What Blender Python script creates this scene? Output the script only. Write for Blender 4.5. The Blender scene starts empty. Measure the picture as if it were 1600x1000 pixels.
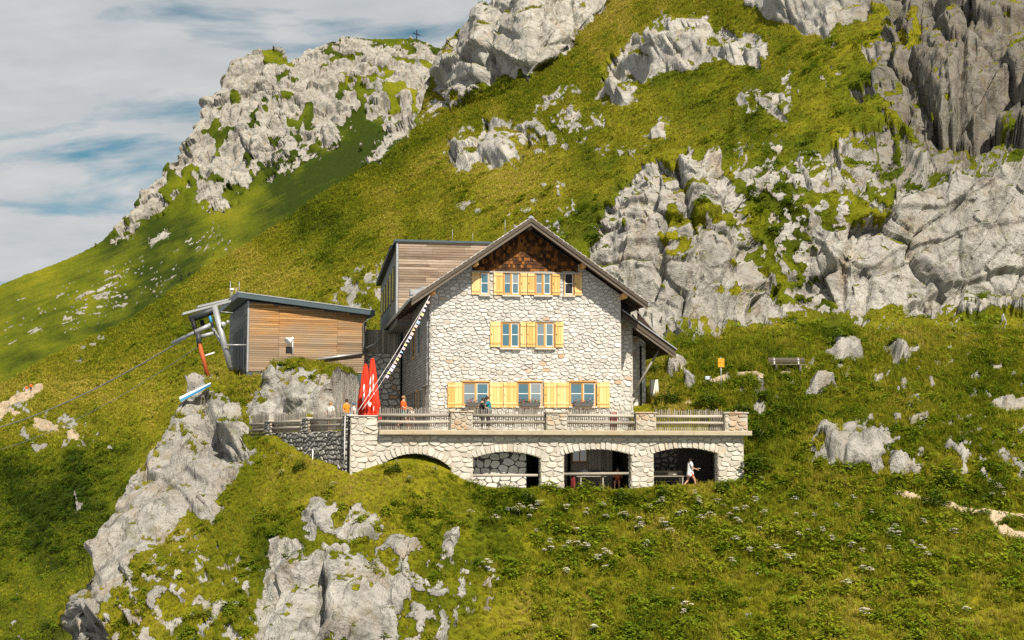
import bpy, bmesh, math, random
import numpy as np
from mathutils import Vector, Matrix, Euler

# ------------------------------------------------------------------ camera, sky, sun, exposure
S = bpy.context.scene
FPX = 2222.2                                  # focal length in photo pixels (1600 wide)
PITCH = math.atan(215.0 / FPX)
cam_data = bpy.data.cameras.new('camera')
cam_data.sensor_width = 36.0
cam_data.lens = 36.0 * FPX / 1600.0
cam_data.clip_start = 0.5
cam_data.clip_end = 6000.0
cam = bpy.data.objects.new('camera', cam_data)
S.collection.objects.link(cam)
cam.location = (0, 0, 0)
cam.rotation_euler = (math.pi / 2 + PITCH, 0, 0)
S.camera = cam

SUN_EL = math.radians(48.0)
SUN_AZ = math.radians(180.0 - 25.0)           # from +Y towards +X
sd = Vector((math.sin(SUN_AZ) * math.cos(SUN_EL), math.cos(SUN_AZ) * math.cos(SUN_EL), math.sin(SUN_EL)))
sun_data = bpy.data.lights.new('sun', 'SUN')
sun_data.energy = 5.0
sun_data.angle = math.radians(0.5)
sun_data.color = (1.0, 0.915, 0.775)
sun = bpy.data.objects.new('sun', sun_data)
S.collection.objects.link(sun)
sun.rotation_euler = (-sd).to_track_quat('-Z', 'Y').to_euler()

world = bpy.data.worlds.new('World')
S.world = world
world.use_nodes = True
nt = world.node_tree
for n in list(nt.nodes):
    nt.nodes.remove(n)
def wn(t, **k):
    n = nt.nodes.new(t)
    for a, b in k.items():
        setattr(n, a, b)
    return n
w_out = wn('ShaderNodeOutputWorld')
w_bg = wn('ShaderNodeBackground')
w_bg.inputs['Strength'].default_value = 0.05
w_sky = wn('ShaderNodeTexSky', sky_type='NISHITA')
w_sky.sun_disc = False
w_sky.sun_elevation = SUN_EL
w_sky.sun_rotation = SUN_AZ
w_sky.altitude = 1500
w_sky.air_density = 1.0
w_sky.dust_density = 0.6
w_sky.ozone_density = 1.2
# thin cloud deck, the same all round: the view direction is dropped onto a plane high above
w_tc = wn('ShaderNodeTexCoord')
w_sep = wn('ShaderNodeSeparateXYZ')
nt.links.new(w_tc.outputs['Generated'], w_sep.inputs[0])
w_max = wn('ShaderNodeMath', operation='MAXIMUM'); w_max.inputs[1].default_value = 0.0
nt.links.new(w_sep.outputs['Z'], w_max.inputs[0])
w_add = wn('ShaderNodeMath', operation='ADD'); w_add.inputs[1].default_value = 0.22
nt.links.new(w_max.outputs[0], w_add.inputs[0])
w_div = wn('ShaderNodeVectorMath', operation='DIVIDE')
w_comb = wn('ShaderNodeCombineXYZ')
for i in range(3):
    nt.links.new(w_add.outputs[0], w_comb.inputs[i])
nt.links.new(w_tc.outputs['Generated'], w_div.inputs[0])
nt.links.new(w_comb.outputs[0], w_div.inputs[1])
w_map = wn('ShaderNodeMapping')
w_map.inputs['Location'].default_value = (3.1, 0.6, 0.0)
w_map.inputs['Rotation'].default_value = (0, 0, math.radians(8))
w_map.inputs['Scale'].default_value = (1.6, 2.8, 0.0)
nt.links.new(w_div.outputs[0], w_map.inputs[0])
w_n1 = wn('ShaderNodeTexNoise'); w_n1.inputs['Scale'].default_value = 1.5
w_n1.inputs['Detail'].default_value = 9; w_n1.inputs['Roughness'].default_value = 0.56
w_n1.inputs['Distortion'].default_value = 0.35
nt.links.new(w_map.outputs[0], w_n1.inputs['Vector'])
w_r = wn('ShaderNodeValToRGB')
w_r.color_ramp.elements[0].position = 0.32; w_r.color_ramp.elements[0].color = (0, 0, 0, 1)
w_r.color_ramp.elements[1].position = 0.47; w_r.color_ramp.elements[1].color = (1, 1, 1, 1)
nt.links.new(w_n1.outputs['Fac'], w_r.inputs[0])
w_n2 = wn('ShaderNodeTexNoise'); w_n2.inputs['Scale'].default_value = 3.0
w_n2.inputs['Detail'].default_value = 8; w_n2.inputs['Roughness'].default_value = 0.6
nt.links.new(w_map.outputs[0], w_n2.inputs['Vector'])
w_cr = wn('ShaderNodeValToRGB')
w_cr.color_ramp.elements[0].position = 0.35; w_cr.color_ramp.elements[0].color = (7.6, 7.9, 8.1, 1)
w_cr.color_ramp.elements[1].position = 0.68; w_cr.color_ramp.elements[1].color = (9.4, 9.4, 9.3, 1)
nt.links.new(w_n2.outputs['Fac'], w_cr.inputs[0])
w_hs = wn('ShaderNodeHueSaturation'); w_hs.inputs['Hue'].default_value = 0.462
w_hs.inputs['Saturation'].default_value = 1.3; w_hs.inputs['Value'].default_value = 0.95
nt.links.new(w_sky.outputs[0], w_hs.inputs['Color'])
w_mix = wn('ShaderNodeMix', data_type='RGBA')
w_ml = wn('ShaderNodeMath', operation='MULTIPLY'); w_ml.inputs[1].default_value = 0.93
nt.links.new(w_r.outputs[0], w_ml.inputs[0])
nt.links.new(w_ml.outputs[0], w_mix.inputs['Factor'])
nt.links.new(w_hs.outputs[0], w_mix.inputs['A'])
nt.links.new(w_cr.outputs[0], w_mix.inputs['B'])
nt.links.new(w_mix.outputs['Result'], w_bg.inputs['Color'])
nt.links.new(w_bg.outputs[0], w_out.inputs['Surface'])

S.view_settings.view_transform = 'Standard'
S.view_settings.look = 'None'
S.view_settings.exposure = 0.52
S.view_settings.gamma = 1.0
S.view_settings.use_curve_mapping = False
S.render.engine = 'CYCLES'
S.cycles.use_denoising = False
S.cycles.max_bounces = 5
S.cycles.diffuse_bounces = 2
S.cycles.glossy_bounces = 2
S.cycles.transmission_bounces = 3
S.cycles.transparent_max_bounces = 4
S.cycles.sample_clamp_indirect = 4.0
S.cycles.caustics_reflective = False
S.cycles.caustics_refractive = False

# ------------------------------------------------------------------ where things stand
CP, SP = math.cos(PITCH), math.sin(PITCH)
def ray(px, py):
    a = (px - 800.0) / FPX; b = (500.0 - py) / FPX
    d = CP - b * SP
    return a / d, (SP + b * CP) / d
def at(px, py, Y):
    t, e = ray(px, py)
    return Vector((t * Y, Y, e * Y))
YAW = math.radians(9.45)                       # the hut and its terrace stand turned by this
OX, OY = ray(547, 690)[0] * 72.6, 72.6         # front left corner of the terrace
UX, UY = math.cos(YAW), math.sin(YAW)
VX, VY = -UY, UX
def W(u, v, z=0.0):
    return Vector((OX + u * UX + v * VX, OY + u * UY + v * VY, z))
def onv(px, py, v):
    t, e = ray(px, py)
    A = OX + v * VX; B = OY + v * VY
    u = (B * t - A) / (UX - UY * t)
    return u, e * (B + u * UY)
def onu(px, py, u):
    t, e = ray(px, py)
    A = OX + u * UX; B = OY + u * UY
    v = (B * t - A) / (VX - VY * t)
    return v, e * (B + v * VY)
# ------------------------------------------------------------------ helpers: objects
COL = S.collection
def tag(o, label=None, cat=None, group=None, kind=None):
    if label: o['label'] = label
    if cat: o['category'] = cat
    if group: o['group'] = group
    if kind: o['kind'] = kind
    return o
def empty(name, loc, rz=0.0, label=None, cat=None, group=None):
    o = bpy.data.objects.new(name, None)
    o.empty_display_size = 0.2
    COL.objects.link(o)
    o.location = loc
    o.rotation_euler = (0, 0, rz)
    return tag(o, label, cat, group)
def copy_tree(o, parent=None):
    c = o.copy(); COL.objects.link(c)
    if parent is not None:
        c.parent = parent
    for ch in o.children:
        copy_tree(ch, c)
    return c
class MB:
    """collects shapes; build() links them as one mesh object"""
    def __init__(s):
        s.v = []; s.f = []; s.sm = []
    def quad(s, a, b, c, d):
        n = len(s.v); s.v += [a, b, c, d]; s.f.append((n, n + 1, n + 2, n + 3)); return s
    def poly(s, pts):
        n = len(s.v); s.v += list(pts); s.f.append(tuple(range(n, n + len(pts)))); return s
    def hull8(s, p):                      # 8 corners: bottom 4 ccw, top 4 ccw
        n = len(s.v); s.v += [tuple(q) for q in p]
        for f in ((0, 3, 2, 1), (4, 5, 6, 7), (0, 1, 5, 4), (1, 2, 6, 5), (2, 3, 7, 6), (3, 0, 4, 7)):
            s.f.append(tuple(n + i for i in f))
        return s
    def box(s, x0, x1, y0, y1, z0, z1):
        return s.hull8([(x0, y0, z0), (x1, y0, z0), (x1, y1, z0), (x0, y1, z0), (x0, y0, z1), (x1, y0, z1), (x1, y1, z1), (x0, y1, z1)])
    def bbox(s, x0, x1, y0, y1, z0, z1, b=0.01):   # box with chamfered edges (front/top/side silhouettes)
        n = len(s.v)
        ring = lambda y, i: [(x0 + i, y, z0 + i), (x1 - i, y, z0 + i), (x1 - i, y, z1 - i), (x0 + i, y, z1 - i)]
        for y, i in ((y0, b), (y0 + b, 0), (y1 - b, 0), (y1, b)):
            s.v += ring(y, i)
        s.f.append((n, n + 1, n + 2, n + 3)); s.f.append((n + 15, n + 14, n + 13, n + 12))
        for k in range(3):
            for i in range(4):
                j = (i + 1) % 4
                s.f.append((n + 4 * k + i, n + 4 * k + 4 + i, n + 4 * k + 4 + j, n + 4 * k + j))
        return s
    def tube(s, pts, r, n=8, r2=None, caps=True):
        pts = [Vector(p) for p in pts]
        m = len(pts); base = len(s.v)
        for k, p in enumerate(pts):
            d = (pts[min(k + 1, m - 1)] - pts[max(k - 1, 0)]).normalized()
            a = Vector((0, 0, 1)) if abs(d.z) < 0.9 else Vector((1, 0, 0))
            x = d.cross(a).normalized(); y = d.cross(x).normalized()
            rr = r if r2 is None else r + (r2 - r) * k / max(m - 1, 1)
            if isinstance(r, (list, tuple)): rr = r[k]
            for i in range(n):
                t = 2 * math.pi * i / n
                s.v.append(tuple(p + x * (rr * math.cos(t)) + y * (rr * math.sin(t))))
        for k in range(m - 1):
            for i in range(n):
                j = (i + 1) % n
                s.f.append((base + k * n + i, base + k * n + j, base + (k + 1) * n + j, base + (k + 1) * n + i)); s.sm.append(len(s.f) - 1)
        if caps:
            s.f.append(tuple(base + i for i in reversed(range(n))))
            s.f.append(tuple(base + (m - 1) * n + i for i in range(n)))
        return s
    def lathe(s, prof, c=(0, 0, 0), n=12):
        base = len(s.v)
        for r, z in prof:
            for i in range(n):
                t = 2 * math.pi * i / n
                s.v.append((c[0] + r * math.cos(t), c[1] + r * math.sin(t), c[2] + z))
        for k in range(len(prof) - 1):
            for i in range(n):
                j = (i + 1) % n
                s.f.append((base + k * n + i, base + k * n + j, base + (k + 1) * n + j, base + (k + 1) * n + i)); s.sm.append(len(s.f) - 1)
        s.f.append(tuple(base + i for i in reversed(range(n))))
        s.f.append(tuple(base + (len(prof) - 1) * n + i for i in range(n)))
        return s
    def xform(s, M, start=0):
        for i in range(start, len(s.v)):
            s.v[i] = tuple(M @ Vector(s.v[i]))
        return s
    def mesh(s, name, mat=None, off=(0, 0, 0)):
        me = bpy.data.meshes.new(name)
        if off != (0, 0, 0):
            vv = [(a[0] - off[0], a[1] - off[1], a[2] - off[2]) for a in s.v]
        else:
            vv = s.v
        me.from_pydata(vv, [], s.f)
        for i in s.sm:
            if i < len(me.polygons): me.polygons[i].use_smooth = True
        if mat: me.materials.append(mat)
        return me
    def build(s, name, mat, parent=None, off=None):
        if off is None:
            off = parent.get('_off', None) if parent is not None else None
            off = OFFS.get(parent.name, (0, 0, 0)) if parent is not None else (0, 0, 0)
        o = bpy.data.objects.new(name, s.mesh(name, mat, off))
        COL.objects.link(o)
        if parent is not None:
            o.parent = parent
            OFFS[o.name] = off
        return o
OFFS = {}
def hut_thing(name, u, v, z, label, cat, group=None):
    """an Empty standing in the hut's own frame; its parts are given in (u, v, z)"""
    e = empty(name, W(u, v, z), YAW, label, cat, group)
    OFFS[e.name] = (u, v, z)
    return e

# ------------------------------------------------------------------ helpers: materials
def srgb(r, g, b):
    f = lambda c: (c / 255.0) / 12.92 if c <= 10 else (((c / 255.0) + 0.055) / 1.055) ** 2.4
    return (f(r), f(g), f(b), 1.0)
class NT:
    def __init__(s, name):
        s.m = bpy.data.materials.new(name); s.m.use_nodes = True
        s.t = s.m.node_tree
        for n in list(s.t.nodes): s.t.nodes.remove(n)
        s.out = s.n('ShaderNodeOutputMaterial'); s.b = s.n('ShaderNodeBsdfPrincipled')
        s.l(s.b.outputs[0], s.out.inputs[0])
    def n(s, t, **k):
        n = s.t.nodes.new(t)
        for a, b in k.items(): setattr(n, a, b)
        return n
    def l(s, a, b): s.t.links.new(a, b)
    def noise(s, scale, detail=4, rough=0.55, vec=None, dist=0.0):
        n = s.n('ShaderNodeTexNoise'); n.inputs['Scale'].default_value = scale
        n.inputs['Detail'].default_value = detail; n.inputs['Roughness'].default_value = rough
        n.inputs['Distortion'].default_value = dist
        if vec is not None: s.l(vec, n.inputs['Vector'])
        return n.outputs['Fac']
    def ramp(s, fac, *stops):
        r = s.n('ShaderNodeValToRGB'); e = r.color_ramp.elements
        while len(e) < len(stops): e.new(0.5)
        for i, (p, c) in enumerate(stops):
            e[i].position = p
            e[i].color = c if isinstance(c, (tuple, list)) else (c, c, c, 1)
        s.l(fac, r.inputs[0]); return r.outputs[0]
    def mix(s, fac, a, b, mode='MIX'):
        m = s.n('ShaderNodeMix', data_type='RGBA', blend_type=mode)
        for v, k in ((fac, 'Factor'), (a, 'A'), (b, 'B')):
            if isinstance(v, (int, float)): m.inputs[k].default_value = v
            elif isinstance(v, (tuple, list)): m.inputs[k].default_value = v
            else: s.l(v, m.inputs[k])
        return m.outputs['Result']
    def math(s, op, a, b=0.0, clamp=False):
        m = s.n('ShaderNodeMath', operation=op); m.use_clamp = clamp
        for i, v in enumerate((a, b)):
            if isinstance(v, (int, float)): m.inputs[i].default_value = v
            else: s.l(v, m.inputs[i])
        return m.outputs[0]
    def bump(s, h, strength=0.5, dist=0.02, normal=None):
        b = s.n('ShaderNodeBump'); b.inputs['Strength'].default_value = strength; b.inputs['Distance'].default_value = dist
        s.l(h, b.inputs['Height'])
        if normal is not None: s.l(normal, b.inputs['Normal'])
        return b.outputs[0]
    def done(s, col, rough=0.85, normal=None, spec=0.3, metal=0.0):
        if isinstance(col, (tuple, list)): s.b.inputs['Base Color'].default_value = col
        else: s.l(col, s.b.inputs['Base Color'])
        if isinstance(rough, (int, float)): s.b.inputs['Roughness'].default_value = rough
        else: s.l(rough, s.b.inputs['Roughness'])
        s.b.inputs['Specular IOR Level'].default_value = spec
        s.b.inputs['Metallic'].default_value = metal
        if normal is not None: s.l(normal, s.b.inputs['Normal'])
        return s.m
    def coord(s, which='Object', scale=None):
        c = s.n('ShaderNodeTexCoord').outputs[which]
        if scale:
            m = s.n('ShaderNodeMapping'); m.inputs['Scale'].default_value = scale
            s.l(c, m.inputs[0]); c = m.outputs[0]
        return c
    def pos(s, scale=None):
        c = s.n('ShaderNodeNewGeometry').outputs['Position']
        if scale:
            m = s.n('ShaderNodeMapping'); m.inputs['Scale'].default_value = scale
            s.l(c, m.inputs[0]); c = m.outputs[0]
        return c
    def rnd(s): return s.n('ShaderNodeObjectInfo').outputs['Random']
    def island(s): return s.n('ShaderNodeNewGeometry').outputs['Random Per Island']
def plain(name, col, rough=0.6, spec=0.3, metal=0.0, var=0.12, scale=8.0):
    t = NT(name)
    c = t.noise(scale, 4, 0.6, t.coord())
    lo = tuple(x * (1 - var) for x in col[:3]) + (1,); hi = tuple(min(1, x * (1 + var)) for x in col[:3]) + (1,)
    k = t.ramp(c, (0.3, lo), (0.7, hi))
    return t.done(k, rough, t.bump(c, 0.15, 0.01), spec, metal)
def stone_mat(name, stops, isl=False, bump=0.6, scale=6.0, lichen=None, amt=0.0):
    t = NT(name)
    r = t.island() if isl else t.rnd()
    base = t.ramp(r, *stops)
    p = t.pos()
    n1 = t.noise(scale, 6, 0.65, p); n2 = t.noise(scale * 0.22, 3, 0.5, p); n3 = t.noise(scale * 5, 4, 0.7, p)
    c = t.mix(0.55, base, t.ramp(n1, (0.25, (0.62, 0.61, 0.58, 1)), (0.5, (0.97, 0.97, 0.97, 1)), (0.8, (1.2, 1.19, 1.15, 1))), 'MULTIPLY')
    c = t.mix(t.ramp(n3, (0.26, 0.40), (0.38, 0.0)), c, (0.20, 0.18, 0.15, 1))
    if lichen:
        c = t.mix(t.math('MULTIPLY', t.ramp(n2, (0.52, 0.0), (0.66, 1.0)), amt), c, lichen)
    h = t.math('ADD', n1, t.math('MULTIPLY', n3, 0.4))
    return t.done(c, 0.92, t.bump(h, bump, 0.05), 0.2)
def wood_mat(name, a, b, c, grain=(1.0, 14.0, 14.0), isl=False, rough=0.75, weather=None, grey=None):
    t = NT(name)
    r = t.island() if isl else t.rnd()
    p = t.coord('Object', grain)
    g = t.noise(3.0, 6, 0.65, p, 0.4)
    f = t.math('ADD', t.math('MULTIPLY', r, 0.62), t.math('MULTIPLY', g, 0.5))
    col = t.ramp(f, (0.2, a), (0.5, b), (0.85, c))
    if weather:
        wz = t.noise(0.35, 4, 0.6, t.coord('Object', (1.0, 1.0, 2.2)))
        col = t.mix(t.ramp(wz, (0.42, 0.0), (0.62, 0.85)), col, weather)
        spot = t.noise(2.2, 3, 0.6, t.coord('Object', (1.0, 1.0, 6.0)))
        col = t.mix(t.ramp(spot, (0.60, 0.0), (0.72, 0.45)), col, (0.05, 0.035, 0.025, 1))
    if grey:                                   # boards grey from the splash zone upwards
        sp = t.n('ShaderNodeSeparateXYZ'); t.l(t.coord('Object'), sp.inputs[0])
        zz = t.math('ADD', t.math('MULTIPLY', sp.outputs['Z'], grey[0]), t.math('MULTIPLY', t.noise(0.8, 5, 0.65, t.coord('Object', (0.6, 1, 2.5))), 0.9))
        col = t.mix(t.ramp(zz, (0.65, 0.85), (1.25 / 1.3, 0.0)), col, t.ramp(f, (0.25, tuple(0.55 * x for x in grey[1])), (0.8, grey[1] + (1,) if len(grey[1]) == 3 else grey[1])))
    return t.done(col, rough, t.bump(g, 0.25, 0.01), 0.25)

M = {}
M['facade'] = stone_mat('facade_stone', [(0.0, (0.52, 0.51, 0.485, 1)), (0.35, (0.66, 0.65, 0.62, 1)), (0.7, (0.58, 0.57, 0.54, 1)), (0.94, (0.50, 0.47, 0.41, 1)), (0.995, (0.54, 0.36, 0.22, 1))])
M['facade_small'] = stone_mat('facade_small_stone', [(0.0, (0.50, 0.49, 0.46, 1)), (0.5, (0.64, 0.63, 0.60, 1)), (1.0, (0.48, 0.46, 0.42, 1))], isl=True)
M['mortar'] = stone_mat('mortar', [(0, (0.44, 0.42, 0.38, 1)), (1, (0.44, 0.42, 0.38, 1))], bump=0.3)
M['terrace_stone'] = stone_mat('terrace_stone', [(0.0, (0.46, 0.44, 0.39, 1)), (0.5, (0.62, 0.59, 0.52, 1)), (0.8, (0.53, 0.50, 0.45, 1)), (1.0, (0.52, 0.46, 0.38, 1))], lichen=(0.44, 0.24, 0.08, 1), amt=0.22)
M['terrace_mortar'] = stone_mat('terrace_mortar', [(0, (0.44, 0.40, 0.33, 1)), (1, (0.44, 0.40, 0.33, 1))], bump=0.35)
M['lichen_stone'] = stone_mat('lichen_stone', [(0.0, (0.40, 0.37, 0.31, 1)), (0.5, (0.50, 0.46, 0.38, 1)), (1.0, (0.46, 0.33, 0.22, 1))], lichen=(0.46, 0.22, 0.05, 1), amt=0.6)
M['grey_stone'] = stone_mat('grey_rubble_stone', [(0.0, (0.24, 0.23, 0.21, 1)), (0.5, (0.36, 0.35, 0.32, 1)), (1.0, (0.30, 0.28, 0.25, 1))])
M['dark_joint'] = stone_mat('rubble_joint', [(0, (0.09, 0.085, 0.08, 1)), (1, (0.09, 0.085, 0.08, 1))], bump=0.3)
M['infill'] = stone_mat('infill_stone', [(0.0, (0.58, 0.56, 0.52, 1)), (0.5, (0.68, 0.65, 0.60, 1)), (1.0, (0.54, 0.52, 0.46, 1))], bump=0.3)
M['concrete'] = stone_mat('concrete', [(0, (0.40, 0.35, 0.27, 1)), (1, (0.40, 0.35, 0.27, 1))], bump=0.25, scale=3.0)
M['slab'] = stone_mat('terrace_slab', [(0, (0.42, 0.36, 0.26, 1)), (1, (0.42, 0.36, 0.26, 1))], bump=0.3, scale=2.5, lichen=(0.34, 0.20, 0.07, 1), amt=0.4)
M['shutter'] = wood_mat('shutter_wood', (0.58, 0.34, 0.10, 1), (0.71, 0.46, 0.17, 1), (0.80, 0.58, 0.28, 1), (10.0, 10.0, 0.8), rough=0.5)
M['frame'] = wood_mat('window_frame_wood', (0.46, 0.24, 0.07, 1), (0.56, 0.31, 0.10, 1), (0.62, 0.38, 0.15, 1), (4, 4, 4), rough=0.5)
M['white_paint'] = plain('white_paint', (0.78, 0.77, 0.74, 1), 0.5)
M['sill'] = plain('sill_stone', (0.52, 0.48, 0.41, 1), 0.8)
M['grey_wood'] = wood_mat('grey_wood', (0.20, 0.18, 0.15, 1), (0.33, 0.30, 0.26, 1), (0.46, 0.43, 0.38, 1), (0.8, 12, 12))
M['picket'] = wood_mat('picket_wood', (0.17, 0.15, 0.125, 1), (0.28, 0.25, 0.215, 1), (0.38, 0.35, 0.30, 1), (12, 12, 0.8))
M['rail'] = wood_mat('rail_wood', (0.20, 0.175, 0.14, 1), (0.32, 0.285, 0.235, 1), (0.42, 0.38, 0.32, 1), (0.8, 12, 12))
M['barge'] = wood_mat('barge_board_wood', (0.06, 0.046, 0.034, 1), (0.10, 0.08, 0.06, 1), (0.16, 0.13, 0.10, 1), (1, 10, 10))
M['soffit'] = wood_mat('soffit_wood', (0.030, 0.020, 0.013, 1), (0.045, 0.030, 0.020, 1), (0.065, 0.044, 0.03, 1), (10, 0.8, 10))
M['roof_shingle'] = wood_mat('roof_shingle', (0.24, 0.22, 0.20, 1), (0.38, 0.35, 0.32, 1), (0.52, 0.48, 0.44, 1), (9, 1, 9), isl=True)
M['gable_shingle'] = wood_mat('gable_shingle', (0.014, 0.006, 0.002, 1), (0.065, 0.024, 0.005, 1), (0.25, 0.095, 0.016, 1), (22, 22, 1.2), isl=True)
M['side_shingle'] = wood_mat('side_shingle', (0.18, 0.18, 0.175, 1), (0.26, 0.26, 0.25, 1), (0.34, 0.335, 0.32, 1), (9, 9, 1), isl=True)
M['station_board'] = wood_mat('station_board', (0.20, 0.085, 0.028, 1), (0.42, 0.205, 0.065, 1), (0.54, 0.31, 0.12, 1), (0.5, 10, 16), weather=(0.33, 0.22, 0.12, 1), grey=(0.14, (0.36, 0.27, 0.19, 1)))
M['box_board'] = wood_mat('block_board', (0.11, 0.075, 0.05, 1), (0.29, 0.21, 0.145, 1), (0.46, 0.36, 0.27, 1), (0.5, 10, 16), weather=(0.30, 0.24, 0.19, 1))
M['dark_board'] = wood_mat('dark_board', (0.10, 0.105, 0.10, 1), (0.15, 0.155, 0.15, 1), (0.20, 0.205, 0.19, 1), (10, 0.6, 14))
M['old_board'] = wood_mat('old_board', (0.17, 0.15, 0.13, 1), (0.28, 0.255, 0.22, 1), (0.40, 0.375, 0.335, 1), (12, 12, 0.7))
M['bench_wood'] = wood_mat('bench_wood', (0.07, 0.055, 0.04, 1), (0.12, 0.10, 0.08, 1), (0.19, 0.16, 0.13, 1), (0.8, 12, 12))
M['slate_metal'] = plain('slate_blue_metal', (0.055, 0.085, 0.10, 1), 0.42, 0.5, 0.0, 0.1, 1.5)
M['dark_metal'] = plain('dark_metal', (0.03, 0.034, 0.036, 1), 0.5, 0.4)
M['galv'] = plain('galvanised_steel', (0.36, 0.37, 0.38, 1), 0.42, 0.5, 0.35, 0.1, 3.0)
M['gutter'] = plain('gutter_metal', (0.33, 0.34, 0.35, 1), 0.45, 0.5, 0.3, 0.1, 3.0)
M['orange_steel'] = plain('orange_steel', (0.40, 0.085, 0.02, 1), 0.6)
M['black'] = plain('black_paint', (0.012, 0.012, 0.013, 1), 0.6)
M['blue'] = plain('blue_plastic', (0.03, 0.22, 0.42, 1), 0.45, 0.4)
M['rope'] = plain('white_rope', (0.62, 0.58, 0.56, 1), 0.9)
M['cable'] = plain('steel_cable', (0.30, 0.30, 0.27, 1), 0.5, 0.5, 0.3)
M['yellow'] = plain('yellow_sign_paint', (0.62, 0.30, 0.015, 1), 0.6)
M['terracotta'] = plain('terracotta', (0.40, 0.05, 0.03, 1), 0.6)
M['skin'] = plain('skin', (0.52, 0.29, 0.19, 1), 0.55, 0.3, 0, 0.06)
M['hair_dark'] = plain('dark_hair', (0.022, 0.014, 0.010, 1), 0.6)
M['hair_fair'] = plain('fair_hair', (0.30, 0.17, 0.07, 1), 0.6)
def glass_mat():
    t = NT('window_glass')
    c = t.ramp(t.rnd(), (0.0, (0.015, 0.095, 0.135, 1)), (0.45, (0.022, 0.115, 0.155, 1)), (0.62, (0.12, 0.18, 0.21, 1)), (1.0, (0.20, 0.24, 0.26, 1)))  # teal sky reflection painted into the pane colour; some panes paler
    nb = t.noise(0.9, 2, 0.4, t.pos())
    t.done(c, 0.04, t.bump(nb, 0.05, 0.02), 1.0)
    t.b.inputs['IOR'].default_value = 2.0
    return t.m
M['glass'] = glass_mat()
# ------------------------------------------------------------------ noise
_rs = np.random.RandomState(7)
_perm = np.concatenate([_rs.permutation(512)] * 2)
_grad = _rs.normal(size=(512, 3)); _grad /= np.linalg.norm(_grad, axis=1)[:, None]
def perlin(p):
    i = np.floor(p).astype(np.int64); f = p - i
    w = f * f * f * (f * (f * 6 - 15) + 10)
    i &= 511
    out = 0
    for dx in (0, 1):
        for dy in (0, 1):
            for dz in (0, 1):
                h = _perm[(_perm[(_perm[(i[:, 0] + dx) & 511] + i[:, 1] + dy) & 511] + i[:, 2] + dz) & 511]
                g = _grad[h]
                d = g[:, 0] * (f[:, 0] - dx) + g[:, 1] * (f[:, 1] - dy) + g[:, 2] * (f[:, 2] - dz)
                out = out + d * (w[:, 0] if dx else 1 - w[:, 0]) * (w[:, 1] if dy else 1 - w[:, 1]) * (w[:, 2] if dz else 1 - w[:, 2])
    return out * 1.5
def fbm(p, octv=4, gain=0.5):
    a = 1.0; o = np.zeros(len(p)); q = p.copy()
    for k in range(octv):
        o += a * perlin(q); a *= gain; q = q * 2.03 + 17.3
    return o
def facets(p, tilt=0.9):
    """blocky rock: every cell is a plane of its own; returns height and distance to the crack"""
    i = np.floor(p).astype(np.int64); f = p - i
    n = len(p)
    d1 = np.full(n, 9.0); d2 = np.full(n, 9.0); best = np.zeros((n, 3)); bid = np.zeros(n, np.int64)
    for dx in (-1, 0, 1):
        for dy in (-1, 0, 1):
            for dz in (-1, 0, 1):
                h = _perm[(_perm[(_perm[(i[:, 0] + dx) & 511] + i[:, 1] + dy) & 511] + i[:, 2] + dz) & 511]
                c = _grad[h] * 0.42 + 0.5 + np.array((dx, dy, dz))
                r = f - c
                d = (r * r).sum(1)
                near = d < d1
                d2 = np.where(near, d1, np.minimum(d2, d))
                best[near] = r[near]; bid[near] = h[near]
                d1 = np.where(near, d, d1)
    g = _grad[(bid * 7 + 3) & 511]
    off = _grad[(bid * 13 + 5) & 511][:, 0]
    return (best * g).sum(1) * tilt + off * 0.45, np.sqrt(d2) - np.sqrt(d1)
def sstep(a, b, x):
    t = np.clip((x - a) / (b - a), 0, 1)
    return t * t * (3 - 2 * t)

# ------------------------------------------------------------------ the lie of the land
class TPS:
    """thin plate through control points (x, y, z)"""
    def __init__(s, pts, smooth=0.0):
        P = np.array([tuple(q) for q in pts], float); s.c = P[:, :2]
        n = len(P); r = np.linalg.norm(s.c[:, None] - s.c[None], axis=2)
        K = np.where(r > 0, r * r * np.log(np.maximum(r, 1e-9)), 0) + np.eye(n) * smooth
        A = np.zeros((n + 3, n + 3)); A[:n, :n] = K; A[:n, n] = 1; A[:n, n + 1:] = s.c; A[n, :n] = 1; A[n + 1:, :n] = s.c.T
        s.w = np.linalg.solve(A, np.concatenate([P[:, 2], [0, 0, 0]]))
    def __call__(s, x, y):
        out = np.empty(len(x)); n = len(s.c)
        for a in range(0, len(x), 200000):
            X = x[a:a + 200000]; Y = y[a:a + 200000]
            o = s.w[n] + s.w[n + 1] * X + s.w[n + 2] * Y
            for k in range(n):
                r2 = (X - s.c[k, 0]) ** 2 + (Y - s.c[k, 1]) ** 2
                o = o + s.w[k] * 0.5 * r2 * np.log(np.maximum(r2, 1e-12))
            out[a:a + 200000] = o
        return out
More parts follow.
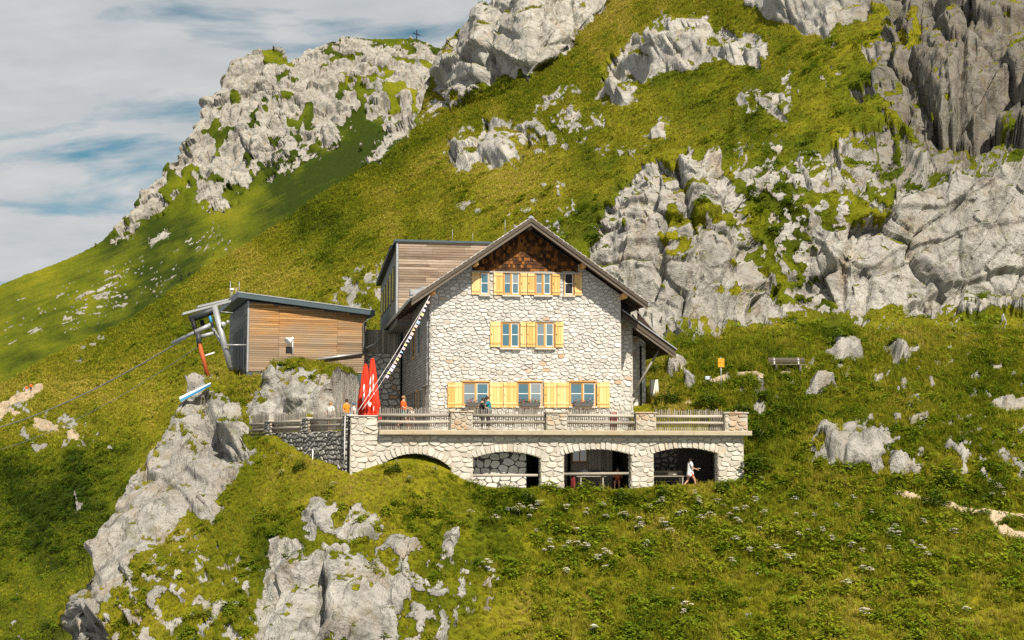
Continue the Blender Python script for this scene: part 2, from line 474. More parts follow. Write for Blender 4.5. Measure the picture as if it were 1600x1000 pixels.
NEAR = [at(*q) for q in [
    # meadow below the terrace
    (560, 744, 72.2), (640, 735, 72.0), (600, 734, 72.2), (700, 752, 72.3), (745, 775, 72.6), (850, 777, 73.2), (940, 775, 74.0), (1100, 764, 75.0), (1165, 752, 75.7),
    (800, 1000, 61), (600, 1000, 60), (470, 1000, 59.5), (1000, 1000, 61), (1200, 1000, 60), (1400, 1000, 59), (1600, 1000, 58), (1800, 1000, 57),
    (800, 880, 67), (1000, 880, 67.5), (1200, 880, 66.5), (1400, 880, 65.5), (1600, 880, 65), (1800, 880, 64.5), (640, 860, 66), (560, 800, 69.5),
    (1200, 800, 71.5), (1400, 782, 72), (1600, 830, 69), (1800, 830, 69),
    # slope right of the hut
    (1185, 690, 78), (1320, 700, 76.5), (1480, 700, 76), (1620, 690, 77), (1250, 640, 81), (1400, 640, 82), (1600, 630, 84), (1800, 630, 84),
    (1230, 582, 86), (1100, 600, 86), (1040, 640, 82.5), (1400, 560, 92), (1600, 560, 92), (1800, 560, 92), (1100, 545, 95), (1200, 500, 106), (1400, 492, 107), (1600, 492, 107), (1800, 492, 107), (1030, 530, 102),
    # knoll on the left
    (450, 722, 76.5), (400, 740, 77), (470, 800, 71), (380, 690, 86), (430, 690, 82), (500, 880, 65.5), (400, 880, 67), (300, 770, 77), (330, 850, 70.5), (240, 900, 68), (240, 1000, 63), (350, 1000, 60.5), (100, 1000, 66), (125, 920, 69.5), (150, 840, 73.5), (190, 760, 78), (240, 690, 83), (270, 640, 86.5), (305, 590, 89),
    (350, 700, 83), (330, 650, 87), (380, 640, 86), (395, 682, 81.5), (425, 686, 79.3), (375, 672, 84.5),
    # under the cable car station and behind the hut
    (460, 583, 85.5), (420, 600, 85.5), (540, 592, 85.0), (500, 650, 82.5), (555, 640, 82.5), (440, 655, 84.5), (400, 618, 86), (580, 600, 92), (450, 578, 92), (350, 592, 92), (420, 585, 100),
    (505, 577, 88), (545, 585, 88.5), (562, 600, 87), (322, 579, 91), (290, 572, 92.0), (262, 605, 90.5), (520, 650, 80.5), (470, 660, 82),
]] + [W(10, 8, 1.2), W(6, 3, 0.5), W(16, 3, 0.3), W(2, 12, 1.2), W(10, 20, 1.4), W(2, 24, 1.5), W(10, 33, 2.2), W(0, 34, 1.5), W(19, 20, 6.5), W(19, 12, 4.2), W(20, 30, 8.6)]
near_s = TPS(NEAR, 0.15)
PA, PB, PC = 0.614, 0.431, -47.7               # the long hillside behind: a tilted plane ...
def on_hill(px, py):
    t, e = ray(px, py); Y = PC / (e - PA * t - PB)
    return Vector((t * Y, Y, e * Y))
HILL = [on_hill(*q) for q in [(-250, 900), (-250, 1100), (0, 620), (100, 800), (0, 1000), (200, 600), (300, 520), (450, 400), (600, 420), (600, 300), (700, 250), (750, 350), (850, 250), (850, 150), (940, 60), (950, 200), (1040, 130), (1050, 40), (1150, 180), (1200, 90), (1300, 60), (930, 330), (800, 480), (640, 520)]] \
    + [at(*q) for q in [(960, 300, 121), (1000, 252, 122), (1130, 243, 121), (1205, 300, 121), (1260, 290, 121), (1350, 262, 122), (1450, 245, 123), (1600, 235, 123), (1800, 235, 123),   # ... with the cliff brink
                        (1330, 150, 150), (1330, 205, 138), (1450, 60, 160), (1450, 150, 143), (1600, 110, 144), (1600, 0, 162), (1600, -120, 185), (1850, 0, 162), (1850, 110, 144), (1250, -150, 260), (1450, -200, 220)]]
hill_s = TPS(HILL, 0.5)
FAR = [at(*q) for q in [
    (-250, 560, 520), (-250, 640, 400), (0, 445, 540), (0, 520, 440), (0, 600, 370), (160, 376, 565), (100, 500, 430), (220, 450, 450), (330, 400, 450), (400, 345, 470), (300, 340, 535),
    (205, 325, 580), (262, 255, 595), (312, 195, 605), (352, 118, 615), (388, 82, 622), (430, 80, 628), (452, 97, 632), (482, 80, 638), (522, 60, 642), (560, 57, 648), (600, 60, 650), (650, 60, 652), (690, 76, 650), (760, 95, 650), (900, 95, 660),
    (330, 330, 550), (420, 300, 535), (400, 200, 588), (480, 200, 580), (540, 240, 520), (600, 210, 540), (560, 150, 600), (620, 130, 610), (640, 190, 570), (470, 290, 500), (560, 262, 470)]]
far_s = TPS(FAR, 1.0)
# edges, as curves on the map
_le = [at(*q) for q in [(100, 1000, 66), (125, 920, 69.5), (150, 840, 73.5), (188, 760, 78), (238, 690, 83), (266, 640, 86.5), (300, 590, 90)]]
LE_Y = np.array([50.0] + [q.y for q in _le] + [94, 100, 108, 116]); LE_X = np.array([-20.0] + [q.x for q in _le] + [-19.0, -15.5, -12.5, -10.0])
CR_PX = [(-300, 760), (0, 604), (150, 522), (250, 466), (330, 415), (400, 368), (470, 322), (560, 262), (610, 236), (665, 184), (740, 160), (830, 125), (890, 65), (960, 5), (1100, -90), (1400, -200)]
CR = [on_hill(*q) for q in CR_PX]
CR_X = np.array([q.x for q in CR]); CR_Y = np.array([q.y for q in CR])
_rg = [at(*q) for q in [(-250, 560, 520), (0, 445, 540), (160, 376, 565), (205, 325, 580), (262, 255, 595), (312, 195, 605), (352, 118, 615), (388, 82, 622), (430, 80, 628), (452, 97, 632), (482, 80, 638), (522, 60, 642), (560, 57, 648), (600, 60, 650), (650, 60, 652), (690, 76, 650), (900, 95, 660)]]
RG_X = np.array([q.x for q in _rg]); RG_Y = np.array([q.y for q in _rg])
# foot of the crags right of the hut
CL_X = np.array([-14, 2, 5.5, 9, 13, 18, 20.5, 23, 27, 34, 45, 60, 80]); CL_Y = np.array([112, 110, 108.5, 107.5, 106.5, 107.5, 111, 112, 110, 111, 111, 110, 108])
CL_W = np.array([6, 6, 7, 9, 10, 10, 9, 6, 5, 5, 5, 6, 6])
CG_T = np.array([ray(q, 0)[0] for q in (630, 655, 668, 690, 715, 745, 800, 870, 960, 1100, 1500)])
CG_E = np.array([ray(0, q)[1] for q in (230, 185, 140, 78, 45, 14, -12, -40, -70, -160, -300)])
def land(x, y):
    n = near_s(x, y)
    xe = np.interp(y, LE_Y, LE_X)
    out = np.maximum(xe - x, 0)
    n = n - 2.1 * out - 0.02 * out * out
    back = np.maximum(y - 116, 0); n = n - 1.5 * back - 0.3 * back * back
    h = hill_s(x, y)
    cy = np.interp(x, CR_X, CR_Y)
    h = np.where(y > cy, hill_s(x, cy) - 0.55 * (y - cy) - 0.004 * (y - cy) ** 2, h)
    cl = np.interp(x, CL_X, CL_Y); cw = np.interp(x, CL_X, CL_W)
    t = sstep(0, 1, (y - cl) / cw)
    t = 0.35 * t + 0.65 * np.clip((y - cl) / cw, 0, 1)
    b = n * (1 - t) + h * t
    left = sstep(-14, -8, x)
    z = np.maximum(n, h) * (1 - left) + b * left
    z = np.where(x < -14, np.maximum(n, h), z)
    # crag standing on the crest
    tx = x / np.maximum(y, 1)
    et = np.interp(tx, CG_T, CG_E)
    k = np.clip((y - cy) / 32.0, 0, 1)
    hc = hill_s(x, cy)
    c = hc * (1 - k ** 0.8) + (et * (cy + 32.0)) * k ** 0.8 - 1.5 * np.maximum(y - cy - 34, 0)
    z = np.where((tx > CG_T[1]) & (y > cy), np.maximum(z, c), z)
    # far mountain
    f = far_s(x, np.minimum(y, np.interp(x, RG_X, RG_Y)))
    ry = np.interp(x, RG_X, RG_Y)
    f = np.where(y > ry, f - 0.9 * (y - ry), f)
    f = np.where(y > cy + 25, f, -1e3)
    z = np.maximum(z, f)
    # dug out under the terrace for its vault, level under hut and terrace
    u = (x - OX) * UX + (y - OY) * UY; v = (x - OX) * VX + (y - OY) * VY
    vault = (u > 5.6) & (u < 20.4) & (v > 0.55) & (v < 5.6)
    z = np.where(vault, -2.05, z)
    ter = (u > 0.3) & (u < 21.0) & (v > 0.5) & (v < 6.0) & ~vault
    z = np.where(ter, np.minimum(z, 0.9), z)
    lip = (u > 5.6) & (u < 20.4) & (v > -0.12) & (v <= 0.55)
    z = np.where(lip, np.minimum(z, -2.0), z)
    floor = (u > np.interp(v, [6, 12, 21], [-3.0, -0.6, 1.9])) & (u < 16.5) & (v >= 5.9) & (v < 31)
    z = np.where(floor, np.minimum(z, 1.25), z)
    return z
def land1(x, y):
    return float(land(np.array([float(x)]), np.array([float(y)]))[0])
def hit(px, py, y0=55.0, y1=700.0):
    """where the ground stands along the camera ray of an image pixel"""
    t, e = ray(px, py)
    Y = np.exp(np.linspace(math.log(y0), math.log(y1), 3000))
    g = land(t * Y, Y) > e * Y
    k = int(np.argmax(g)) if g.any() else len(Y) - 1
    return Vector((t * Y[k], Y[k], e * Y[k]))

# ------------------------------------------------------------------ camera-centred grid: bearings x distances, finer where the land is steep
NC, NR = 1080, 860
tx = np.linspace(-0.495, 0.495, NC)
Yf = np.exp(np.linspace(math.log(51.0), math.log(760.0), 3600))
GX = tx[:, None] * Yf[None, :]; GY = np.broadcast_to(Yf[None, :], GX.shape)
ci = np.arange(0, NC, 4); 
if ci[-1] != NC - 1: ci = np.append(ci, NC - 1)
Zc = land(GX[ci].ravel(), GY[ci].ravel()).reshape(len(ci), -1)
el = Zc / Yf[None, :]
de = np.abs(np.diff(el, axis=1)); dl = np.diff(np.log(Yf))[None, :]
vis = np.maximum.accumulate(el, axis=1)
seen = (el >= vis - 0.012)[:, 1:]
wgt = np.where(seen, 1.0, 0.3)
ds = np.minimum(np.sqrt(de ** 2 + (0.075 * dl) ** 2), 0.05) * wgt
cs = np.concatenate([np.zeros((len(ci), 1)), np.cumsum(ds, axis=1)], axis=1)
cs /= cs[:, -1:]
RY = np.empty((len(ci), NR)); sgrid = np.linspace(0, 1, NR)
for k in range(len(ci)):
    RY[k] = np.interp(sgrid, cs[k], Yf)
YY = np.empty((NC, NR))
for r in range(NR):
    YY[:, r] = np.interp(np.arange(NC), ci, RY[:, r])
XX = tx[:, None] * YY
ZZ = land(XX.ravel(), YY.ravel()).reshape(NC, NR)
Pp = np.stack([XX, YY, ZZ], axis=2)
def grid_normals(P):
    a = np.gradient(P, axis=0); b = np.gradient(P, axis=1)
    n = np.cross(a, b); n /= np.maximum(np.linalg.norm(n, axis=2, keepdims=True), 1e-9)
    n[n[..., 2] < 0] *= -1
    return n
Nn = grid_normals(Pp)
fw = Pp[..., 1] * CP + Pp[..., 2] * SP
upv = -Pp[..., 1] * SP + Pp[..., 2] * CP
QX = 800 + FPX * Pp[..., 0] / fw; QY = 500 - FPX * upv / fw      # image pixel of each grid point, projected through the camera

# rock outcrops traced in image pixels, masked from the camera: outline, distance band, bulge (m), roughness (m), cover
ROCKS = [
    # crags right of the hut
    ([(922, 395), (940, 320), (985, 255), (1060, 248), (1120, 235), (1150, 290), (1172, 330), (1205, 420), (1222, 500), (1130, 520), (1020, 520), (960, 470)], 96, 150, 1.6, 2.1, 0.95),
    ([(1145, 240), (1165, 220), (1215, 215), (1225, 280), (1200, 310), (1160, 300)], 100, 165, 0.5, 1.0, 0.85),
    ([(1225, 260), (1260, 235), (1330, 205), (1440, 190), (1600, 160), (1850, 150), (1850, 500), (1600, 492), (1480, 492), (1330, 488), (1262, 470), (1250, 400), (1265, 370), (1330, 350), (1400, 330), (1400, 290), (1240, 300)], 98, 170, 1.3, 1.6, 0.985),
    ([(1215, 300), (1400, 285), (1410, 330), (1330, 355), (1270, 370), (1215, 345)], 98, 165, 0.3, 0.6, 0.42),
    ([(1175, 340), (1260, 345), (1262, 470), (1250, 500), (1215, 470), (1200, 400)], 98, 150, 0.3, 0.8, 0.50),
    ([(1350, 80), (1380, 30), (1375, -40), (1850, -300), (1850, 235), (1600, 235), (1450, 215), (1400, 175), (1320, 140), (1380, 110)], 120, 320, 2.2, 3.4, 0.92),
    ([(1200, 280), (1290, 262), (1400, 225), (1440, 200), (1440, 250), (1330, 270), (1240, 295)], 100, 175, 1.0, 1.2, 0.85),
    ([(1150, 135), (1220, 130), (1255, 160), (1230, 185), (1160, 180)], 120, 260, 0.4, 0.7, 0.55),
    ([(1000, 130), (940, 160), (935, 120), (960, 80), (1000, 45), (1060, 10), (1110, 18), (1130, 50), (1190, 60), (1205, 85), (1175, 105), (1110, 90), (1060, 115), (1020, 130)], 140, 330, 3.2, 3.0, 0.96),
    ([(935, 125), (985, 90), (1005, 130), (985, 165), (945, 165)], 140, 330, 1.8, 1.5, 0.95),
    ([(1180, 10), (1195, -40), (1420, -60), (1350, 20), (1300, 60), (1230, 45), (1190, 40)], 150, 420, 2.5, 1.6, 0.96),
    ([(695, 262), (705, 215), (740, 185), (815, 185), (825, 225), (800, 262), (740, 265), (705, 275)], 150, 330, 2.6, 2.2, 0.96),
    ([(815, 175), (890, 130), (930, 160), (940, 190), (890, 225), (840, 240), (815, 215)], 150, 330, 0.8, 1.0, 0.46),
    ([(1010, 210), (1035, 178), (1052, 190), (1040, 215), (1018, 222)], 130, 300, 1.0, 0.6, 0.9),
    ([(930, 240), (1000, 215), (1020, 230), (960, 250)], 130, 300, 0.3, 0.5, 0.42),
    ([(700, 320), (745, 310), (755, 325), (715, 330)], 120, 300, 0.3, 0.4, 0.55),
    ([(800, 310), (860, 280), (905, 300), (905, 350), (850, 380), (800, 345)], 120, 300, 0.2, 0.4, 0.27),
    ([(525, 455), (550, 425), (600, 400), (612, 440), (595, 480), (560, 490), (530, 480)], 120, 300, 0.3, 0.5, 0.50),
    ([(650, 180), (672, 140), (690, 70), (740, 0), (800, -60), (1000, -80), (945, 10), (905, 50), (880, 85), (830, 118), (770, 128), (720, 150), (670, 185)], 280, 420, 3.0, 5.5, 0.96),
    ([(570, 255), (585, 230), (640, 190), (668, 165), (668, 185), (620, 225), (590, 250)], 270, 600, 1.0, 3.0, 0.85),
    # far mountain
    ([(155, 385), (200, 320), (260, 245), (310, 185), (350, 110), (388, 70), (430, 70), (455, 90), (480, 70), (525, 45), (560, 60), (600, 75), (690, 60), (690, 110), (670, 190), (615, 230), (585, 190), (560, 190), (530, 200), (510, 225), (470, 215), (440, 245), (400, 260), (385, 290), (350, 330), (320, 330), (300, 300), (250, 330), (180, 378)], 400, 720, 3.0, 4.2, 0.74),
    ([(480, 210), (525, 180), (535, 220), (505, 235)], 400, 700, 3.0, 4.0, 0.9),
    ([(410, 290), (440, 255), (480, 222), (495, 245), (450, 258), (425, 290)], 380, 700, 2.0, 3.0, 0.85),
    ([(225, 375), (260, 355), (265, 368), (235, 382)], 380, 700, 2.0, 2.0, 0.9),
    ([(0, 500), (120, 440), (250, 400), (330, 355), (370, 380), (260, 440), (150, 500), (30, 540)], 320, 700, 0.4, 1.0, 0.15),
    ([(95, 505), (140, 460), (190, 430), (200, 450), (150, 490), (110, 510)], 320, 700, 0.4, 1.0, 0.32),
    ([(0, 660), (0, 630), (35, 610), (55, 640), (150, 660), (160, 690), (60, 690)], 150, 330, 0.2, 0.4, 0.40),
    ([(100, 570), (160, 520), (170, 530), (110, 580)], 150, 330, 0.2, 0.4, 0.40),
    # left flank of the knoll
    ([(60, 1010), (100, 930), (120, 850), (150, 800), (180, 740), (215, 690), (240, 660), (275, 690), (300, 720), (330, 680), (372, 660), (378, 700), (320, 780), (250, 850), (190, 900), (150, 960), (170, 1010)], 58, 92, 0.9, 1.0, 0.97),
    ([(285, 640), (310, 615), (345, 650), (375, 670), (370, 705), (320, 705), (295, 690)], 70, 95, 0.8, 0.7, 0.93),
    ([(290, 780), (320, 760), (345, 790), (330, 815), (300, 810)], 60, 90, 0.6, 0.4, 0.9),
    ([(470, 800), (500, 770), (525, 790), (520, 830), (495, 840), (475, 830)], 58, 85, 0.28, 0.35, 0.97),
    ([(525, 830), (545, 790), (590, 795), (600, 830), (560, 850)], 58, 85, 0.22, 0.3, 0.95),
    ([(595, 860), (610, 830), (650, 835), (655, 860), (625, 875)], 58, 85, 0.2, 0.28, 0.95),
    ([(692, 860), (695, 832), (718, 828), (720, 850), (706, 868)], 58, 85, 0.25, 0.22, 0.97),
    ([(400, 960), (402, 890), (430, 840), (480, 848), (560, 868), (610, 885), (640, 930), (620, 1020), (390, 1020)], 55, 80, 0.6, 0.75, 0.985),
    ([(560, 880), (600, 885), (690, 900), (720, 960), (690, 1020), (540, 1020)], 55, 80, 0.3, 0.4, 0.42),
    ([(190, 900), (290, 830), (400, 880), (400, 1010), (160, 1010)], 55, 80, 0.25, 0.4, 0.37),
    ([(560, 880), (640, 850), (730, 880), (780, 900), (760, 960), (640, 960), (590, 940)], 55, 80, 0.15, 0.25, 0.30),
    ([(255, 640), (285, 600), (330, 610), (385, 650), (395, 700), (330, 790), (260, 760), (235, 700)], 66, 95, 0.7, 0.8, 0.88),
    ([(118, 800), (112, 770), (132, 760), (135, 785)], 90, 200, 1.0, 0.6, 0.97),
    # rocks under the station
    ([(250, 610), (258, 580), (285, 550), (318, 540), (322, 575), (300, 605), (270, 620)], 80, 104, 1.3, 0.7, 0.97),
    ([(430, 640), (445, 605), (480, 595), (525, 590), (560, 620), (570, 650), (500, 655), (450, 655)], 70, 92, 0.7, 0.5, 0.95),
    ([(405, 580), (440, 560), (450, 590), (430, 610), (410, 600)], 70, 92, 0.4, 0.4, 0.85),
    # slope right of the hut
    ([(1255, 700), (1290, 670), (1370, 665), (1395, 690), (1370, 735), (1310, 735), (1270, 720)], 65, 90, 0.9, 0.6, 0.93),
    ([(1380, 735), (1395, 710), (1430, 715), (1445, 745), (1410, 748)], 65, 90, 0.5, 0.35, 0.85),
    ([(1285, 555), (1300, 535), (1345, 545), (1350, 565), (1310, 570)], 75, 110, 1.0, 0.5, 0.95),
    ([(1380, 545), (1400, 540), (1425, 560), (1420, 585), (1395, 580)], 75, 110, 0.8, 0.45, 0.92),
    ([(1262, 620), (1265, 600), (1300, 596), (1312, 608), (1285, 625)], 70, 100, 0.9, 0.45, 0.97),
    ([(1550, 640), (1560, 625), (1600, 625), (1650, 630), (1640, 652), (1570, 650)], 70, 100, 0.8, 0.4, 0.97),
    ([(1020, 520), (1110, 470), (1220, 480), (1210, 500), (1120, 530), (1075, 545), (1040, 550)], 85, 118, 0.5, 0.7, 0.62),
    ([(1220, 486), (1350, 484), (1600, 484), (1850, 484), (1850, 505), (1500, 510), (1300, 515), (1200, 510)], 85, 118, 0.3, 0.5, 0.40),
    ([(1040, 590), (1045, 565), (1075, 560), (1080, 590), (1060, 600)], 75, 100, 0.9, 0.5, 0.95),
    ([(1065, 605), (1072, 585), (1090, 590), (1080, 610)], 75, 100, 0.7, 0.4, 0.95),
    ([(1130, 590), (1180, 580), (1210, 600), (1190, 620), (1150, 610)], 75, 100, 0.15, 0.2, 0.30),
    ([(1480, 700), (1500, 670), (1560, 680), (1590, 700), (1560, 730), (1500, 730)], 65, 95, 0.1, 0.3, 0.34),
    ([(1200, 505), (1600, 500), (1850, 505), (1850, 600), (1480, 610), (1330, 590), (1210, 560)], 75, 112, 0.08, 0.35, 0.27),
    ([(1400, 610), (1850, 600), (1850, 760), (1500, 760), (1400, 680)], 62, 95, 0.08, 0.3, 0.24),
    ([(1090, 560), (1250, 590), (1220, 640), (1120, 620)], 75, 100, 0.05, 0.2, 0.22),
    # turf on ledges of the crags
    ([(1040, 335), (1100, 325), (1150, 322), (1158, 345), (1080, 356), (1045, 352)], 96, 150, 0, 0, -0.9),
    ([(1050, 292), (1108, 284), (1106, 300), (1055, 303)], 96, 150, 0, 0, -0.9),
    ([(1030, 365), (1060, 362), (1080, 395), (1068, 420), (1045, 400)], 96, 150, 0, 0, -0.8),
    ([(1110, 452), (1150, 440), (1160, 455), (1125, 465)], 96, 150, 0, 0, -0.9),
    ([(1165, 345), (1200, 330), (1215, 400), (1230, 470), (1205, 470), (1185, 400)], 96, 150, 0, 0, -0.75),
    ([(1345, 200), (1430, 195), (1440, 215), (1370, 235)], 110, 175, 0, 0, -0.7),
    ([(1385, 40), (1430, 20), (1440, 60), (1400, 90)], 120, 200, 0, 0, -0.7),
    ([(1500, 200), (1560, 185), (1600, 195), (1560, 215)], 110, 175, 0, 0, -0.7),
]
pos = Pp.reshape(-1, 3); nor = Nn.reshape(-1, 3)
qx = QX.ravel(); qy = QY.ravel(); dist = pos[:, 1]
sc = np.clip(dist / 75.0, 0.8, 8.0)
wob = np.stack([fbm(pos / (sc * 1.6)[:, None], 3), fbm(pos / (sc * 1.6)[:, None] + 40, 3)], axis=1)
sf = np.clip(dist / 75.0, 0.8, 4.0)
fine = fbm(pos / (sf * 0.75)[:, None] + 19.0, 4, 0.6)
big = fbm(pos / (sc * 1.1)[:, None] * np.array([1, 1, 0.8]) + 9.0, 4, 0.55)
rock = np.zeros(len(pos)); bulge = np.zeros(len(pos)); rough = np.zeros(len(pos))
for poly, d0, d1, bu, ro, cov in ROCKS:
    pl = np.array(poly, float)
    m = (dist > d0) & (dist < d1) & (qx > pl[:, 0].min() - 30) & (qx < pl[:, 0].max() + 30) & (qy > pl[:, 1].min() - 30) & (qy < pl[:, 1].max() + 30)
    if not m.any(): continue
    size = math.sqrt((np.ptp(pl[:, 0]) * np.ptp(pl[:, 1]))); wa = min(14.0, size * 0.16)
    x = qx[m] + wob[m, 0] * wa; y = qy[m] + wob[m, 1] * wa
    ins = np.zeros(len(x), bool); dmin = np.full(len(x), 1e9)
    for k in range(len(pl)):
        ax, ay = pl[k]; bx, by = pl[(k + 1) % len(pl)]
        c = ((ay > y) != (by > y)) & (x < (bx - ax) * (y - ay) / (by - ay + 1e-12) + ax)
        ins ^= c
        ex, ey = bx - ax, by - ay
        t = np.clip(((x - ax) * ex + (y - ay) * ey) / (ex * ex + ey * ey + 1e-9), 0, 1)
        dmin = np.minimum(dmin, np.hypot(x - ax - t * ex, y - ay - t * ey))
    sd0 = np.where(ins, dmin, -dmin); sdist = sd0 + fine[m] * min(12.0, size * 0.20)
    e = sstep(-3, 5, sdist)
    # cover: share of bare rock inside the outline
    thr = np.interp(abs(cov), [0.1, 0.3, 0.5, 0.7, 0.85, 0.96, 1.0], [0.52, 0.26, 0.0, -0.22, -0.45, -0.85, -2.0])
    cover = sstep(thr - 0.07, thr + 0.07, big[m] if cov > 0.6 else 0.35 * big[m] + 0.8 * fine[m])
    if cov < 0:
        rock[m] *= 1 - e * sstep(-0.35, 0.05, big[m] + 0.6 * fine[m] + (abs(cov) - 0.75)); continue
    r = e * cover
    rock[m] = np.maximum(rock[m], r)
    bulge[m] = np.maximum(bulge[m], bu * sstep(0, max(8.0, size * 0.30), sd0) * (0.7 + 0.3 * cover))
    rough[m] = np.maximum(rough[m], ro * r)
# the knoll's left brink and loose scree specks
edge = np.exp(-((pos[:, 0] - np.interp(dist, LE_Y, LE_X)) / 1.6) ** 2) * (dist < 92)
rock = np.maximum(rock, sstep(0.3, 0.7, edge + 0.35 * big))
rough = np.maximum(rough, 0.5 * rock * (dist < 95))
specks = sstep(0.62, 0.70, fbm(pos / (np.clip(dist / 75, 1, 5) * 0.55)[:, None] + 71, 2)) * sstep(0.05, 0.5, fbm(pos / (sc * 9.0)[:, None] + 5, 2)) 
rock = np.maximum(rock, specks * (dist > 58))
rough = np.maximum(rough, specks * 0.25 * sc)
# displacement
ri = np.where(rough > 0.01)[0]
rp = pos[ri]; rs = np.minimum(sc[ri], 5.0)
wq = rp + 0.28 * rs[:, None] * np.stack([fbm(rp / (2.2 * rs)[:, None] + 3, 2), fbm(rp / (2.2 * rs)[:, None] + 33, 2), fbm(rp / (2.2 * rs)[:, None] + 63, 2)], axis=1)
ca, sa = math.cos(0.5), math.sin(0.5)
rot = np.array([[ca, 0, -sa], [0, 1, 0], [sa, 0, ca]])
wq = (wq @ rot.T) * np.array([1.0, 1.0, 0.75])            # joints lean, blocks stand tall
f1, g1 = facets(wq / (5.2 * rs)[:, None]); f2, g2 = facets(wq / (1.9 * rs)[:, None] + 11); f3, g3 = facets(wq / (0.6 * rs)[:, None] + 23)
bd = (wq @ np.array([-0.50, 0.12, 0.86])) / (2.6 * rs) + 0.9 * fbm(wq / (7.0 * rs)[:, None] + 91, 2)
bi = np.floor(bd); bf = bd - bi
ba = 0.25 + 0.75 * _rs.rand(997)[(bi.astype(np.int64) * 31) % 997]
bed = ba * (1.0 - bf) * sstep(0.0, 0.10, bf) - 0.35                     # each bed juts over the one below it
hgt = 0.60 * bed + 1.0 * f1 + 0.50 * f2 + 0.13 * f3 - 0.28 * (1 - sstep(0, 0.10, g1)) - 0.12 * (1 - sstep(0, 0.12, g2)) + 0.10 * fbm(wq / (0.9 * rs)[:, None], 4, 0.6)
fur = np.abs(perlin(rp / np.array([11.0, 11.0, 70.0]))) + 0.5 * np.abs(perlin(rp / np.array([4.5, 4.5, 30.0]) + 7))
hgt = hgt + np.where(rp[:, 1] > 380, 1.5 * (fur - 0.35), 0)
disp = np.zeros(len(pos)); disp[ri] = hgt * rough[ri]
terr_ = np.sin(pos[:, 2] * 2 * np.pi / 1.7 + 5 * fbm(pos / 14.0 + 8, 2)) * sstep(115, 135, dist) * (1 - sstep(300, 330, dist))
grassy = (1 - rock) * (0.16 * terr_ + 0.10 * fbm(pos / 0.9, 2) * np.clip(dist / 90, 0.6, 2.5) + 0.35 * fbm(pos / (7.0 * sc)[:, None], 2) * np.clip(sc - 0.6, 0.25, 3.0))
u_ = (pos[:, 0] - OX) * UX + (pos[:, 1] - OY) * UY; v_ = (pos[:, 0] - OX) * VX + (pos[:, 1] - OY) * VY
built = ((u_ > -0.3) & (u_ < 21.3) & (v_ > -0.25) & (v_ < 6)) | ((u_ > np.interp(v_, [4, 12, 21], [-1.0, -0.6, 1.9])) & (u_ < 18) & (v_ > 4) & (v_ < 31))
damp = np.where(built, 0.0, 1.0)
db = damp.reshape(NC, NR)
for _ in range(6):
    pd = np.pad(db, 2, mode='edge'); db = sum(pd[i:i + NC, j:j + NR] for i in range(5) for j in range(5)) / 25.0
damp = damp * np.clip(2 * db.ravel() - 1, 0, 1)
dg = disp.reshape(NC, NR); pd = np.pad(dg, 1, mode='edge')
sm_ = sum(pd[i:i + NC, j:j + NR] for i in range(3) for j in range(3)) / 9.0
disp = (0.7 * dg + 0.3 * sm_).ravel()
disp = (disp + bulge + grassy) * damp
rock = rock * np.where(built & (pos[:, 2] < 1.4), 0.3, 1.0)
hn = nor.copy(); hn[:, 2] *= 0.75; hn /= np.linalg.norm(hn, axis=1)[:, None]
pos2 = pos + hn * disp[:, None]
Pp2 = pos2.reshape(NC, NR, 3)
Nn2 = grid_normals(Pp2)
nz = Nn2[..., 2].ravel()
# turf holds on the flatter ledges of the rock
tlo = np.interp(dist, [80, 100], [0.90, 0.80])
turf = sstep(tlo, tlo + 0.12, nz + 0.10 * big) * (dist < 420)
rock = np.clip(rock * (1 - 0.92 * turf * np.where(rough > 0.05, 1, 0.0)), 0, 1)
rock = np.maximum(rock, (sstep(0.75, 0.55, nz) if False else 1 - sstep(0.45, 0.68, nz)) * ((dist < 96) & (u_ < 3.2) & (u_ > -9) & (v_ > 4) & (v_ < 24)))
rockg = rock.reshape(NC, NR)
def trail(pts, w):
    """soft mask along a trodden line in image pixels"""
    m = np.full(len(pos), 1e9)
    x = qx + wob[:, 0] * 5; y = qy + wob[:, 1] * 5
    for (ax, ay), (bx, by) in zip(pts[:-1], pts[1:]):
        ex, ey = bx - ax, by - ay
        t = np.clip(((x - ax) * ex + (y - ay) * ey) / (ex * ex + ey * ey), 0, 1)
        m = np.minimum(m, np.hypot(x - ax - t * ex, (y - ay - t * ey) * 1.6))
    return 1 - sstep(w * 0.55, w, m)
dirt = trail([(1405, 773), (1450, 785), (1500, 796), (1560, 802), (1620, 808)], 11) * ((dist > 62) & (dist < 78))
dirt = np.maximum(dirt, trail([(1555, 812), (1580, 835), (1640, 845)], 16) * ((dist > 60) & (dist < 78)))
dirt = np.maximum(dirt, trail([(1075, 632), (1070, 615), (1100, 600), (1150, 590), (1200, 590), (1260, 578)], 9) * ((dist > 78) & (dist < 96)) * sstep(-0.3, 0.1, big))
dirt = np.maximum(dirt, trail([(-40, 655), (10, 632), (40, 618), (60, 606)], 12) * ((dist > 180) & (dist < 330)))
dirt = np.maximum(dirt, 0.9 * trail([(-20, 640), (30, 650), (120, 680)], 16) * ((dist > 150) & (dist < 330)) * sstep(-0.1, 0.2, big))
dirt = dirt * sstep(-0.95, -0.45, fine + 0.3 * big)
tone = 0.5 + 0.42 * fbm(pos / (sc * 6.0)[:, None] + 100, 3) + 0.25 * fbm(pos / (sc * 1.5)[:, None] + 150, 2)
tone = tone - 0.28 * sstep(600, 820, qy + wob[:, 0] * 40) * (1 - sstep(250, 400, qx)) * sstep(96, 104, dist) - 0.15 * (1 - sstep(120, 330, qx)) * sstep(96, 104, dist) * (np.abs(qy + wob[:, 0] * 12 - 715 - 0.0 * qx) < 28)
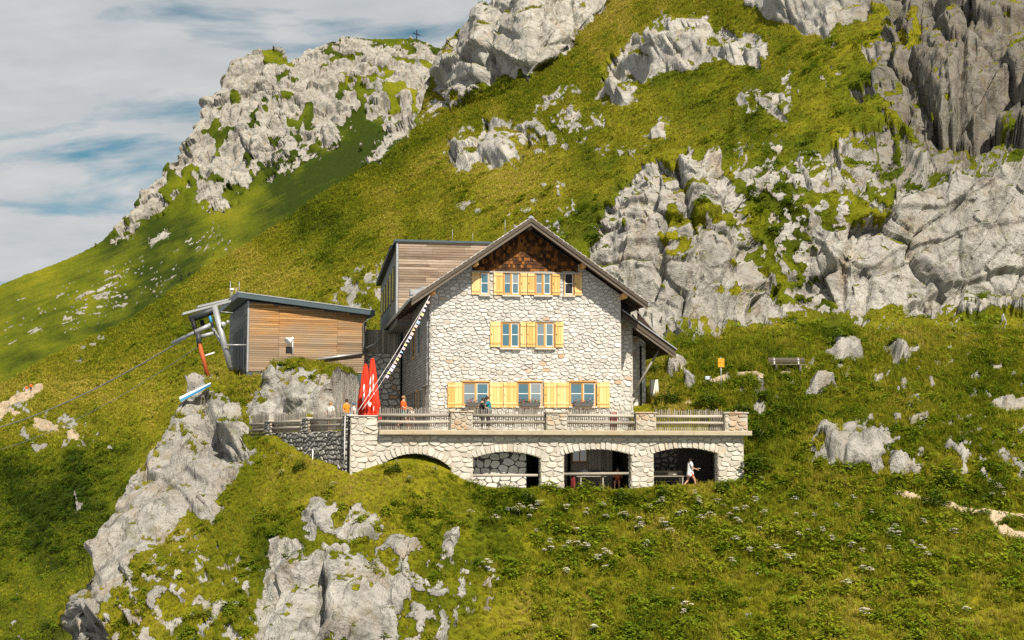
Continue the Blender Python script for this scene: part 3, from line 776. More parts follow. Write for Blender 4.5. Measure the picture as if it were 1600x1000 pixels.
dark = 0.30 * (dist > 370) + sstep(1290, 1400, qx + wob[:, 0] * 20) * (1 - sstep(190, 300, qy + wob[:, 1] * 25)) * (dist > 100) * (dist < 330)  # shade of the upper right crag painted into its rock colour; far rock slightly darker
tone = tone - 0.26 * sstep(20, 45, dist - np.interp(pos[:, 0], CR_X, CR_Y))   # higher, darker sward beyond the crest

# ------------------------------------------------------------------ ground materials
def land_mat():
    t = NT('alpine_ground')
    att = lambda n: t.n('ShaderNodeAttribute', attribute_name=n).outputs['Fac']
    p = t.pos()
    # turf
    n1 = t.noise(0.10, 5, 0.6, p); n2 = t.noise(0.9, 5, 0.65, p); n3 = t.noise(4.5, 4, 0.7, p)
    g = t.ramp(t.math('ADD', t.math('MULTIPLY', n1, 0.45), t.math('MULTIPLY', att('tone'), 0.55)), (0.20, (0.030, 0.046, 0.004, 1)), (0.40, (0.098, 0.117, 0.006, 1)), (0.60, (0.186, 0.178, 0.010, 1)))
    g = t.mix(0.8, g, t.ramp(n2, (0.3, (0.55, 0.62, 0.5, 1)), (0.5, (1, 1, 1, 1)), (0.72, (1.35, 1.25, 1.1, 1))), 'MULTIPLY')
    g = t.mix(0.75, g, t.ramp(n3, (0.3, (0.45, 0.5, 0.45, 1)), (0.52, (1, 1, 1, 1)), (0.75, (1.4, 1.35, 1.2, 1))), 'MULTIPLY')
    # limestone
    r0 = t.noise(0.06, 4, 0.6, p); r1 = t.noise(0.55, 7, 0.68, p, 0.6); r2 = t.noise(2.6, 6, 0.72, p); r4 = t.noise(11.0, 4, 0.7, p)
    streak = t.noise(1.0, 6, 0.65, t.pos((0.55, 0.55, 0.06)))
    k = t.ramp(r1, (0.26, (0.08, 0.075, 0.067, 1)), (0.38, (0.25, 0.24, 0.22, 1)), (0.50, (0.42, 0.405, 0.37, 1)), (0.8, (0.53, 0.51, 0.465, 1)))
    k = t.mix(0.6, k, t.ramp(r2, (0.26, (0.36, 0.35, 0.33, 1)), (0.44, (1, 1, 1, 1)), (0.75, (1.2, 1.19, 1.16, 1))), 'MULTIPLY')
    k = t.mix(t.ramp(streak, (0.52, 0.0), (0.66, 0.45)), k, (0.33, 0.22, 0.12, 1))
    k = t.mix(t.ramp(streak, (0.30, 0.55), (0.42, 0.0)), k, (0.12, 0.12, 0.125, 1))
    k = t.mix(t.ramp(r0, (0.40, 0.35), (0.55, 0.0)), k, (0.20, 0.185, 0.16, 1))
    vo = t.n('ShaderNodeTexVoronoi', feature='DISTANCE_TO_EDGE'); vo.inputs['Scale'].default_value = 0.55
    wv = t.n('ShaderNodeVectorMath', operation='ADD'); t.l(t.pos((1, 1, 0.55)), wv.inputs[0])
    nv = t.n('ShaderNodeTexNoise'); nv.inputs['Scale'].default_value = 0.8; nv.inputs['Detail'].default_value = 5; t.l(p, nv.inputs['Vector'])
    t.l(nv.outputs['Color'], wv.inputs[1]); t.l(wv.outputs[0], vo.inputs['Vector'])
    k = t.mix(t.math('MULTIPLY', t.ramp(vo.outputs['Distance'], (0.0, 0.5), (0.035, 0.0)), t.ramp(r0, (0.45, 0.0), (0.62, 1.0))), k, (0.09, 0.08, 0.065, 1))
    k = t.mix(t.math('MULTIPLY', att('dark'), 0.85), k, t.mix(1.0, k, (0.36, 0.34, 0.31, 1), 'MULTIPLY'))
    moss = t.math('MULTIPLY', t.ramp(t.noise(0.8, 5, 0.7, p), (0.55, 0.0), (0.66, 1.0)), 0.45)
    k = t.mix(moss, k, (0.13, 0.125, 0.04, 1))
    d = t.ramp(r2, (0.3, (0.40, 0.30, 0.19, 1)), (0.7, (0.58, 0.47, 0.33, 1)))
    rk = t.ramp(t.math('ADD', att('rock'), t.math('MULTIPLY', t.math('SUBTRACT', t.noise(3.2, 5, 0.7, p), 0.5), 0.9)), (0.42, 0.0), (0.56, 1.0))
    dk = t.ramp(t.math('ADD', att('dirt'), t.math('MULTIPLY', t.math('SUBTRACT', n3, 0.5), 0.8)), (0.4, 0.0), (0.6, 1.0))
    col = t.mix(rk, g, k); col = t.mix(dk, col, d)
    hr = t.math('ADD', t.math('MULTIPLY', r1, 1.0), t.math('ADD', t.math('MULTIPLY', r2, 0.45), t.math('MULTIPLY', r4, 0.12)))
    hg = t.math('ADD', t.math('MULTIPLY', n2, 0.5), t.math('MULTIPLY', n3, 0.35))
    m = t.n('ShaderNodeMix', data_type='FLOAT'); t.l(rk, m.inputs['Factor']); t.l(hg, m.inputs['A']); t.l(hr, m.inputs['B'])
    return t.done(col, 0.95, t.bump(m.outputs['Result'], 1.0, 0.6), 0.05)
M['land'] = land_mat()

# ------------------------------------------------------------------ cut the terrain grid into pieces of the setting
def land_piece(name, mask):
    """faces of the terrain grid whose cell is in the mask"""
    fi, fj = np.where(mask)
    q = np.stack([fi * NR + fj, (fi + 1) * NR + fj, (fi + 1) * NR + fj + 1, fi * NR + fj + 1], axis=1)
    ids, inv = np.unique(q.ravel(), return_inverse=True)
    me = bpy.data.meshes.new(name)
    me.vertices.add(len(ids)); me.vertices.foreach_set('co', pos2[ids].astype(np.float32).ravel())
    nf = len(q)
    me.loops.add(nf * 4); me.loops.foreach_set('vertex_index', inv.astype(np.int32))
    me.polygons.add(nf); me.polygons.foreach_set('loop_start', np.arange(0, nf * 4, 4, dtype=np.int32)); me.polygons.foreach_set('loop_total', np.full(nf, 4, np.int32))
    rm = rockg[fi, fj] < 0.5
    qv = pos2[q]; el_ = np.linalg.norm(qv - np.roll(qv, 1, axis=1), axis=2)
    rm |= el_.max(1) > 3.2 * el_.min(1)
    me.polygons.foreach_set('use_smooth', rm)
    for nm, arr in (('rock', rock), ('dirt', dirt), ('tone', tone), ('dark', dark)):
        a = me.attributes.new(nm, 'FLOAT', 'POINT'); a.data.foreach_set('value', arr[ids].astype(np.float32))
    me.materials.append(M['land'])
    me.update(); me.validate()
    o = bpy.data.objects.new(name, me); COL.objects.link(o)
    return tag(o, kind='structure')
cx = 0.25 * (Pp[:-1, :-1] + Pp[1:, :-1] + Pp[1:, 1:] + Pp[:-1, 1:])
cX, cY = cx[..., 0], cx[..., 1]
cle = np.interp(cY, LE_Y, LE_X)
ccl = np.interp(cX, CL_X, CL_Y) + 0.0
ccw = np.interp(cX, CL_X, CL_W)
ccr = np.interp(cX, CR_X, CR_Y)
knoll = (cY < np.where(cX > -13, np.where(cX > 4, ccl, 112), 112)) & (cX > np.where(cY < 100, cle - 14, cle - 4))
cliff = ~knoll & (cX > 4) & (cY < ccl + ccw + 6)
mount = cY > ccr + 45
hill = ~knoll & ~cliff & ~mount
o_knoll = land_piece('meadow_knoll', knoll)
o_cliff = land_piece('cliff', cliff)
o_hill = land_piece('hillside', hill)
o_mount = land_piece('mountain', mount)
def ground(x, y):
    """height of the finished ground near (x, y)"""
    t = x / y
    c = np.clip(np.searchsorted(tx, t), 1, NC - 1)
    w = (t - tx[c - 1]) / (tx[c] - tx[c - 1])
    za = np.interp(y, Pp[c - 1, :, 1], Pp2[c - 1, :, 2]); zb = np.interp(y, Pp[c, :, 1], Pp2[c, :, 2])
    return float(za * (1 - w) + zb * w)
# ------------------------------------------------------------------ masonry
def clip_half(poly, p, n):
    """keep the side of the convex polygon where (q-p).n <= 0"""
    out = []
    for i in range(len(poly)):
        a = poly[i]; b = poly[(i + 1) % len(poly)]
        da = (a[0] - p[0]) * n[0] + (a[1] - p[1]) * n[1]; db = (b[0] - p[0]) * n[0] + (b[1] - p[1]) * n[1]
        if da <= 0: out.append(a)
        if (da < 0 < db) or (db < 0 < da):
            t = da / (da - db); out.append((a[0] + (b[0] - a[0]) * t, a[1] + (b[1] - a[1]) * t))
    return out
def area(p):
    return 0.5 * abs(sum(p[i][0] * p[(i + 1) % len(p)][1] - p[(i + 1) % len(p)][0] * p[i][1] for i in range(len(p))))
def stones2d(region, w, h, gap, rng, holes=(), jit=0.42, clips=None, coursed=0.0):
    """rubble masonry: gapped cells filling a convex region, cut back at openings"""
    xs = [q[0] for q in region]; ys = [q[1] for q in region]
    seeds = []; rows = int(math.ceil((max(ys) - min(ys)) / h)) + 2
    grid = {}
    for r in range(-1, rows):
        x = min(xs) - w * rng.uniform(0.5, 1.5); k = 0
        while x < max(xs) + w:
            ww = w * (rng.uniform(0.5, 1.2) if rng.random() < 0.75 else rng.uniform(1.2, 1.9))
            s = (x + ww / 2 + rng.uniform(-0.2, 0.2) * w, min(ys) + (r + 0.5) * h + rng.uniform(-jit, jit) * h * (1 - coursed))
            seeds.append(s); x += ww
    asp = h / w
    for s in seeds:
        grid.setdefault((int(s[0] // w), int(s[1] // h)), []).append(s)
    out = []
    for s in seeds:
        if any(a < s[0] < b and c < s[1] < d for a, b, c, d in holes): continue
        gx, gy = int(s[0] // w), int(s[1] // h)
        poly = [(s[0] - 2 * w, s[1] - 2 * h), (s[0] + 2 * w, s[1] - 2 * h), (s[0] + 2 * w, s[1] + 2 * h), (s[0] - 2 * w, s[1] + 2 * h)]
        for dx in (-2, -1, 0, 1, 2):
            for dy in (-2, -1, 0, 1, 2):
                for q in grid.get((gx + dx, gy + dy), ()):
                    if q is s: continue
                    nx, ny = (q[0] - s[0]) * asp * asp, (q[1] - s[1])       # stones lie flat: stretched metric
                    L = math.hypot(nx, ny)
                    if L < 1e-6: continue
                    nx /= L; ny /= L
                    m = ((s[0] + q[0]) / 2 - nx * gap / 2, (s[1] + q[1]) / 2 - ny * gap / 2)
                    poly = clip_half(poly, m, (nx, ny))
                    if len(poly) < 3: break
                if len(poly) < 3: break
            if len(poly) < 3: break
        if len(poly) < 3: continue
        n = len(region)
        for i in range(n):
            a = region[i]; b = region[(i + 1) % n]
            ex, ey = b[0] - a[0], b[1] - a[1]; L = math.hypot(ex, ey)
            poly = clip_half(poly, a, (ey / L, -ex / L))
            if len(poly) < 3: break
        if len(poly) < 3: continue
        for a, b, c, d in holes:
            if max(p[0] for p in poly) <= a or min(p[0] for p in poly) >= b or max(p[1] for p in poly) <= c or min(p[1] for p in poly) >= d: continue
            opts = [(a - s[0], (a, 0), (1, 0)), (s[0] - b, (b, 0), (-1, 0)), (c - s[1], (0, c), (0, 1)), (s[1] - d, (0, d), (0, -1))]
            _, p, nn = max(opts, key=lambda t: t[0])
            poly = clip_half(poly, p, nn)
            if len(poly) < 3: break
        if len(poly) < 3: continue
        if clips: poly = clips(poly, s)
        if len(poly) < 3 or area(poly) < 0.12 * w * h: continue
        out.append(poly)
    return out
def chaikin(p, k=0.22):
    o = []
    for i in range(len(p)):
        a = p[i]; b = p[(i + 1) % len(p)]
        if math.hypot(b[0] - a[0], b[1] - a[1]) < 0.03:
            o.append(((a[0] + b[0]) / 2, (a[1] + b[1]) / 2)); continue
        o.append((a[0] + (b[0] - a[0]) * k, a[1] + (b[1] - a[1]) * k)); o.append((a[0] + (b[0] - a[0]) * (1 - k), a[1] + (b[1] - a[1]) * (1 - k)))
    return o
def stone_shape(mb, poly, to3, rng, out=0.05, bev=0.03, back=0.03):
    """one stone: a rounded outline standing proud of the wall, its face slightly tilted"""
    p = chaikin(poly)
    cxx = sum(q[0] for q in p) / len(p); cyy = sum(q[1] for q in p) / len(p)
    o = out * rng.uniform(0.55, 1.25); tx_, ty_ = rng.uniform(-0.12, 0.12), rng.uniform(-0.12, 0.12)
    base = len(mb.v); n = len(p)
    for q in p: mb.v.append(tuple(to3(q[0], q[1], -back)))
    for q in p:
        d = math.hypot(q[0] - cxx, q[1] - cyy) or 1; k = max(0.35, 1 - bev / d)
        x = cxx + (q[0] - cxx) * k; y = cyy + (q[1] - cyy) * k
        mb.v.append(tuple(to3(x, y, o + tx_ * (x - cxx) + ty_ * (y - cyy) + rng.uniform(-0.006, 0.006))))
    for i in range(n):
        j = (i + 1) % n
        mb.f.append((base + i, base + j, base + n + j, base + n + i))
    mb.f.append(tuple(base + n + i for i in range(n)))
def lay(polys, parent, to3, mat, rng, most=300, small=None, name='stone', **k):
    polys = sorted(polys, key=area, reverse=True)
    for p in polys[:most]:
        mb = MB(); stone_shape(mb, p, to3, rng, **k); mb.build(name, mat, parent)
    rest = polys[most:]
    if rest:
        mb = MB()
        for p in rest: stone_shape(mb, p, to3, rng, **k)
        o = mb.build('small_stones', small or mat, parent); tag(o, kind='stuff')
def rect(a, b, c, d): return [(a, c), (b, c), (b, d), (a, d)]

# ------------------------------------------------------------------ the hut
rng = random.Random(11)
UL, UR, VF, VB = 4.66, 15.55, 5.5, 29.0        # main walls
RC, RZ, EZ, EL, ER = 10.15, 13.41, 8.79, 3.49, 16.81   # ridge, eaves
SLOPE = (RZ - EZ) / (RC - EL)
def roof_z(u): return RZ - SLOPE * abs(u - RC)
hut = hut_thing('mountain_hut', 10.15, 17, 1.4, 'pale rubble stone mountain hut with yellow shutters under a steep shingle gable roof', 'hut')
G0 = 0.9
TH = 0.42
wall = MB()
pz = lambda u: roof_z(u) - TH
sec = [(UL, G0), (UR, G0), (UR, pz(UR)), (RC, pz(RC)), (UL, pz(UL))]
n0 = len(wall.v)
for v in (VF, VB): wall.v += [(a, v, b) for a, b in sec]
wall.f.append((0, 1, 2, 3, 4)); wall.f.append((9, 8, 7, 6, 5))
for i in range(5):
    j = (i + 1) % 5; wall.f.append((i, i + 5, j + 5, j))
wall_o = wall.build('wall', M['mortar'], hut)
# openings on the front: (window px box, shutters px boxes)
def fbox(x0, x1, y0, y1, v=VF - 0.05):
    a = onv(x0, y0, v); b = onv(x1, y1, v); c = onv(x0, y1, v); d = onv(x1, y0, v)
    return (a[0], b[0], (b[1] + c[1]) / 2, (a[1] + d[1]) / 2)
WIN = [((750, 764.5, 425.5, 460.5), 1), ((786, 812, 425.5, 461), 2), ((835.5, 861.5, 425.8, 461.3), 2), ((881, 896.5, 426, 461.5), 1),
       ((782.7, 812, 503.5, 543.5), 2), ((837, 866.2, 503.5, 543.5), 2),
       ((722.5, 764.5, 597, 634.5), 2), ((807.3, 847.5, 597, 634.5), 2), ((889.5, 931, 597, 634.5), 2)]
SHUT = [(736.8, 749.5, 424.5, 460.5), (771, 785.5, 424.8, 461), (812.5, 823.5, 425, 461), (824, 835, 425, 461), (862.2, 875, 425.3, 461.8), (897.2, 909, 426, 462),
        (765.8, 782, 502.5, 542.5), (812.8, 822, 502.8, 542.5), (822.8, 836.3, 502.8, 542.5), (867.2, 880.2, 503, 543),
        (699, 722, 597.5, 637), (765, 786, 597.5, 637), (786.5, 807, 597.5, 637), (849.5, 869.5, 597.5, 637), (870, 889, 597.5, 637), (932, 952.5, 597.5, 637)]
wboxes = [fbox(*w) for w, _ in WIN]; sboxes = [fbox(*q) for q in SHUT]
PAN = (fbox(738, 903, 424, 424)[0], fbox(738, 903, 424, 424)[1], 10.44)   # shingled gable panel above the top windows
holes = [(a - 0.03, b + 0.03, c - 0.05, d + 0.04) for a, b, c, d in wboxes] + [(PAN[0], PAN[1], PAN[2], 15)]
reg = [(UL + 0.02, 1.3), (UR - 0.02, 1.3), (UR - 0.02, pz(UR) - 0.02), (RC, pz(RC) - 0.02), (UL + 0.02, pz(UL) - 0.02)]
polys = stones2d(reg, 0.36, 0.205, 0.012, rng, holes)
lay(polys, wall_o, lambda a, b, o: (a, VF - o, b), M['facade'], rng, 300, M['facade_small'], out=0.052, bev=0.030)
# left corner stones turning onto the side
sidep = stones2d(rect(VF + 0.02, VF + 0.32, 1.3, pz(UL) - 0.1), 0.35, 0.3, 0.03, rng)
mb = MB()
for p in sidep: stone_shape(mb, p, lambda a, b, o: (UL - o, a, b), rng, 0.04, 0.03)
tag(mb.build('corner_stones', M['facade_small'], wall_o), kind='stuff')
# gable panel of wooden shingles
panel = MB().poly([(PAN[0], VF - 0.012, PAN[2]), (PAN[1], VF - 0.012, PAN[2]), (PAN[1], VF - 0.012, pz(PAN[1]) - 0.01), (RC, VF - 0.012, pz(RC) - 0.01), (PAN[0], VF - 0.012, pz(PAN[0]) - 0.01)])
gable = panel.build('gable_panel', M['soffit'], hut)
mb = MB(); z = PAN[2] + 0.02; row = 0
while z < 13.0:
    u = PAN[0] + 0.02 + rng.uniform(-0.1, 0)
    while u < PAN[1] - 0.05:
        w = rng.uniform(0.11, 0.24)
        if u > PAN[0] and u + w < PAN[1] and z + 0.25 < pz(u + w / 2) - 0.03:
            d = rng.uniform(0.0, 0.014); lo = z - rng.uniform(0, 0.035)
            mb.hull8([(u, VF - 0.065 - d, lo), (u + w - 0.012, VF - 0.065 - d, lo), (u + w - 0.012, VF - 0.02, lo), (u, VF - 0.02, lo),
                      (u, VF - 0.030 - d, lo + 0.27), (u + w - 0.012, VF - 0.030 - d, lo + 0.27), (u + w - 0.012, VF - 0.02, lo + 0.27), (u, VF - 0.02, lo + 0.27)])
        u += w
    z += 0.205; row += 1
tag(mb.build('shingles', M['gable_shingle'], gable), kind='stuff')
MB().box(PAN[0] - 0.05, PAN[1] + 0.05, VF - 0.13, VF - 0.068, PAN[2] - 0.09, PAN[2] - 0.01).build('drip_board', M['grey_wood'], gable)

def make_window(parent, box, n, v=VF, flip=False, frame='frame', muntin=True, deep=0.10):
    a, b, c, d = box
    w = MB().box(a, b, v - 0.018, v - 0.006, c, d).build('window', M['dark_metal'], parent)
    ft = 0.07 if (b - a) > 0.7 else 0.055
    for q in ((a, a + ft, c, d), (b - ft, b, c, d), (a + ft + 0.001, b - ft - 0.001, d - ft, d), (a + ft + 0.001, b - ft - 0.001, c, c + ft)):
        MB().bbox(q[0], q[1], v - 0.085, v - 0.02, q[2], q[3], 0.008).build('frame', M[frame], w)
    n_ = n; iw = (b - a - 2 * ft); gapm = 0.10 if n == 2 else 0
    pw = (iw - gapm * (n - 1)) / n
    if n == 2:
        m = (a + b) / 2
        MB().bbox(m - gapm / 2, m + gapm / 2, v - 0.092, v - 0.02, c + ft + 0.001, d - ft - 0.001, 0.01).build('mullion', M[frame], w)
    for k in range(n):
        x0 = a + ft + k * (pw + gapm); x1 = x0 + pw
        zm = c + ft + (d - c - 2 * ft) * 0.52
        for (z0, z1) in ((c + ft, zm), (zm, d - ft)):
            t = 0.028
            MB().box(x0 + t, x1 - t, v - 0.040 - rng.uniform(0, 0.003), v - 0.022, z0 + t * 0.6, z1 - t * 0.6).build('pane', M['glass'], w)
        MB().box(x0 + 0.012, x1 - 0.012, v - 0.056, v - 0.024, zm - 0.018, zm + 0.018).build('glazing_bar', M['white_paint'], w)
        sb = MB()
        sb.box(x0 + 0.001, x0 + 0.03, v - 0.062, v - 0.024, c + ft + 0.001, d - ft - 0.001)
        sb.box(x1 - 0.03, x1 - 0.001, v - 0.062, v - 0.024, c + ft + 0.001, d - ft - 0.001)
        sb.box(x0 + 0.031, x1 - 0.031, v - 0.060, v - 0.024, d - ft - 0.04, d - ft - 0.002)
        sb.box(x0 + 0.031, x1 - 0.031, v - 0.060, v - 0.024, c + ft + 0.002, c + ft + 0.05)
        sb.build('sash', M['white_paint'] if k == 1 or n == 1 else M[frame], w)
    return w
for wi, (bx, (_, n)) in enumerate(zip(wboxes, WIN)):
    w = make_window(hut, bx, n)
    if wi == 3:                                # this one stands open on a dark room
        for ch in w.children:
            if ch.name.startswith('pane'): ch.data.materials[0] = M['black']
    a, b, c, d = bx
    low = c < 4
    MB().bbox(a - 0.06, b + 0.06, VF - 0.20, VF - 0.05, c - 0.11, c - 0.012, 0.015).build('sill', M['sill'], w)
    if low:
        MB().bbox(a - 0.04, b + 0.04, VF - 0.15, VF - 0.075, d + 0.004, d + 0.075, 0.012).build('head_board', M['frame'], w)
    else:
        MB().bbox(a - 0.05, b + 0.05, VF - 0.13, VF - 0.075, d + 0.004, d + 0.05, 0.01).build('head_board', M['grey_wood'], w)
def make_shutter(parent, box, v=VF):
    a, b, c, d = box
    sh = MB().box(a + 0.004, b - 0.004, v - 0.105, v - 0.095, c + 0.006, d - 0.006).build('shutter', M['shutter'], parent)
    n = 3 if b - a < 0.6 else 4
    for k in range(n):
        x0 = a + (b - a) * k / n; x1 = a + (b - a) * (k + 1) / n
        MB().bbox(x0 + 0.004, x1 - 0.004, v - 0.126 - rng.uniform(0, 0.004), v - 0.106, c + rng.uniform(0, 0.008), d - rng.uniform(0, 0.008), 0.006).build('plank', M['shutter'], sh)
    for z in (c + 0.16 * (d - c), d - 0.14 * (d - c)):
        MB().bbox(a + 0.015, b - 0.015, v - 0.160, v - 0.1315, z - 0.055, z + 0.055, 0.010).build('batten', M['shutter'], sh)
    MB().box(b - 0.075 if rng.random() < 0.5 else a + 0.05, (b - 0.05) if False else (a + 0.075), v - 0.150, v - 0.1315, (c + d) / 2 - 0.03, (c + d) / 2 + 0.03).build('latch', M['black'], sh) if False else \
        MB().box(a + 0.05, a + 0.085, v - 0.158, v - 0.1315, (c + d) / 2 - 0.035, (c + d) / 2 + 0.035).build('latch', M['black'], sh)
    return sh
for q in sboxes: make_shutter(hut, q)
# roof
VR0, VR1 = 4.3, 30.2
def roof_slab(name, u0, z0, u1, z1, v0, v1, th, mat, par):
    return MB().hull8([(u0, v0, z0 - th), (u1, v0, z1 - th), (u1, v1, z1 - th), (u0, v1, z0 - th), (u0, v0, z0), (u1, v0, z1), (u1, v1, z1), (u0, v1, z0)]).build(name, mat, par)
def roof_side(s, eu, ez, par, v0, v1, ru=RC, rz=RZ, n=26):
    """boarded deck, courses of shingles and the boards on its edges"""
    du, dz = eu - ru, ez - rz; L = math.hypot(du, dz)
    deck = roof_slab('roof', ru, rz - 0.10, eu, ez - 0.10, v0 + 0.03, v1, 0.14, M['soffit'], par)
    mb = MB(); nx, nz_ = -dz / L * s, abs(du) / L
    for k in range(n):
        t0, t1 = k / n, (k + 1.35) / n
        v = v0 - 0.02
        while v < v1:
            ww = rng.uniform(0.9, 1.5) if v > v0 + 1.2 else rng.uniform(0.22, 0.4)
            e = min(v + ww, v1); lift = rng.uniform(0.0, 0.018); t1b = t1 + rng.uniform(-0.006, 0.006)
            a = (ru + du * t0, rz + dz * t0 - 0.095); b = (ru + du * min(t1b, 1.012), rz + dz * min(t1b, 1.012) - 0.050)
            hh = 0.045 + lift
            mb.hull8([(a[0], v, a[1]), (b[0], v, b[1]), (b[0], e - 0.012, b[1]), (a[0], e - 0.012, a[1]), (a[0], v, a[1] + 0.025), (b[0], v, b[1] + hh), (b[0], e - 0.012, b[1] + hh), (a[0], e - 0.012, a[1] + 0.025)])
            v = e
    tag(mb.build('shingles', M['roof_shingle'], deck), kind='stuff')
    # barge boards: two, the lower one set back
    for (o0, o1, dv) in ((0.105, 0.30, 0.0), (0.305, 0.50, 0.055)):
        MB().hull8([(ru, v0 - 0.03 + dv, rz - o1), (eu, v0 - 0.03 + dv, ez - o1), (eu, v0 + 0.028 + dv, ez - o1), (ru, v0 + 0.028 + dv, rz - o1),
                    (ru, v0 - 0.03 + dv, rz - o0), (eu, v0 - 0.03 + dv, ez - o0), (eu, v0 + 0.028 + dv, ez - o0), (ru, v0 + 0.028 + dv, rz - o0)]).build('barge_board', M['barge'], deck)
    return deck
dl_ = roof_side(-1, EL, EZ, hut, VR0, VR1)
dr_ = roof_side(1, ER, EZ, hut, VR0, VR1)
# soffit boards under the overhangs
for eu, par in ((EL, dl_), (ER, dr_)):
    for k in range(7):
        v0 = VR0 + 0.13 + k * 0.165
        s = 1 if eu > RC else -1
        MB().hull8([(RC, v0, RZ - 0.29), (eu, v0, EZ - 0.29), (eu, v0 + 0.155, EZ - 0.29), (RC, v0 + 0.155, RZ - 0.29), (RC, v0, RZ - 0.255), (eu, v0, EZ - 0.255), (eu, v0 + 0.155, EZ - 0.255), (RC, v0 + 0.155, RZ - 0.255)]).build('soffit_board', M['soffit'], par)
for u in (RC, RC - 3.05, RC + 3.05, RC - 5.45, RC + 5.45):
    zc = roof_z(u) - 0.52
    MB().bbox(u - 0.11, u + 0.11, VR0 + 0.18, VF + 0.2, zc - 0.14, zc + 0.12, 0.02).build('purlin_end', M['frame'] if u != RC else M['barge'], hut)
for k in range(12):
    v = VF + 0.6 + k * 1.9
    for s, eu, wl in ((-1, EL, UL), (1, ER, UR)):
        MB().hull8([(eu - s * 0.05, v, roof_z(eu) - 0.43), (wl - s * 0.1, v, roof_z(wl) - 0.43), (wl - s * 0.1, v + 0.12, roof_z(wl) - 0.43), (eu - s * 0.05, v + 0.12, roof_z(eu) - 0.43),
                    (eu - s * 0.05, v, roof_z(eu) - 0.26), (wl - s * 0.1, v, roof_z(wl) - 0.26), (wl - s * 0.1, v + 0.12, roof_z(wl) - 0.26), (eu - s * 0.05, v + 0.12, roof_z(eu) - 0.26)]).build('rafter', M['soffit'], hut)
MB().tube([(EL - 0.09, VR0 + 0.15, EZ - 0.14), (EL - 0.09, VR1 - 0.2, EZ - 0.20)], 0.085, 8).build('gutter', M['gutter'], hut)
MB().tube([(ER + 0.09, VR0 + 0.15, EZ - 0.14), (ER + 0.09, VR1 - 0.2, EZ - 0.20)], 0.085, 8).build('gutter', M['gutter'], hut)
# ridge cap, lightning rods
MB().hull8([(RC - 0.2, VR0 - 0.04, RZ - 0.10), (RC + 0.2, VR0 - 0.04, RZ - 0.10), (RC + 0.2, VR1, RZ - 0.10), (RC - 0.2, VR1, RZ - 0.10), (RC - 0.03, VR0 - 0.04, RZ + 0.045), (RC + 0.03, VR0 - 0.04, RZ + 0.045), (RC + 0.03, VR1, RZ + 0.045), (RC - 0.03, VR1, RZ + 0.045)]).build('ridge_cap', M['gutter'], hut)
for u, v, h in ((RC - 1.2, 6.0, 0.9), (RC + 3.1, 9.0, 1.2)):
    MB().tube([(u, v, roof_z(u) - 0.1), (u, v, roof_z(u) + h)], 0.014, 6).build('lightning_rod', M['gutter'], hut)
# metal sheet and pipe lying on the left roof by the rear block
MB().tube([(EL + 0.75, 9.2, roof_z(EL + 0.75) + 0.30), (EL + 2.3, 9.2, roof_z(EL + 2.3) - 0.35)], 0.19, 10).build('roof_pipe', M['galv'], hut)
MB().bbox(EL + 0.1, EL + 1.0, 6.4, 6.9, roof_z(EL + 0.5) - 0.05, roof_z(EL + 0.5) + 0.28, 0.05).build('roof_hatch', M['galv'], hut)
# shingled left wall, set back base of stone, windows with dark shutters
LV0, LV1 = VF + 0.30, 21.3
cl = MB().box(UL - 0.10, UL - 0.012, LV0, LV1, 4.0, pz(UL) - 0.15).build('side_cladding', M['side_shingle'], hut)
mb = MB(); z = 4.02
lwin = []
def sbox(x0, x1, yt, yb):
    v0, zt = onu(x0, yt, UL - 0.12); v1, _ = onu(x1, yt, UL - 0.12); _, zb = onu(x0, yb, UL - 0.12)
    return (min(v0, v1), max(v0, v1), zb, zt)
for q in ((659, 654, 505, 553), (650, 646, 510, 559), (643.5, 640.5, 515, 563), (638.5, 636, 520, 566)):
    lwin.append(sbox(*q))
for q in ((662, 657, 606, 652), (655.5, 651.5, 609, 652), (649.5, 645.5, 611, 652), (643, 638, 613, 652)):
    lwin.append(sbox(*q))
lwin = [(a, b, max(c, 1.45), d) for a, b, c, d in lwin]
while z < pz(UL) - 0.25:
    v = LV0 + rng.uniform(-0.2, 0.0)
    while v < LV1 - 0.05:
        w = rng.uniform(0.22, 0.42); v0 = max(v, LV0); v1 = min(v + w - 0.012, LV1)
        if v1 - v0 > 0.05 and not any(a - 0.02 < (v0 + v1) / 2 < b + 0.02 and c < z + 0.1 < d for a, b, c, d in lwin):
            dd = rng.uniform(0, 0.012)
            mb.hull8([(UL - 0.165 - dd, v1, z - 0.02), (UL - 0.165 - dd, v0, z - 0.02), (UL - 0.105, v0, z - 0.02), (UL - 0.105, v1, z - 0.02), (UL - 0.125 - dd, v1, z + 0.20), (UL - 0.125 - dd, v0, z + 0.20), (UL - 0.105, v0, z + 0.20), (UL - 0.105, v1, z + 0.20)])
        v += w
    z += 0.165
tag(mb.build('shingles', M['side_shingle'], cl), kind='stuff')
for k, (a, b, c, d) in enumerate(lwin):
    w = MB().box(UL - 0.16, UL - 0.115 if k < 4 else UL - 0.03, a, b, c, d).build('window', M['old_board'], hut)
    for q in ((a, a + 0.08, c, d), (b - 0.08, b, c, d), (a + 0.081, b - 0.081, d - 0.08, d), (a + 0.081, b - 0.081, c, c + 0.08)):
        MB().box(UL - 0.21, UL - 0.165, q[0], q[1], q[2], q[3]).build('frame', M['frame'] if k in (1, 5) else M['old_board'], w)
    MB().box(UL - 0.178, UL - 0.163, a + 0.1, b - 0.1, c + 0.1, d - 0.1).build('pane', M['glass'], w)
low = stones2d(rect(LV0, LV1, 1.3, 3.98), 0.5, 0.33, 0.03, rng, [(a, b, c, d) for a, b, c, d in lwin])
mb = MB()
for p in low: stone_shape(mb, p, lambda a, b, o: (UL - o, a, b), rng, 0.05, 0.04)
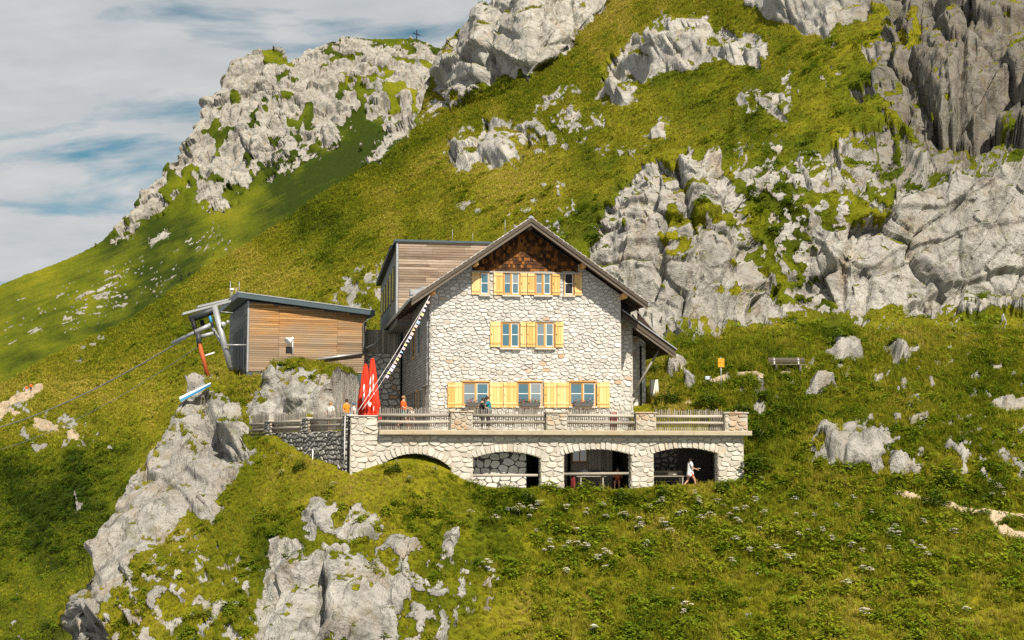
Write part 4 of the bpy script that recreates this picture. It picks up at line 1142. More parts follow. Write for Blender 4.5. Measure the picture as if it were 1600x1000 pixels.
tag(mb.build('base_stones', M['facade_small'], wall_o), kind='stuff')
# side annex on the right under its own low roof
annex = MB().box(UR + 0.005, 16.73, 7.5, 27, 0.9, 8.1).box(16.735, 17.9, 9.0, 26.8, 0.9, 7.2).build('annex_wall', M['mortar'], hut)
pa = stones2d(rect(UR + 0.03, 16.71, 1.3, 8.05), 0.40, 0.28, 0.03, rng)
lay(pa, annex, lambda a, b, o: (a, 7.5 - o, b), M['facade'], rng, 120, out=0.05, bev=0.04)
pa = stones2d(rect(16.76, 17.88, 1.3, 7.1), 0.40, 0.28, 0.03, rng)
lay(pa, annex, lambda a, b, o: (a, 9.0 - o, b), M['facade'], rng, 120, out=0.05, bev=0.04)
lr = roof_slab('annex_roof', 15.85, 8.43, 19.0, 6.23, 6.4, 26, 0.16, M['soffit'], hut)
roof_slab('roofing', 15.83, 8.52, 19.08, 6.26, 6.32, 26.1, 0.075, M['gutter'], lr)
for dz0, dv in ((0.17, 0.0), (0.36, 0.05)):
    MB().hull8([(15.85, 6.36 + dv, 8.43 - dz0 - 0.17), (19.0, 6.36 + dv, 6.23 - dz0 - 0.17), (19.0, 6.41 + dv, 6.23 - dz0 - 0.17), (15.85, 6.41 + dv, 8.43 - dz0 - 0.17), (15.85, 6.36 + dv, 8.43 - dz0), (19.0, 6.36 + dv, 6.23 - dz0), (19.0, 6.41 + dv, 6.23 - dz0), (15.85, 6.41 + dv, 8.43 - dz0)]).build('barge_board', M['barge'], lr)
for k in range(6):
    v0 = 6.52 + k * 0.42
    MB().hull8([(16.8, v0, roof_z(16.8) - 0.4), (18.9, v0, 6.0), (18.9, v0 + 0.12, 6.0), (16.8, v0 + 0.12, roof_z(16.8) - 0.4), (16.8, v0, 7.55), (18.9, v0, 6.10), (18.9, v0 + 0.12, 6.10), (16.8, v0 + 0.12, 7.55)]).build('rafter', M['soffit'], lr) if k in (0, 3) else None
MB().tube([(16.78, 7.2, 3.9), (18.2, 7.2, 6.2)], 0.07, 6).build('brace', M['old_board'], lr)
MB().tube([(17.55, 8.8, 1.3), (17.55, 8.8, 6.6), (18.9, 8.6, 6.2)], 0.06, 8).build('downpipe', M['black'], hut)
# rear block clad with weathered boards
bu0, bu1, bv0, bv1 = 3.52, 12.6, 15.0, 28.5
blk = MB()
blk.hull8([(bu0 + 0.03, bv0 + 0.05, 8.2), (bu1, bv0 + 0.05, 8.2), (bu1, bv1, 8.2), (bu0 + 0.03, bv1, 8.2), (bu0 + 0.03, bv0 + 0.05, 13.42), (bu1, bv0 + 0.05, 13.42), (bu1, bv1, 12.6), (bu0 + 0.03, bv1, 12.6)])
blk_o = blk.build('rear_block', M['dark_board'], hut)
z = 8.3; k = 0
while z < 13.38:
    cuts = [bu0 + 0.16] + sorted([bu0 + 2.2 + rng.uniform(-0.5, 0.5), bu0 + 4.9 + rng.uniform(-0.6, 0.6)]) + [bu1]
    for a, b in zip(cuts[:-1], cuts[1:]):
        if roof_z((a + b) / 2) - 0.6 > z + 0.2 and roof_z(a) - 0.4 > z + 0.2: continue
        MB().bbox(a + 0.003, b - 0.003, bv0 - rng.uniform(0, 0.008), bv0 + 0.045, z + 0.006, z + 0.150, 0.007).build('plank', M['box_board'], blk_o)
    z += 0.162
MB().bbox(bu0, bu0 + 0.14, bv0 - 0.02, bv0 + 0.045, 8.3, 13.40, 0.01).build('corner_trim', M['galv'], blk_o)
MB().hull8([(bu0 - 0.12, bv0 - 0.14, 13.43), (bu1, bv0 - 0.14, 13.43), (bu1, bv1 + 0.1, 12.61), (bu0 - 0.12, bv1 + 0.1, 12.61), (bu0 - 0.12, bv0 - 0.14, 13.56), (bu1, bv0 - 0.14, 13.56), (bu1, bv1 + 0.1, 12.74), (bu0 - 0.12, bv1 + 0.1, 12.74)]).build('coping', M['slate_metal'], blk_o)
MB().hull8([(bu0 - 0.30, bv0 + 1.0, 13.05), (bu0 + 0.0, bv0 + 1.0, 13.05), (bu0 + 0.0, bv1 + 0.1, 12.25), (bu0 - 0.30, bv1 + 0.1, 12.25), (bu0 - 0.30, bv0 + 1.0, 13.36), (bu0 + 0.0, bv0 + 1.0, 13.36), (bu0 + 0.0, bv1 + 0.1, 12.56), (bu0 - 0.30, bv1 + 0.1, 12.56)]).build('side_fascia', M['black'], blk_o)
for k in range(5):
    v0 = bv0 + 1.6 + k * 2.3
    w = MB().box(bu0 - 0.01, bu0 + 0.024, v0, v0 + 1.25, 9.9, 12.1 - k * 0.12).build('window', M['black'], blk_o)
    MB().box(bu0 - 0.022, bu0 - 0.011, v0 + 0.06, v0 + 1.19, 9.96, 12.04 - k * 0.12).build('pane', M['glass'], w)
for k, u in enumerate((bu0 + 3.6, bu0 + 4.9)):
    MB().tube([(u, bv0 + 0.6, 13.4), (u, bv0 + 0.6, 14.4 - 0.2 * k)], 0.012, 6).build('lightning_rod', M['gutter'], blk_o)
# low rear wing closing the yard on the left
WU = onv(570, 540, 21.4)[0]; WZ = onv(570, 515, 21.4)[1]; WS = onv(570, 552, 21.4)[1]
wing = MB().box(WU, 4.4, 21.4, 29, 0.9, WZ).build('rear_wing', M['dark_board'], hut)
pw_ = stones2d(rect(WU + 0.03, 4.4, 1.0, WS), 0.5, 0.35, 0.03, rng)
lay(pw_, wing, lambda a, b, o: (a, 21.4 - o, b), M['facade'], rng, 120, out=0.05, bev=0.04)
k = WU
while k < 4.2:
    MB().bbox(k, k + 0.17, 21.34, 21.395, WS + 0.02, WZ - rng.uniform(0, 0.05), 0.008).build('board', M['picket'], wing); k += 0.185
# flower boxes on the three lower sills
FLB = NT('flower_mix'); _c = FLB.ramp(FLB.island(), (0.0, (0.04, 0.12, 0.015, 1)), (0.45, (0.09, 0.20, 0.02, 1)), (0.5, (0.55, 0.10, 0.22, 1)), (0.72, (0.65, 0.28, 0.40, 1)), (0.86, (0.60, 0.08, 0.03, 1)), (1.0, (0.7, 0.5, 0.1, 1)))
FLB.t.nodes[-1].color_ramp.interpolation = 'CONSTANT' if False else 'LINEAR'
FLB.done(_c, 0.7)
for k, bx in enumerate(wboxes[6:9]):
    a, b, c, d = bx
    m = (a + b) / 2; hw = 0.56
    fb = hut_thing('flower_box', m, VF - 0.33, c - 0.0, ['flower box with few blooms under the lower window nearest the red parasols', 'flower box full of pink blooms under the middle ground floor window', 'flower box under the lower window nearest the annex'][k], 'flower box', 'flower boxes on the ground floor sills')
    MB().hull8([(m - hw + 0.03, VF - 0.42, c - 0.02), (m + hw - 0.03, VF - 0.42, c - 0.02), (m + hw - 0.03, VF - 0.215, c - 0.02), (m - hw + 0.03, VF - 0.215, c - 0.02),
                (m - hw, VF - 0.45, c + 0.20), (m + hw, VF - 0.45, c + 0.20), (m + hw, VF - 0.205, c + 0.20), (m - hw, VF - 0.205, c + 0.20)]).build('trough', plain('trough', (0.10, 0.10, 0.10, 1), 0.7), fb)
    mb = MB()
    for i in range(150 if k == 1 else 90):
        x = m + rng.uniform(-hw, hw); y = VF - 0.33 + rng.uniform(-0.14, 0.12); zz = c + 0.18 + abs(rng.gauss(0, 0.11)); r = rng.uniform(0.025, 0.055)
        ax = Vector((rng.uniform(-1, 1), rng.uniform(-1, 1), rng.uniform(-1, 1))).normalized(); bx_ = ax.cross(Vector((0.3, 0.2, 1))).normalized()
        p = Vector((x, y, zz)); mb.quad(tuple(p - ax * r), tuple(p + bx_ * r), tuple(p + ax * r), tuple(p - bx_ * r))
    tag(mb.build('flowers', FLB.m, fb), kind='stuff')
# ------------------------------------------------------------------ the terrace
rng = random.Random(5)
TW = 20.85; ZT = 1.41; ZB = 1.15; ZG = -2.6; WD = 0.55
ter = hut_thing('terrace', 10.4, 0.3, -1.9, 'stone terrace on four segmental arches in front of the hut', 'terrace')
ARCH = [(1.42, 5.18, -0.55, 0.20), (6.31, 9.87, -0.03, 0.30), (11.09, 14.69, 0.15, 0.43), (15.9, 19.42, 0.22, 0.51)]
def arch_geo(a):
    u0, u1, zs, zc = a; c = (u0 + u1) / 2; hw = (u1 - u0) / 2; r = zc - zs
    R = (hw * hw + r * r) / (2 * r); return c, zc - R, R
def arch_z(a, u):
    c, z0, R = arch_geo(a); return z0 + math.sqrt(max(R * R - (u - c) ** 2, 0))
fwm = MB()
edges = [0.0] + [x for a in ARCH for x in (a[0], a[1])] + [TW]
for k in range(0, len(edges), 2):
    fwm.box(edges[k], edges[k + 1], 0.0, WD, ZG, ZB - 0.003)
for a in ARCH:
    n = 18
    for i in range(n):
        p = a[0] + (a[1] - a[0]) * i / n; q = a[0] + (a[1] - a[0]) * (i + 1) / n
        zp, zq = arch_z(a, p), arch_z(a, q)
        fwm.hull8([(p, 0.0, zp), (q, 0.0, zq), (q, WD, zq), (p, WD, zp), (p, 0.0, ZB - 0.003), (q, 0.0, ZB - 0.003), (q, WD, ZB - 0.003), (p, WD, ZB - 0.003)])
fw_o = fwm.build('front_wall', M['terrace_mortar'], ter)
RING = 0.40
def arch_clip(poly, s):
    for a in ARCH:
        c, z0, R = arch_geo(a)
        if a[0] - 0.25 < s[0] < a[1] + 0.25:
            d = math.hypot(s[0] - c, s[1] - z0)
            if s[1] < z0: continue
            if d < R + RING and (a[0] - 0.12 < s[0] < a[1] + 0.12) and s[1] > a[2] - 0.1: return []
            if d < R + RING + 0.8:
                nx, ny = (c - s[0]) / d, (z0 - s[1]) / d
                px_, py_ = c - nx * (R + RING + 0.02), z0 - ny * (R + RING + 0.02)
                if s[1] > a[2] + 0.0: poly = clip_half(poly, (px_, py_), (nx, ny))
        if len(poly) < 3: return []
    return poly
ahole = [(a[0], a[1], -5, a[2] + 0.05) for a in ARCH]
polys = stones2d(rect(0.02, TW - 0.02, -2.3, ZB - 0.02), 0.52, 0.26, 0.022, rng, ahole, clips=arch_clip, coursed=0.3)
lay(polys, fw_o, lambda a, b, o: (a, -o, b), M['terrace_stone'], rng, 240, out=0.05, bev=0.035)
for a in ARCH:                                  # voussoirs
    c, z0, R = arch_geo(a); th = math.asin((a[1] - a[0]) / 2 / R) + 0.06; n = 17
    t = -th
    while t < th - 0.01:
        w = 2 * th / n * rng.uniform(0.7, 1.35); t2 = min(t + w, th)
        if th - t2 < 0.03: t2 = th
        hi = R + RING + rng.uniform(-0.06, 0.08)
        g = 0.012 / R
        pl = [(c + math.sin(x) * r, z0 + math.cos(x) * r) for x, r in ((t + g, R), (t2 - g, R), (t2 - g, hi), (t + g, hi))]
        mb = MB(); stone_shape(mb, pl, lambda p, q, o: (p, -o, q), rng, 0.055, 0.02, 0.3); mb.build('voussoir', M['terrace_stone'], fw_o)
        t = t2
for k in range(1, len(edges) - 1):              # stones on the reveals of the piers
    u = edges[k]; s = -1 if k % 2 == 0 else 1   # even index: right pier of an opening
    zt = ARCH[(k - 1) // 2][2]
    for p in stones2d(rect(0.02, WD, -2.2, zt - 0.03), 0.4, 0.24, 0.03, rng):
        mb = MB(); stone_shape(mb, p, lambda a, b, o: (u + s * o * 0.6, a, b), rng, 0.04, 0.03); mb.build('stone', M['terrace_stone'], fw_o)
# right flank of the terrace
fl = MB().box(TW - WD, TW, WD + 0.004, 6.2, ZG, ZB - 0.004).build('side_wall', M['terrace_mortar'], ter)
for p in stones2d(rect(0.1, 6.1, -1.5, ZB - 0.03), 0.55, 0.3, 0.03, rng):
    mb = MB(); stone_shape(mb, p, lambda a, b, o: (TW + o, a, b), rng, 0.05, 0.04); mb.build('stone', M['terrace_stone'], fl)
# slab
MB().bbox(1.45, 21.2, -0.42, 5.44, ZB, ZT, 0.03).build('slab', M['slab'], ter)
# terrace floor left of the hut, following the fence line
FP = [at(544, 660, 73.0), at(476, 660, 76.6), at(417, 660, 80.6), at(387, 660, 83.2)]
def uv(p): return ((p.x - OX) * UX + (p.y - OY) * UY, (p.x - OX) * VX + (p.y - OY) * VY)
FU = [uv(p) for p in FP]
fl_poly = [(1.44, 0.4), (1.44, 5.45), (4.5, 5.45), (4.5, 21.3), (0.0, 21.3), (-5.0, 15)] + [(a + 0.15, b) for a, b in reversed(FU)]
mb = MB(); n = len(fl_poly)
mb.v += [(a, b, 0.9) for a, b in fl_poly] + [(a, b, ZT - 0.02) for a, b in fl_poly]
mb.f.append(tuple(range(2 * n - 1, n - 1, -1)) if False else tuple(range(n, 2 * n))); 
for i in range(n): mb.f.append((i, (i + 1) % n, n + (i + 1) % n, n + i))
mb.build('floor', M['slab'], ter)
# corner pillar and rail pillars
cpil = MB().box(0.02, 1.43, 0.02, 0.75, ZB, 2.08).build('corner_pillar', M['terrace_mortar'], ter)
for p in stones2d(rect(0.03, 1.42, ZB + 0.02, 2.08), 0.46, 0.27, 0.022, rng):
    mb = MB(); stone_shape(mb, p, lambda a, b, o: (a, 0.02 - o, b), rng, 0.05, 0.035); mb.build('stone', M['terrace_stone'], cpil)
MB().bbox(-0.05, 1.48, -0.06, 0.8, 2.085, 2.15, 0.02).build('cap', M['terrace_stone'], cpil)
PIL = [(5.09, 6.26), (10.09, 11.24), (14.88, 15.99), (19.71, 21.0)]
for a, b in PIL:
    pl = MB().box(a + 0.02, b - 0.02, -0.33, 0.33, ZT + 0.002, 2.30).build('pillar', M['terrace_mortar'], ter)
    for p in stones2d(rect(a + 0.03, b - 0.03, ZT + 0.01, 2.28), 0.40, 0.25, 0.022, rng):
        mb = MB(); stone_shape(mb, p, lambda x, y, o: (x, -0.33 - o, y), rng, 0.05, 0.035); mb.build('stone', M['lichen_stone'], pl)
    x = a - 0.04
    while x < b:
        e = min(x + rng.uniform(0.35, 0.6), b + 0.05)
        MB().bbox(x + 0.01, e - 0.01, -0.40, 0.40, 2.303, 2.37 + rng.uniform(0, 0.05), 0.03).build('cap_stone', M['lichen_stone'], pl); x = e
# ----- vault behind the arches
MB().box(5.5, 20.2, WD + 0.01, 5.3, -2.1, -1.72).build('vault_floor', M['concrete'], ter)
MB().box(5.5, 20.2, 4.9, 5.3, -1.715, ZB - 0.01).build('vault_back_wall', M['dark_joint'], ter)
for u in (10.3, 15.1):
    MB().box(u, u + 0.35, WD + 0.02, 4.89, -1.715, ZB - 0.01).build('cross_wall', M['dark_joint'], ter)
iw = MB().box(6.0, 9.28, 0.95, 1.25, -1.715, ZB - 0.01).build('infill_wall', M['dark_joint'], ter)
for p in stones2d(rect(6.05, 9.26, -1.9, ZB - 0.05), 0.52, 0.36, 0.03, rng, jit=0.45):
    mb = MB(); stone_shape(mb, p, lambda a, b, o: (a, 0.95 - o, b), rng, 0.03, 0.012, 0.01); mb.build('stone', M['infill'], iw)
rw = MB().box(15.55, 20.2, 3.6, 3.9, -1.715, ZB - 0.01).build('rear_rubble_wall', M['dark_joint'], ter)
for p in stones2d(rect(15.6, 18.2, -1.7, 0.9), 0.4, 0.28, 0.05, rng):
    mb = MB(); stone_shape(mb, p, lambda a, b, o: (a, 3.6 - o, b), rng, 0.06, 0.04); mb.build('stone', M['grey_stone'], rw)
# rubble filling the first arch
af = MB().box(1.3, 5.3, 0.9, 1.2, -1.6, ZB - 0.01).build('arch_backing', M['terrace_mortar'], ter)
for p in stones2d(rect(1.35, 5.25, -1.5, 0.6), 0.6, 0.4, 0.04, rng):
    mb = MB(); stone_shape(mb, p, lambda a, b, o: (a, 0.9 - o, b), rng, 0.1, 0.06); mb.build('stone', M['terrace_stone'], af)
# threshold courses under the open arches
for a in ARCH[1:]:
    th = MB().box(a[0] + 0.01, a[1] - 0.01, 0.08, WD - 0.02, -2.3, -1.83).build('threshold', M['terrace_mortar'], ter)
    for p in stones2d(rect(a[0] + 0.02, a[1] - 0.02, -2.3, -1.8), 0.5, 0.2, 0.03, rng):
        mb = MB(); stone_shape(mb, p, lambda x, y, o: (x, 0.08 - o, y), rng, 0.06, 0.03); mb.build('stone', M['terrace_stone'], th)
# ----- wooden room front in the middle arch
rm = hut_thing('board_partition', 13.0, 2.9, -1.715, 'grey vertical board partition with a small window inside the third arch', 'partition')
u = 11.7
while u < 14.35:
    w = rng.uniform(0.14, 0.2)
    if not (11.95 < u + w / 2 < 12.05): MB().bbox(u, u + w - 0.012, 2.9 - rng.uniform(0, 0.01), 2.94, -1.71, ZB - 0.02, 0.006).build('board', M['old_board'], rm)
    u += w
wn_ = MB().box(12.1, 12.95, 2.80, 2.865, -0.25, 0.62).build('window', M['frame'], rm)
for x0, x1 in ((12.16, 12.49), (12.56, 12.89)):
    MB().box(x0, x1, 2.785, 2.799, -0.18, 0.55).build('pane', M['glass'], wn_)
MB().bbox(12.05, 13.0, 2.76, 2.86, -1.05, -0.28, 0.02).build('notice_board', M['old_board'], rm)
# rail poles across two arches
pole1 = hut_thing('rail_pole', 8.0, 0.28, -0.92, 'weathered round pole across the second arch before the pale infill wall', 'pole')
MB().tube([(6.2, 0.28, -0.93), (8.0, 0.27, -0.91), (9.75, 0.28, -0.92)], [0.075, 0.08, 0.07], 10).build('shaft', M['rail'], pole1)
pole2 = hut_thing('rail_pole', 13.0, 0.28, -0.84, 'weathered round pole across the third arch before the board partition', 'pole')
MB().tube([(11.0, 0.28, -0.86), (13.0, 0.27, -0.84), (14.75, 0.28, -0.83)], [0.075, 0.08, 0.07], 10).build('shaft', M['rail'], pole2)
# tables and benches in the vault
def table(name, u, v, z, l, d, label, cat):
    t = hut_thing(name, u, v, z, label, cat)
    for k in range(4):
        MB().bbox(u - l / 2, u + l / 2, v - d / 2 + k * d / 4 + 0.006, v - d / 2 + (k + 1) * d / 4 - 0.006, z + 0.70, z + 0.745, 0.008).build('plank', M['rail'], t)
    for x in (u - l / 2 + 0.25, u + l / 2 - 0.25):
        for y in (v - d / 2 + 0.08, v + d / 2 - 0.08):
            MB().box(x - 0.035, x + 0.035, y - 0.035, y + 0.035, z, z + 0.69).build('leg', M['old_board'], t)
        MB().box(x - 0.03, x + 0.03, v - d / 2 + 0.12, v + d / 2 - 0.12, z + 0.30, z + 0.36).build('stretcher', M['old_board'], t)
    return t
table('picnic_table', 12.85, 1.5, -1.715, 1.7, 0.7, 'grey plank table inside the third arch with bags on it', 'table')
table('picnic_table', 16.9, 1.4, -1.715, 2.3, 0.7, 'long grey plank table inside the rightmost arch', 'table')
def slat_bench(u, v, z, l, label):
    t = hut_thing('bench', u, v, z, label, 'bench')
    for k in range(3):
        MB().bbox(u - l / 2, u + l / 2, v - 0.2 + k * 0.14, v - 0.2 + k * 0.14 + 0.125, z + 0.42, z + 0.46, 0.008).build('seat_slat', M['rail'], t)
    for k in range(4):
        MB().bbox(u - l / 2, u + l / 2, v + 0.24 + k * 0.02, v + 0.27 + k * 0.02, z + 0.52 + k * 0.125, z + 0.62 + k * 0.125, 0.008).build('back_slat', M['rail'], t)
    for x in (u - l / 2 + 0.2, u + l / 2 - 0.2):
        MB().box(x - 0.035, x + 0.035, v - 0.18, v - 0.11, z, z + 0.415).build('leg', M['old_board'], t)
        MB().hull8([(x - 0.035, v + 0.16, z), (x + 0.035, v + 0.16, z), (x + 0.035, v + 0.23, z), (x - 0.035, v + 0.23, z), (x - 0.035, v + 0.33, z + 1.0), (x + 0.035, v + 0.33, z + 1.0), (x + 0.035, v + 0.39, z + 1.0), (x - 0.035, v + 0.39, z + 1.0)]).build('leg', M['old_board'], t)
    return t
slat_bench(16.95, 2.4, -1.715, 2.6, 'grey slatted bench behind the long table in the rightmost arch')
slat_bench(12.95, 2.4, -1.715, 2.0, 'grey slatted bench behind the table in the third arch')
def lump(name, p, r, mat, label, cat, seed, sq=(1, 1, 0.7)):
    """soft bundle: a sagging bag"""
    rr = random.Random(seed); bm = bmesh.new(); bmesh.ops.create_icosphere(bm, subdivisions=3, radius=1.0)
    for v in bm.verts:
        k = 1 + 0.18 * math.sin(3 * v.co.x + seed) * math.cos(4 * v.co.y + seed * 2) + 0.1 * math.sin(9 * v.co.z + seed)
        v.co = Vector((v.co.x * r * sq[0] * k, v.co.y * r * sq[1] * k, max(v.co.z, -0.7) * r * sq[2] * k + 0.7 * r * sq[2]))
    me = bpy.data.meshes.new(name); bm.to_mesh(me); bm.free()
    for q in me.polygons: q.use_smooth = True
    me.materials.append(mat); o = bpy.data.objects.new(name, me); COL.objects.link(o); o.location = p
    return tag(o, label, cat)
lump('backpack', W(12.45, 1.4, -0.97), 0.22, plain('grey_fabric', (0.30, 0.31, 0.33, 1), 0.8), 'grey and white rucksack lying on the table in the third arch', 'backpack', 1, (1.4, 1, 0.9))
lump('backpack', W(13.1, 1.45, -0.97), 0.2, plain('navy_fabric', (0.03, 0.04, 0.07, 1), 0.8), 'dark rucksack on the table in the third arch', 'backpack', 2, (1.2, 1, 0.9))
lump('jacket', W(11.85, 1.3, -1.7), 0.28, plain('maroon_fabric', (0.16, 0.02, 0.02, 1), 0.8), 'maroon jacket hanging at the left end of the table in the third arch', 'jacket', 3, (0.5, 0.5, 1.6))
lump('cloth_bundle', W(17.3, 1.35, -0.97), 0.17, plain('cream_fabric', (0.55, 0.50, 0.40, 1), 0.85), 'cream cloth bundle on the long table in the rightmost arch', 'bundle', 4, (1.5, 0.9, 0.8))

# ----- railings: a thing for every bay, its pickets one by one
def railing(name, pa, pb, z0, rails, ptop, label, spacing=0.097, vo=0.0, lean=0.0):
    """pa, pb in (u, v); pickets stand on the inner side of two round rails"""
    a = Vector((pa[0], pa[1], 0)); b = Vector((pb[0], pb[1], 0)); d = (b - a); L = d.length; d.normalize(); nrm = Vector((-d.y, d.x, 0))
    t = hut_thing(name, (pa[0] + pb[0]) / 2, (pa[1] + pb[1]) / 2, z0, label, 'fence', 'picket railings round the terrace')
    for zr, r in rails:
        MB().tube([tuple(a - d * 0.05 + Vector((0, 0, zr + rng.uniform(-0.02, 0.02)))), tuple(a + d * L * 0.5 + Vector((0, 0, zr + rng.uniform(-0.02, 0.02)))), tuple(b + d * 0.05 + Vector((0, 0, zr + rng.uniform(-0.02, 0.02))))], r, 8).build('rail', M['rail'], t)
    n = int(L / spacing)
    for i in range(n):
        c = a + d * ((i + 0.5) * L / n) + nrm * (rails[0][1] + 0.022)
        w = rng.uniform(0.021, 0.029); h = ptop + rng.uniform(-0.07, 0.05); s = rng.uniform(-0.02, 0.02)
        zb = z0 + rng.uniform(0.0, 0.05)
        top = c + d * s
        mb = MB()
        mb.hull8([tuple(c - d * w - nrm * 0.012 + Vector((0, 0, zb))), tuple(c + d * w - nrm * 0.012 + Vector((0, 0, zb))), tuple(c + d * w + nrm * 0.012 + Vector((0, 0, zb))), tuple(c - d * w + nrm * 0.012 + Vector((0, 0, zb))),
                  tuple(top - d * w * 0.8 - nrm * 0.012 + Vector((0, 0, h))), tuple(top + d * w * 0.8 - nrm * 0.012 + Vector((0, 0, h))), tuple(top + d * w * 0.8 + nrm * 0.012 + Vector((0, 0, h))), tuple(top - d * w * 0.8 + nrm * 0.012 + Vector((0, 0, h)))])
        mb.build('picket', M['picket'], t)
    return t
RL = ((2.17, 0.085), (1.82, 0.075))
bays = [(1.47, 5.08), (6.28, 10.07), (11.26, 14.86), (16.01, 19.69)]
bl = ['picket railing bay between the corner pillar with the red parasols and the first rail pillar', 'picket railing bay in front of the embracing couple, above the infilled arch', 'picket railing bay above the arch with the board partition', 'picket railing bay above the rightmost arch where the walker passes']
for (a, b), l in zip(bays, bl): railing('picket_railing', (a, -0.12), (b, -0.12), ZT + 0.004, RL, 2.53, l)
railing('picket_railing', (20.75, 0.45), (20.75, 5.2), ZT + 0.004, ((2.17, 0.06), (1.82, 0.06)), 2.5, 'picket railing running back along the right flank of the terrace', 0.12)
# left side: pillars of rubble on a retaining wall, pickets between
RZ_ = [2.03, 1.98, 1.92, 1.80]
seg = list(zip(FU[:-1], FU[1:]))
rw2 = hut_thing('retaining_wall', FU[1][0], FU[1][1], -1.5, 'grey rubble retaining wall under the left picket railings, hung with a hose', 'wall')
for k, (p, q) in enumerate(seg):
    d = Vector((q[0] - p[0], q[1] - p[1], 0)); L = d.length; d.normalize(); nr = Vector((d.y, -d.x, 0)) * -1   # outward: to the left and front
    if nr.y > 0: nr = -nr
    A = Vector((p[0], p[1], 0))
    core = MB(); i0 = A - nr * 0.5; i1 = A + d * L - nr * 0.5; o0 = A; o1 = A + d * L
    core.hull8([(o0.x, o0.y, ZG), (o1.x, o1.y, ZG), (i1.x, i1.y, ZG), (i0.x, i0.y, ZG), (o0.x, o0.y, ZT - 0.03), (o1.x, o1.y, ZT - 0.03), (i1.x, i1.y, ZT - 0.03), (i0.x, i0.y, ZT - 0.03)])
    co = core.build('core', M['dark_joint'], rw2)
    if k < 2:
        ps = stones2d(rect(0.05, L - 0.03, -1.8 if k == 0 else -0.4, ZT - 0.04), 0.36, 0.24, 0.035, rng)
        lay(ps, co, lambda a, b, o: (A.x + d.x * a + nr.x * o, A.y + d.y * a + nr.y * o, b), M['grey_stone'], rng, 260, out=0.09, bev=0.05)
    # pillar at the near end of each bay
    pw0, pw1 = (0.0, 0.55) if k == 0 else (-0.35, 0.35)
    c0 = A + d * pw0; c1 = A + d * pw1
    pm = MB().hull8([(c0.x, c0.y, ZT - 0.028), (c1.x, c1.y, ZT - 0.028), ((c1 - nr * 0.5).x, (c1 - nr * 0.5).y, ZT - 0.028), ((c0 - nr * 0.5).x, (c0 - nr * 0.5).y, ZT - 0.028),
                     (c0.x, c0.y, RZ_[k] + 0.1), (c1.x, c1.y, RZ_[k] + 0.1), ((c1 - nr * 0.5).x, (c1 - nr * 0.5).y, RZ_[k] + 0.1), ((c0 - nr * 0.5).x, (c0 - nr * 0.5).y, RZ_[k] + 0.1)])
    po = pm.build('pillar', M['dark_joint'], rw2)
    for pp in stones2d(rect(pw0 + 0.01, pw1 - 0.01, ZT - 0.05, RZ_[k] + 0.10), 0.3, 0.2, 0.03, rng):
        mb = MB(); stone_shape(mb, pp, lambda a, b, o: (A.x + d.x * a + nr.x * o, A.y + d.y * a + nr.y * o, b), rng, 0.07, 0.04); mb.build('stone', M['grey_stone'], po)
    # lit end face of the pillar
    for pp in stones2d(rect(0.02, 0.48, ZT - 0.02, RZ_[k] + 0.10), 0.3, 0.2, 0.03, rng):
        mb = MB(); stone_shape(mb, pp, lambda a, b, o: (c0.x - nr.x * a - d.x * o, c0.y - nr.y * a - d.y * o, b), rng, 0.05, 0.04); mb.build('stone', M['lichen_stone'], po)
    for pp in [rect(pw0 - 0.04, pw1 + 0.04, 0, 1)]:
        MB().hull8([tuple(c0 + nr * 0.08 - d * 0.04 + Vector((0, 0, RZ_[k] + 0.102))), tuple(c1 + nr * 0.08 + d * 0.04 + Vector((0, 0, RZ_[k] + 0.102))), tuple(c1 - nr * 0.55 + d * 0.04 + Vector((0, 0, RZ_[k] + 0.102))), tuple(c0 - nr * 0.55 - d * 0.04 + Vector((0, 0, RZ_[k] + 0.102))),
                    tuple(c0 + nr * 0.08 - d * 0.04 + Vector((0, 0, RZ_[k] + 0.18))), tuple(c1 + nr * 0.08 + d * 0.04 + Vector((0, 0, RZ_[k] + 0.17))), tuple(c1 - nr * 0.55 + d * 0.04 + Vector((0, 0, RZ_[k] + 0.18))), tuple(c0 - nr * 0.55 - d * 0.04 + Vector((0, 0, RZ_[k] + 0.17)))]).build('cap_stone', M['terrace_stone'], po)
    s0 = A + d * (pw1 + 0.02) - nr * 0.18; s1 = A + d * (L - (0.37 if k < 2 else 0.0)) - nr * 0.18
    railing('picket_railing', (s1.x, s1.y), (s0.x, s0.y), ZT - 0.01, ((RZ_[k] - 0.02, 0.075), (RZ_[k] - 0.34, 0.07)), 2.42 + 0.05 * k,
            ['picket railing on the rubble wall next to the corner pillar', 'middle one of the three picket railings left of the corner pillar', 'picket railing at the far left end of the terrace by the rocks'][k], 0.11)
# hose hung over the retaining wall
p0, q0 = seg[0]; d = Vector((q0[0] - p0[0], q0[1] - p0[1], 0)).normalized(); nr = Vector((d.y, -d.x, 0)); nr = -nr if nr.y > 0 else nr
H = lambda a, z, o=0.16: (p0[0] + d.x * a + nr.x * o, p0[1] + d.y * a + nr.y * o, z)
hs = hut_thing('hose', p0[0] + d.x * 0.1, p0[1] + d.y * 0.1, 2.1, 'white hose hanging down and looping across the grey rubble retaining wall', 'hose')
MB().tube([H(0.06, 2.2, 0.0), H(0.05, 2.1), H(0.07, 1.2), H(0.04, 0.2), H(0.12, -0.3), H(0.5, -0.55), H(0.7, -0.35), H(0.72, -0.75), H(1.1, -0.95), H(2.0, -1.05), H(2.8, -1.0), H(3.3, -0.8), H(3.35, -0.1), H(3.30, 0.35)], 0.035, 6).build('tube', M['rope'], hs)
MB().tube([H(3.36, -1.25, 0.18), H(3.30, 0.45, 0.18)], 0.03, 6).build('stake', M['rope'], hs)
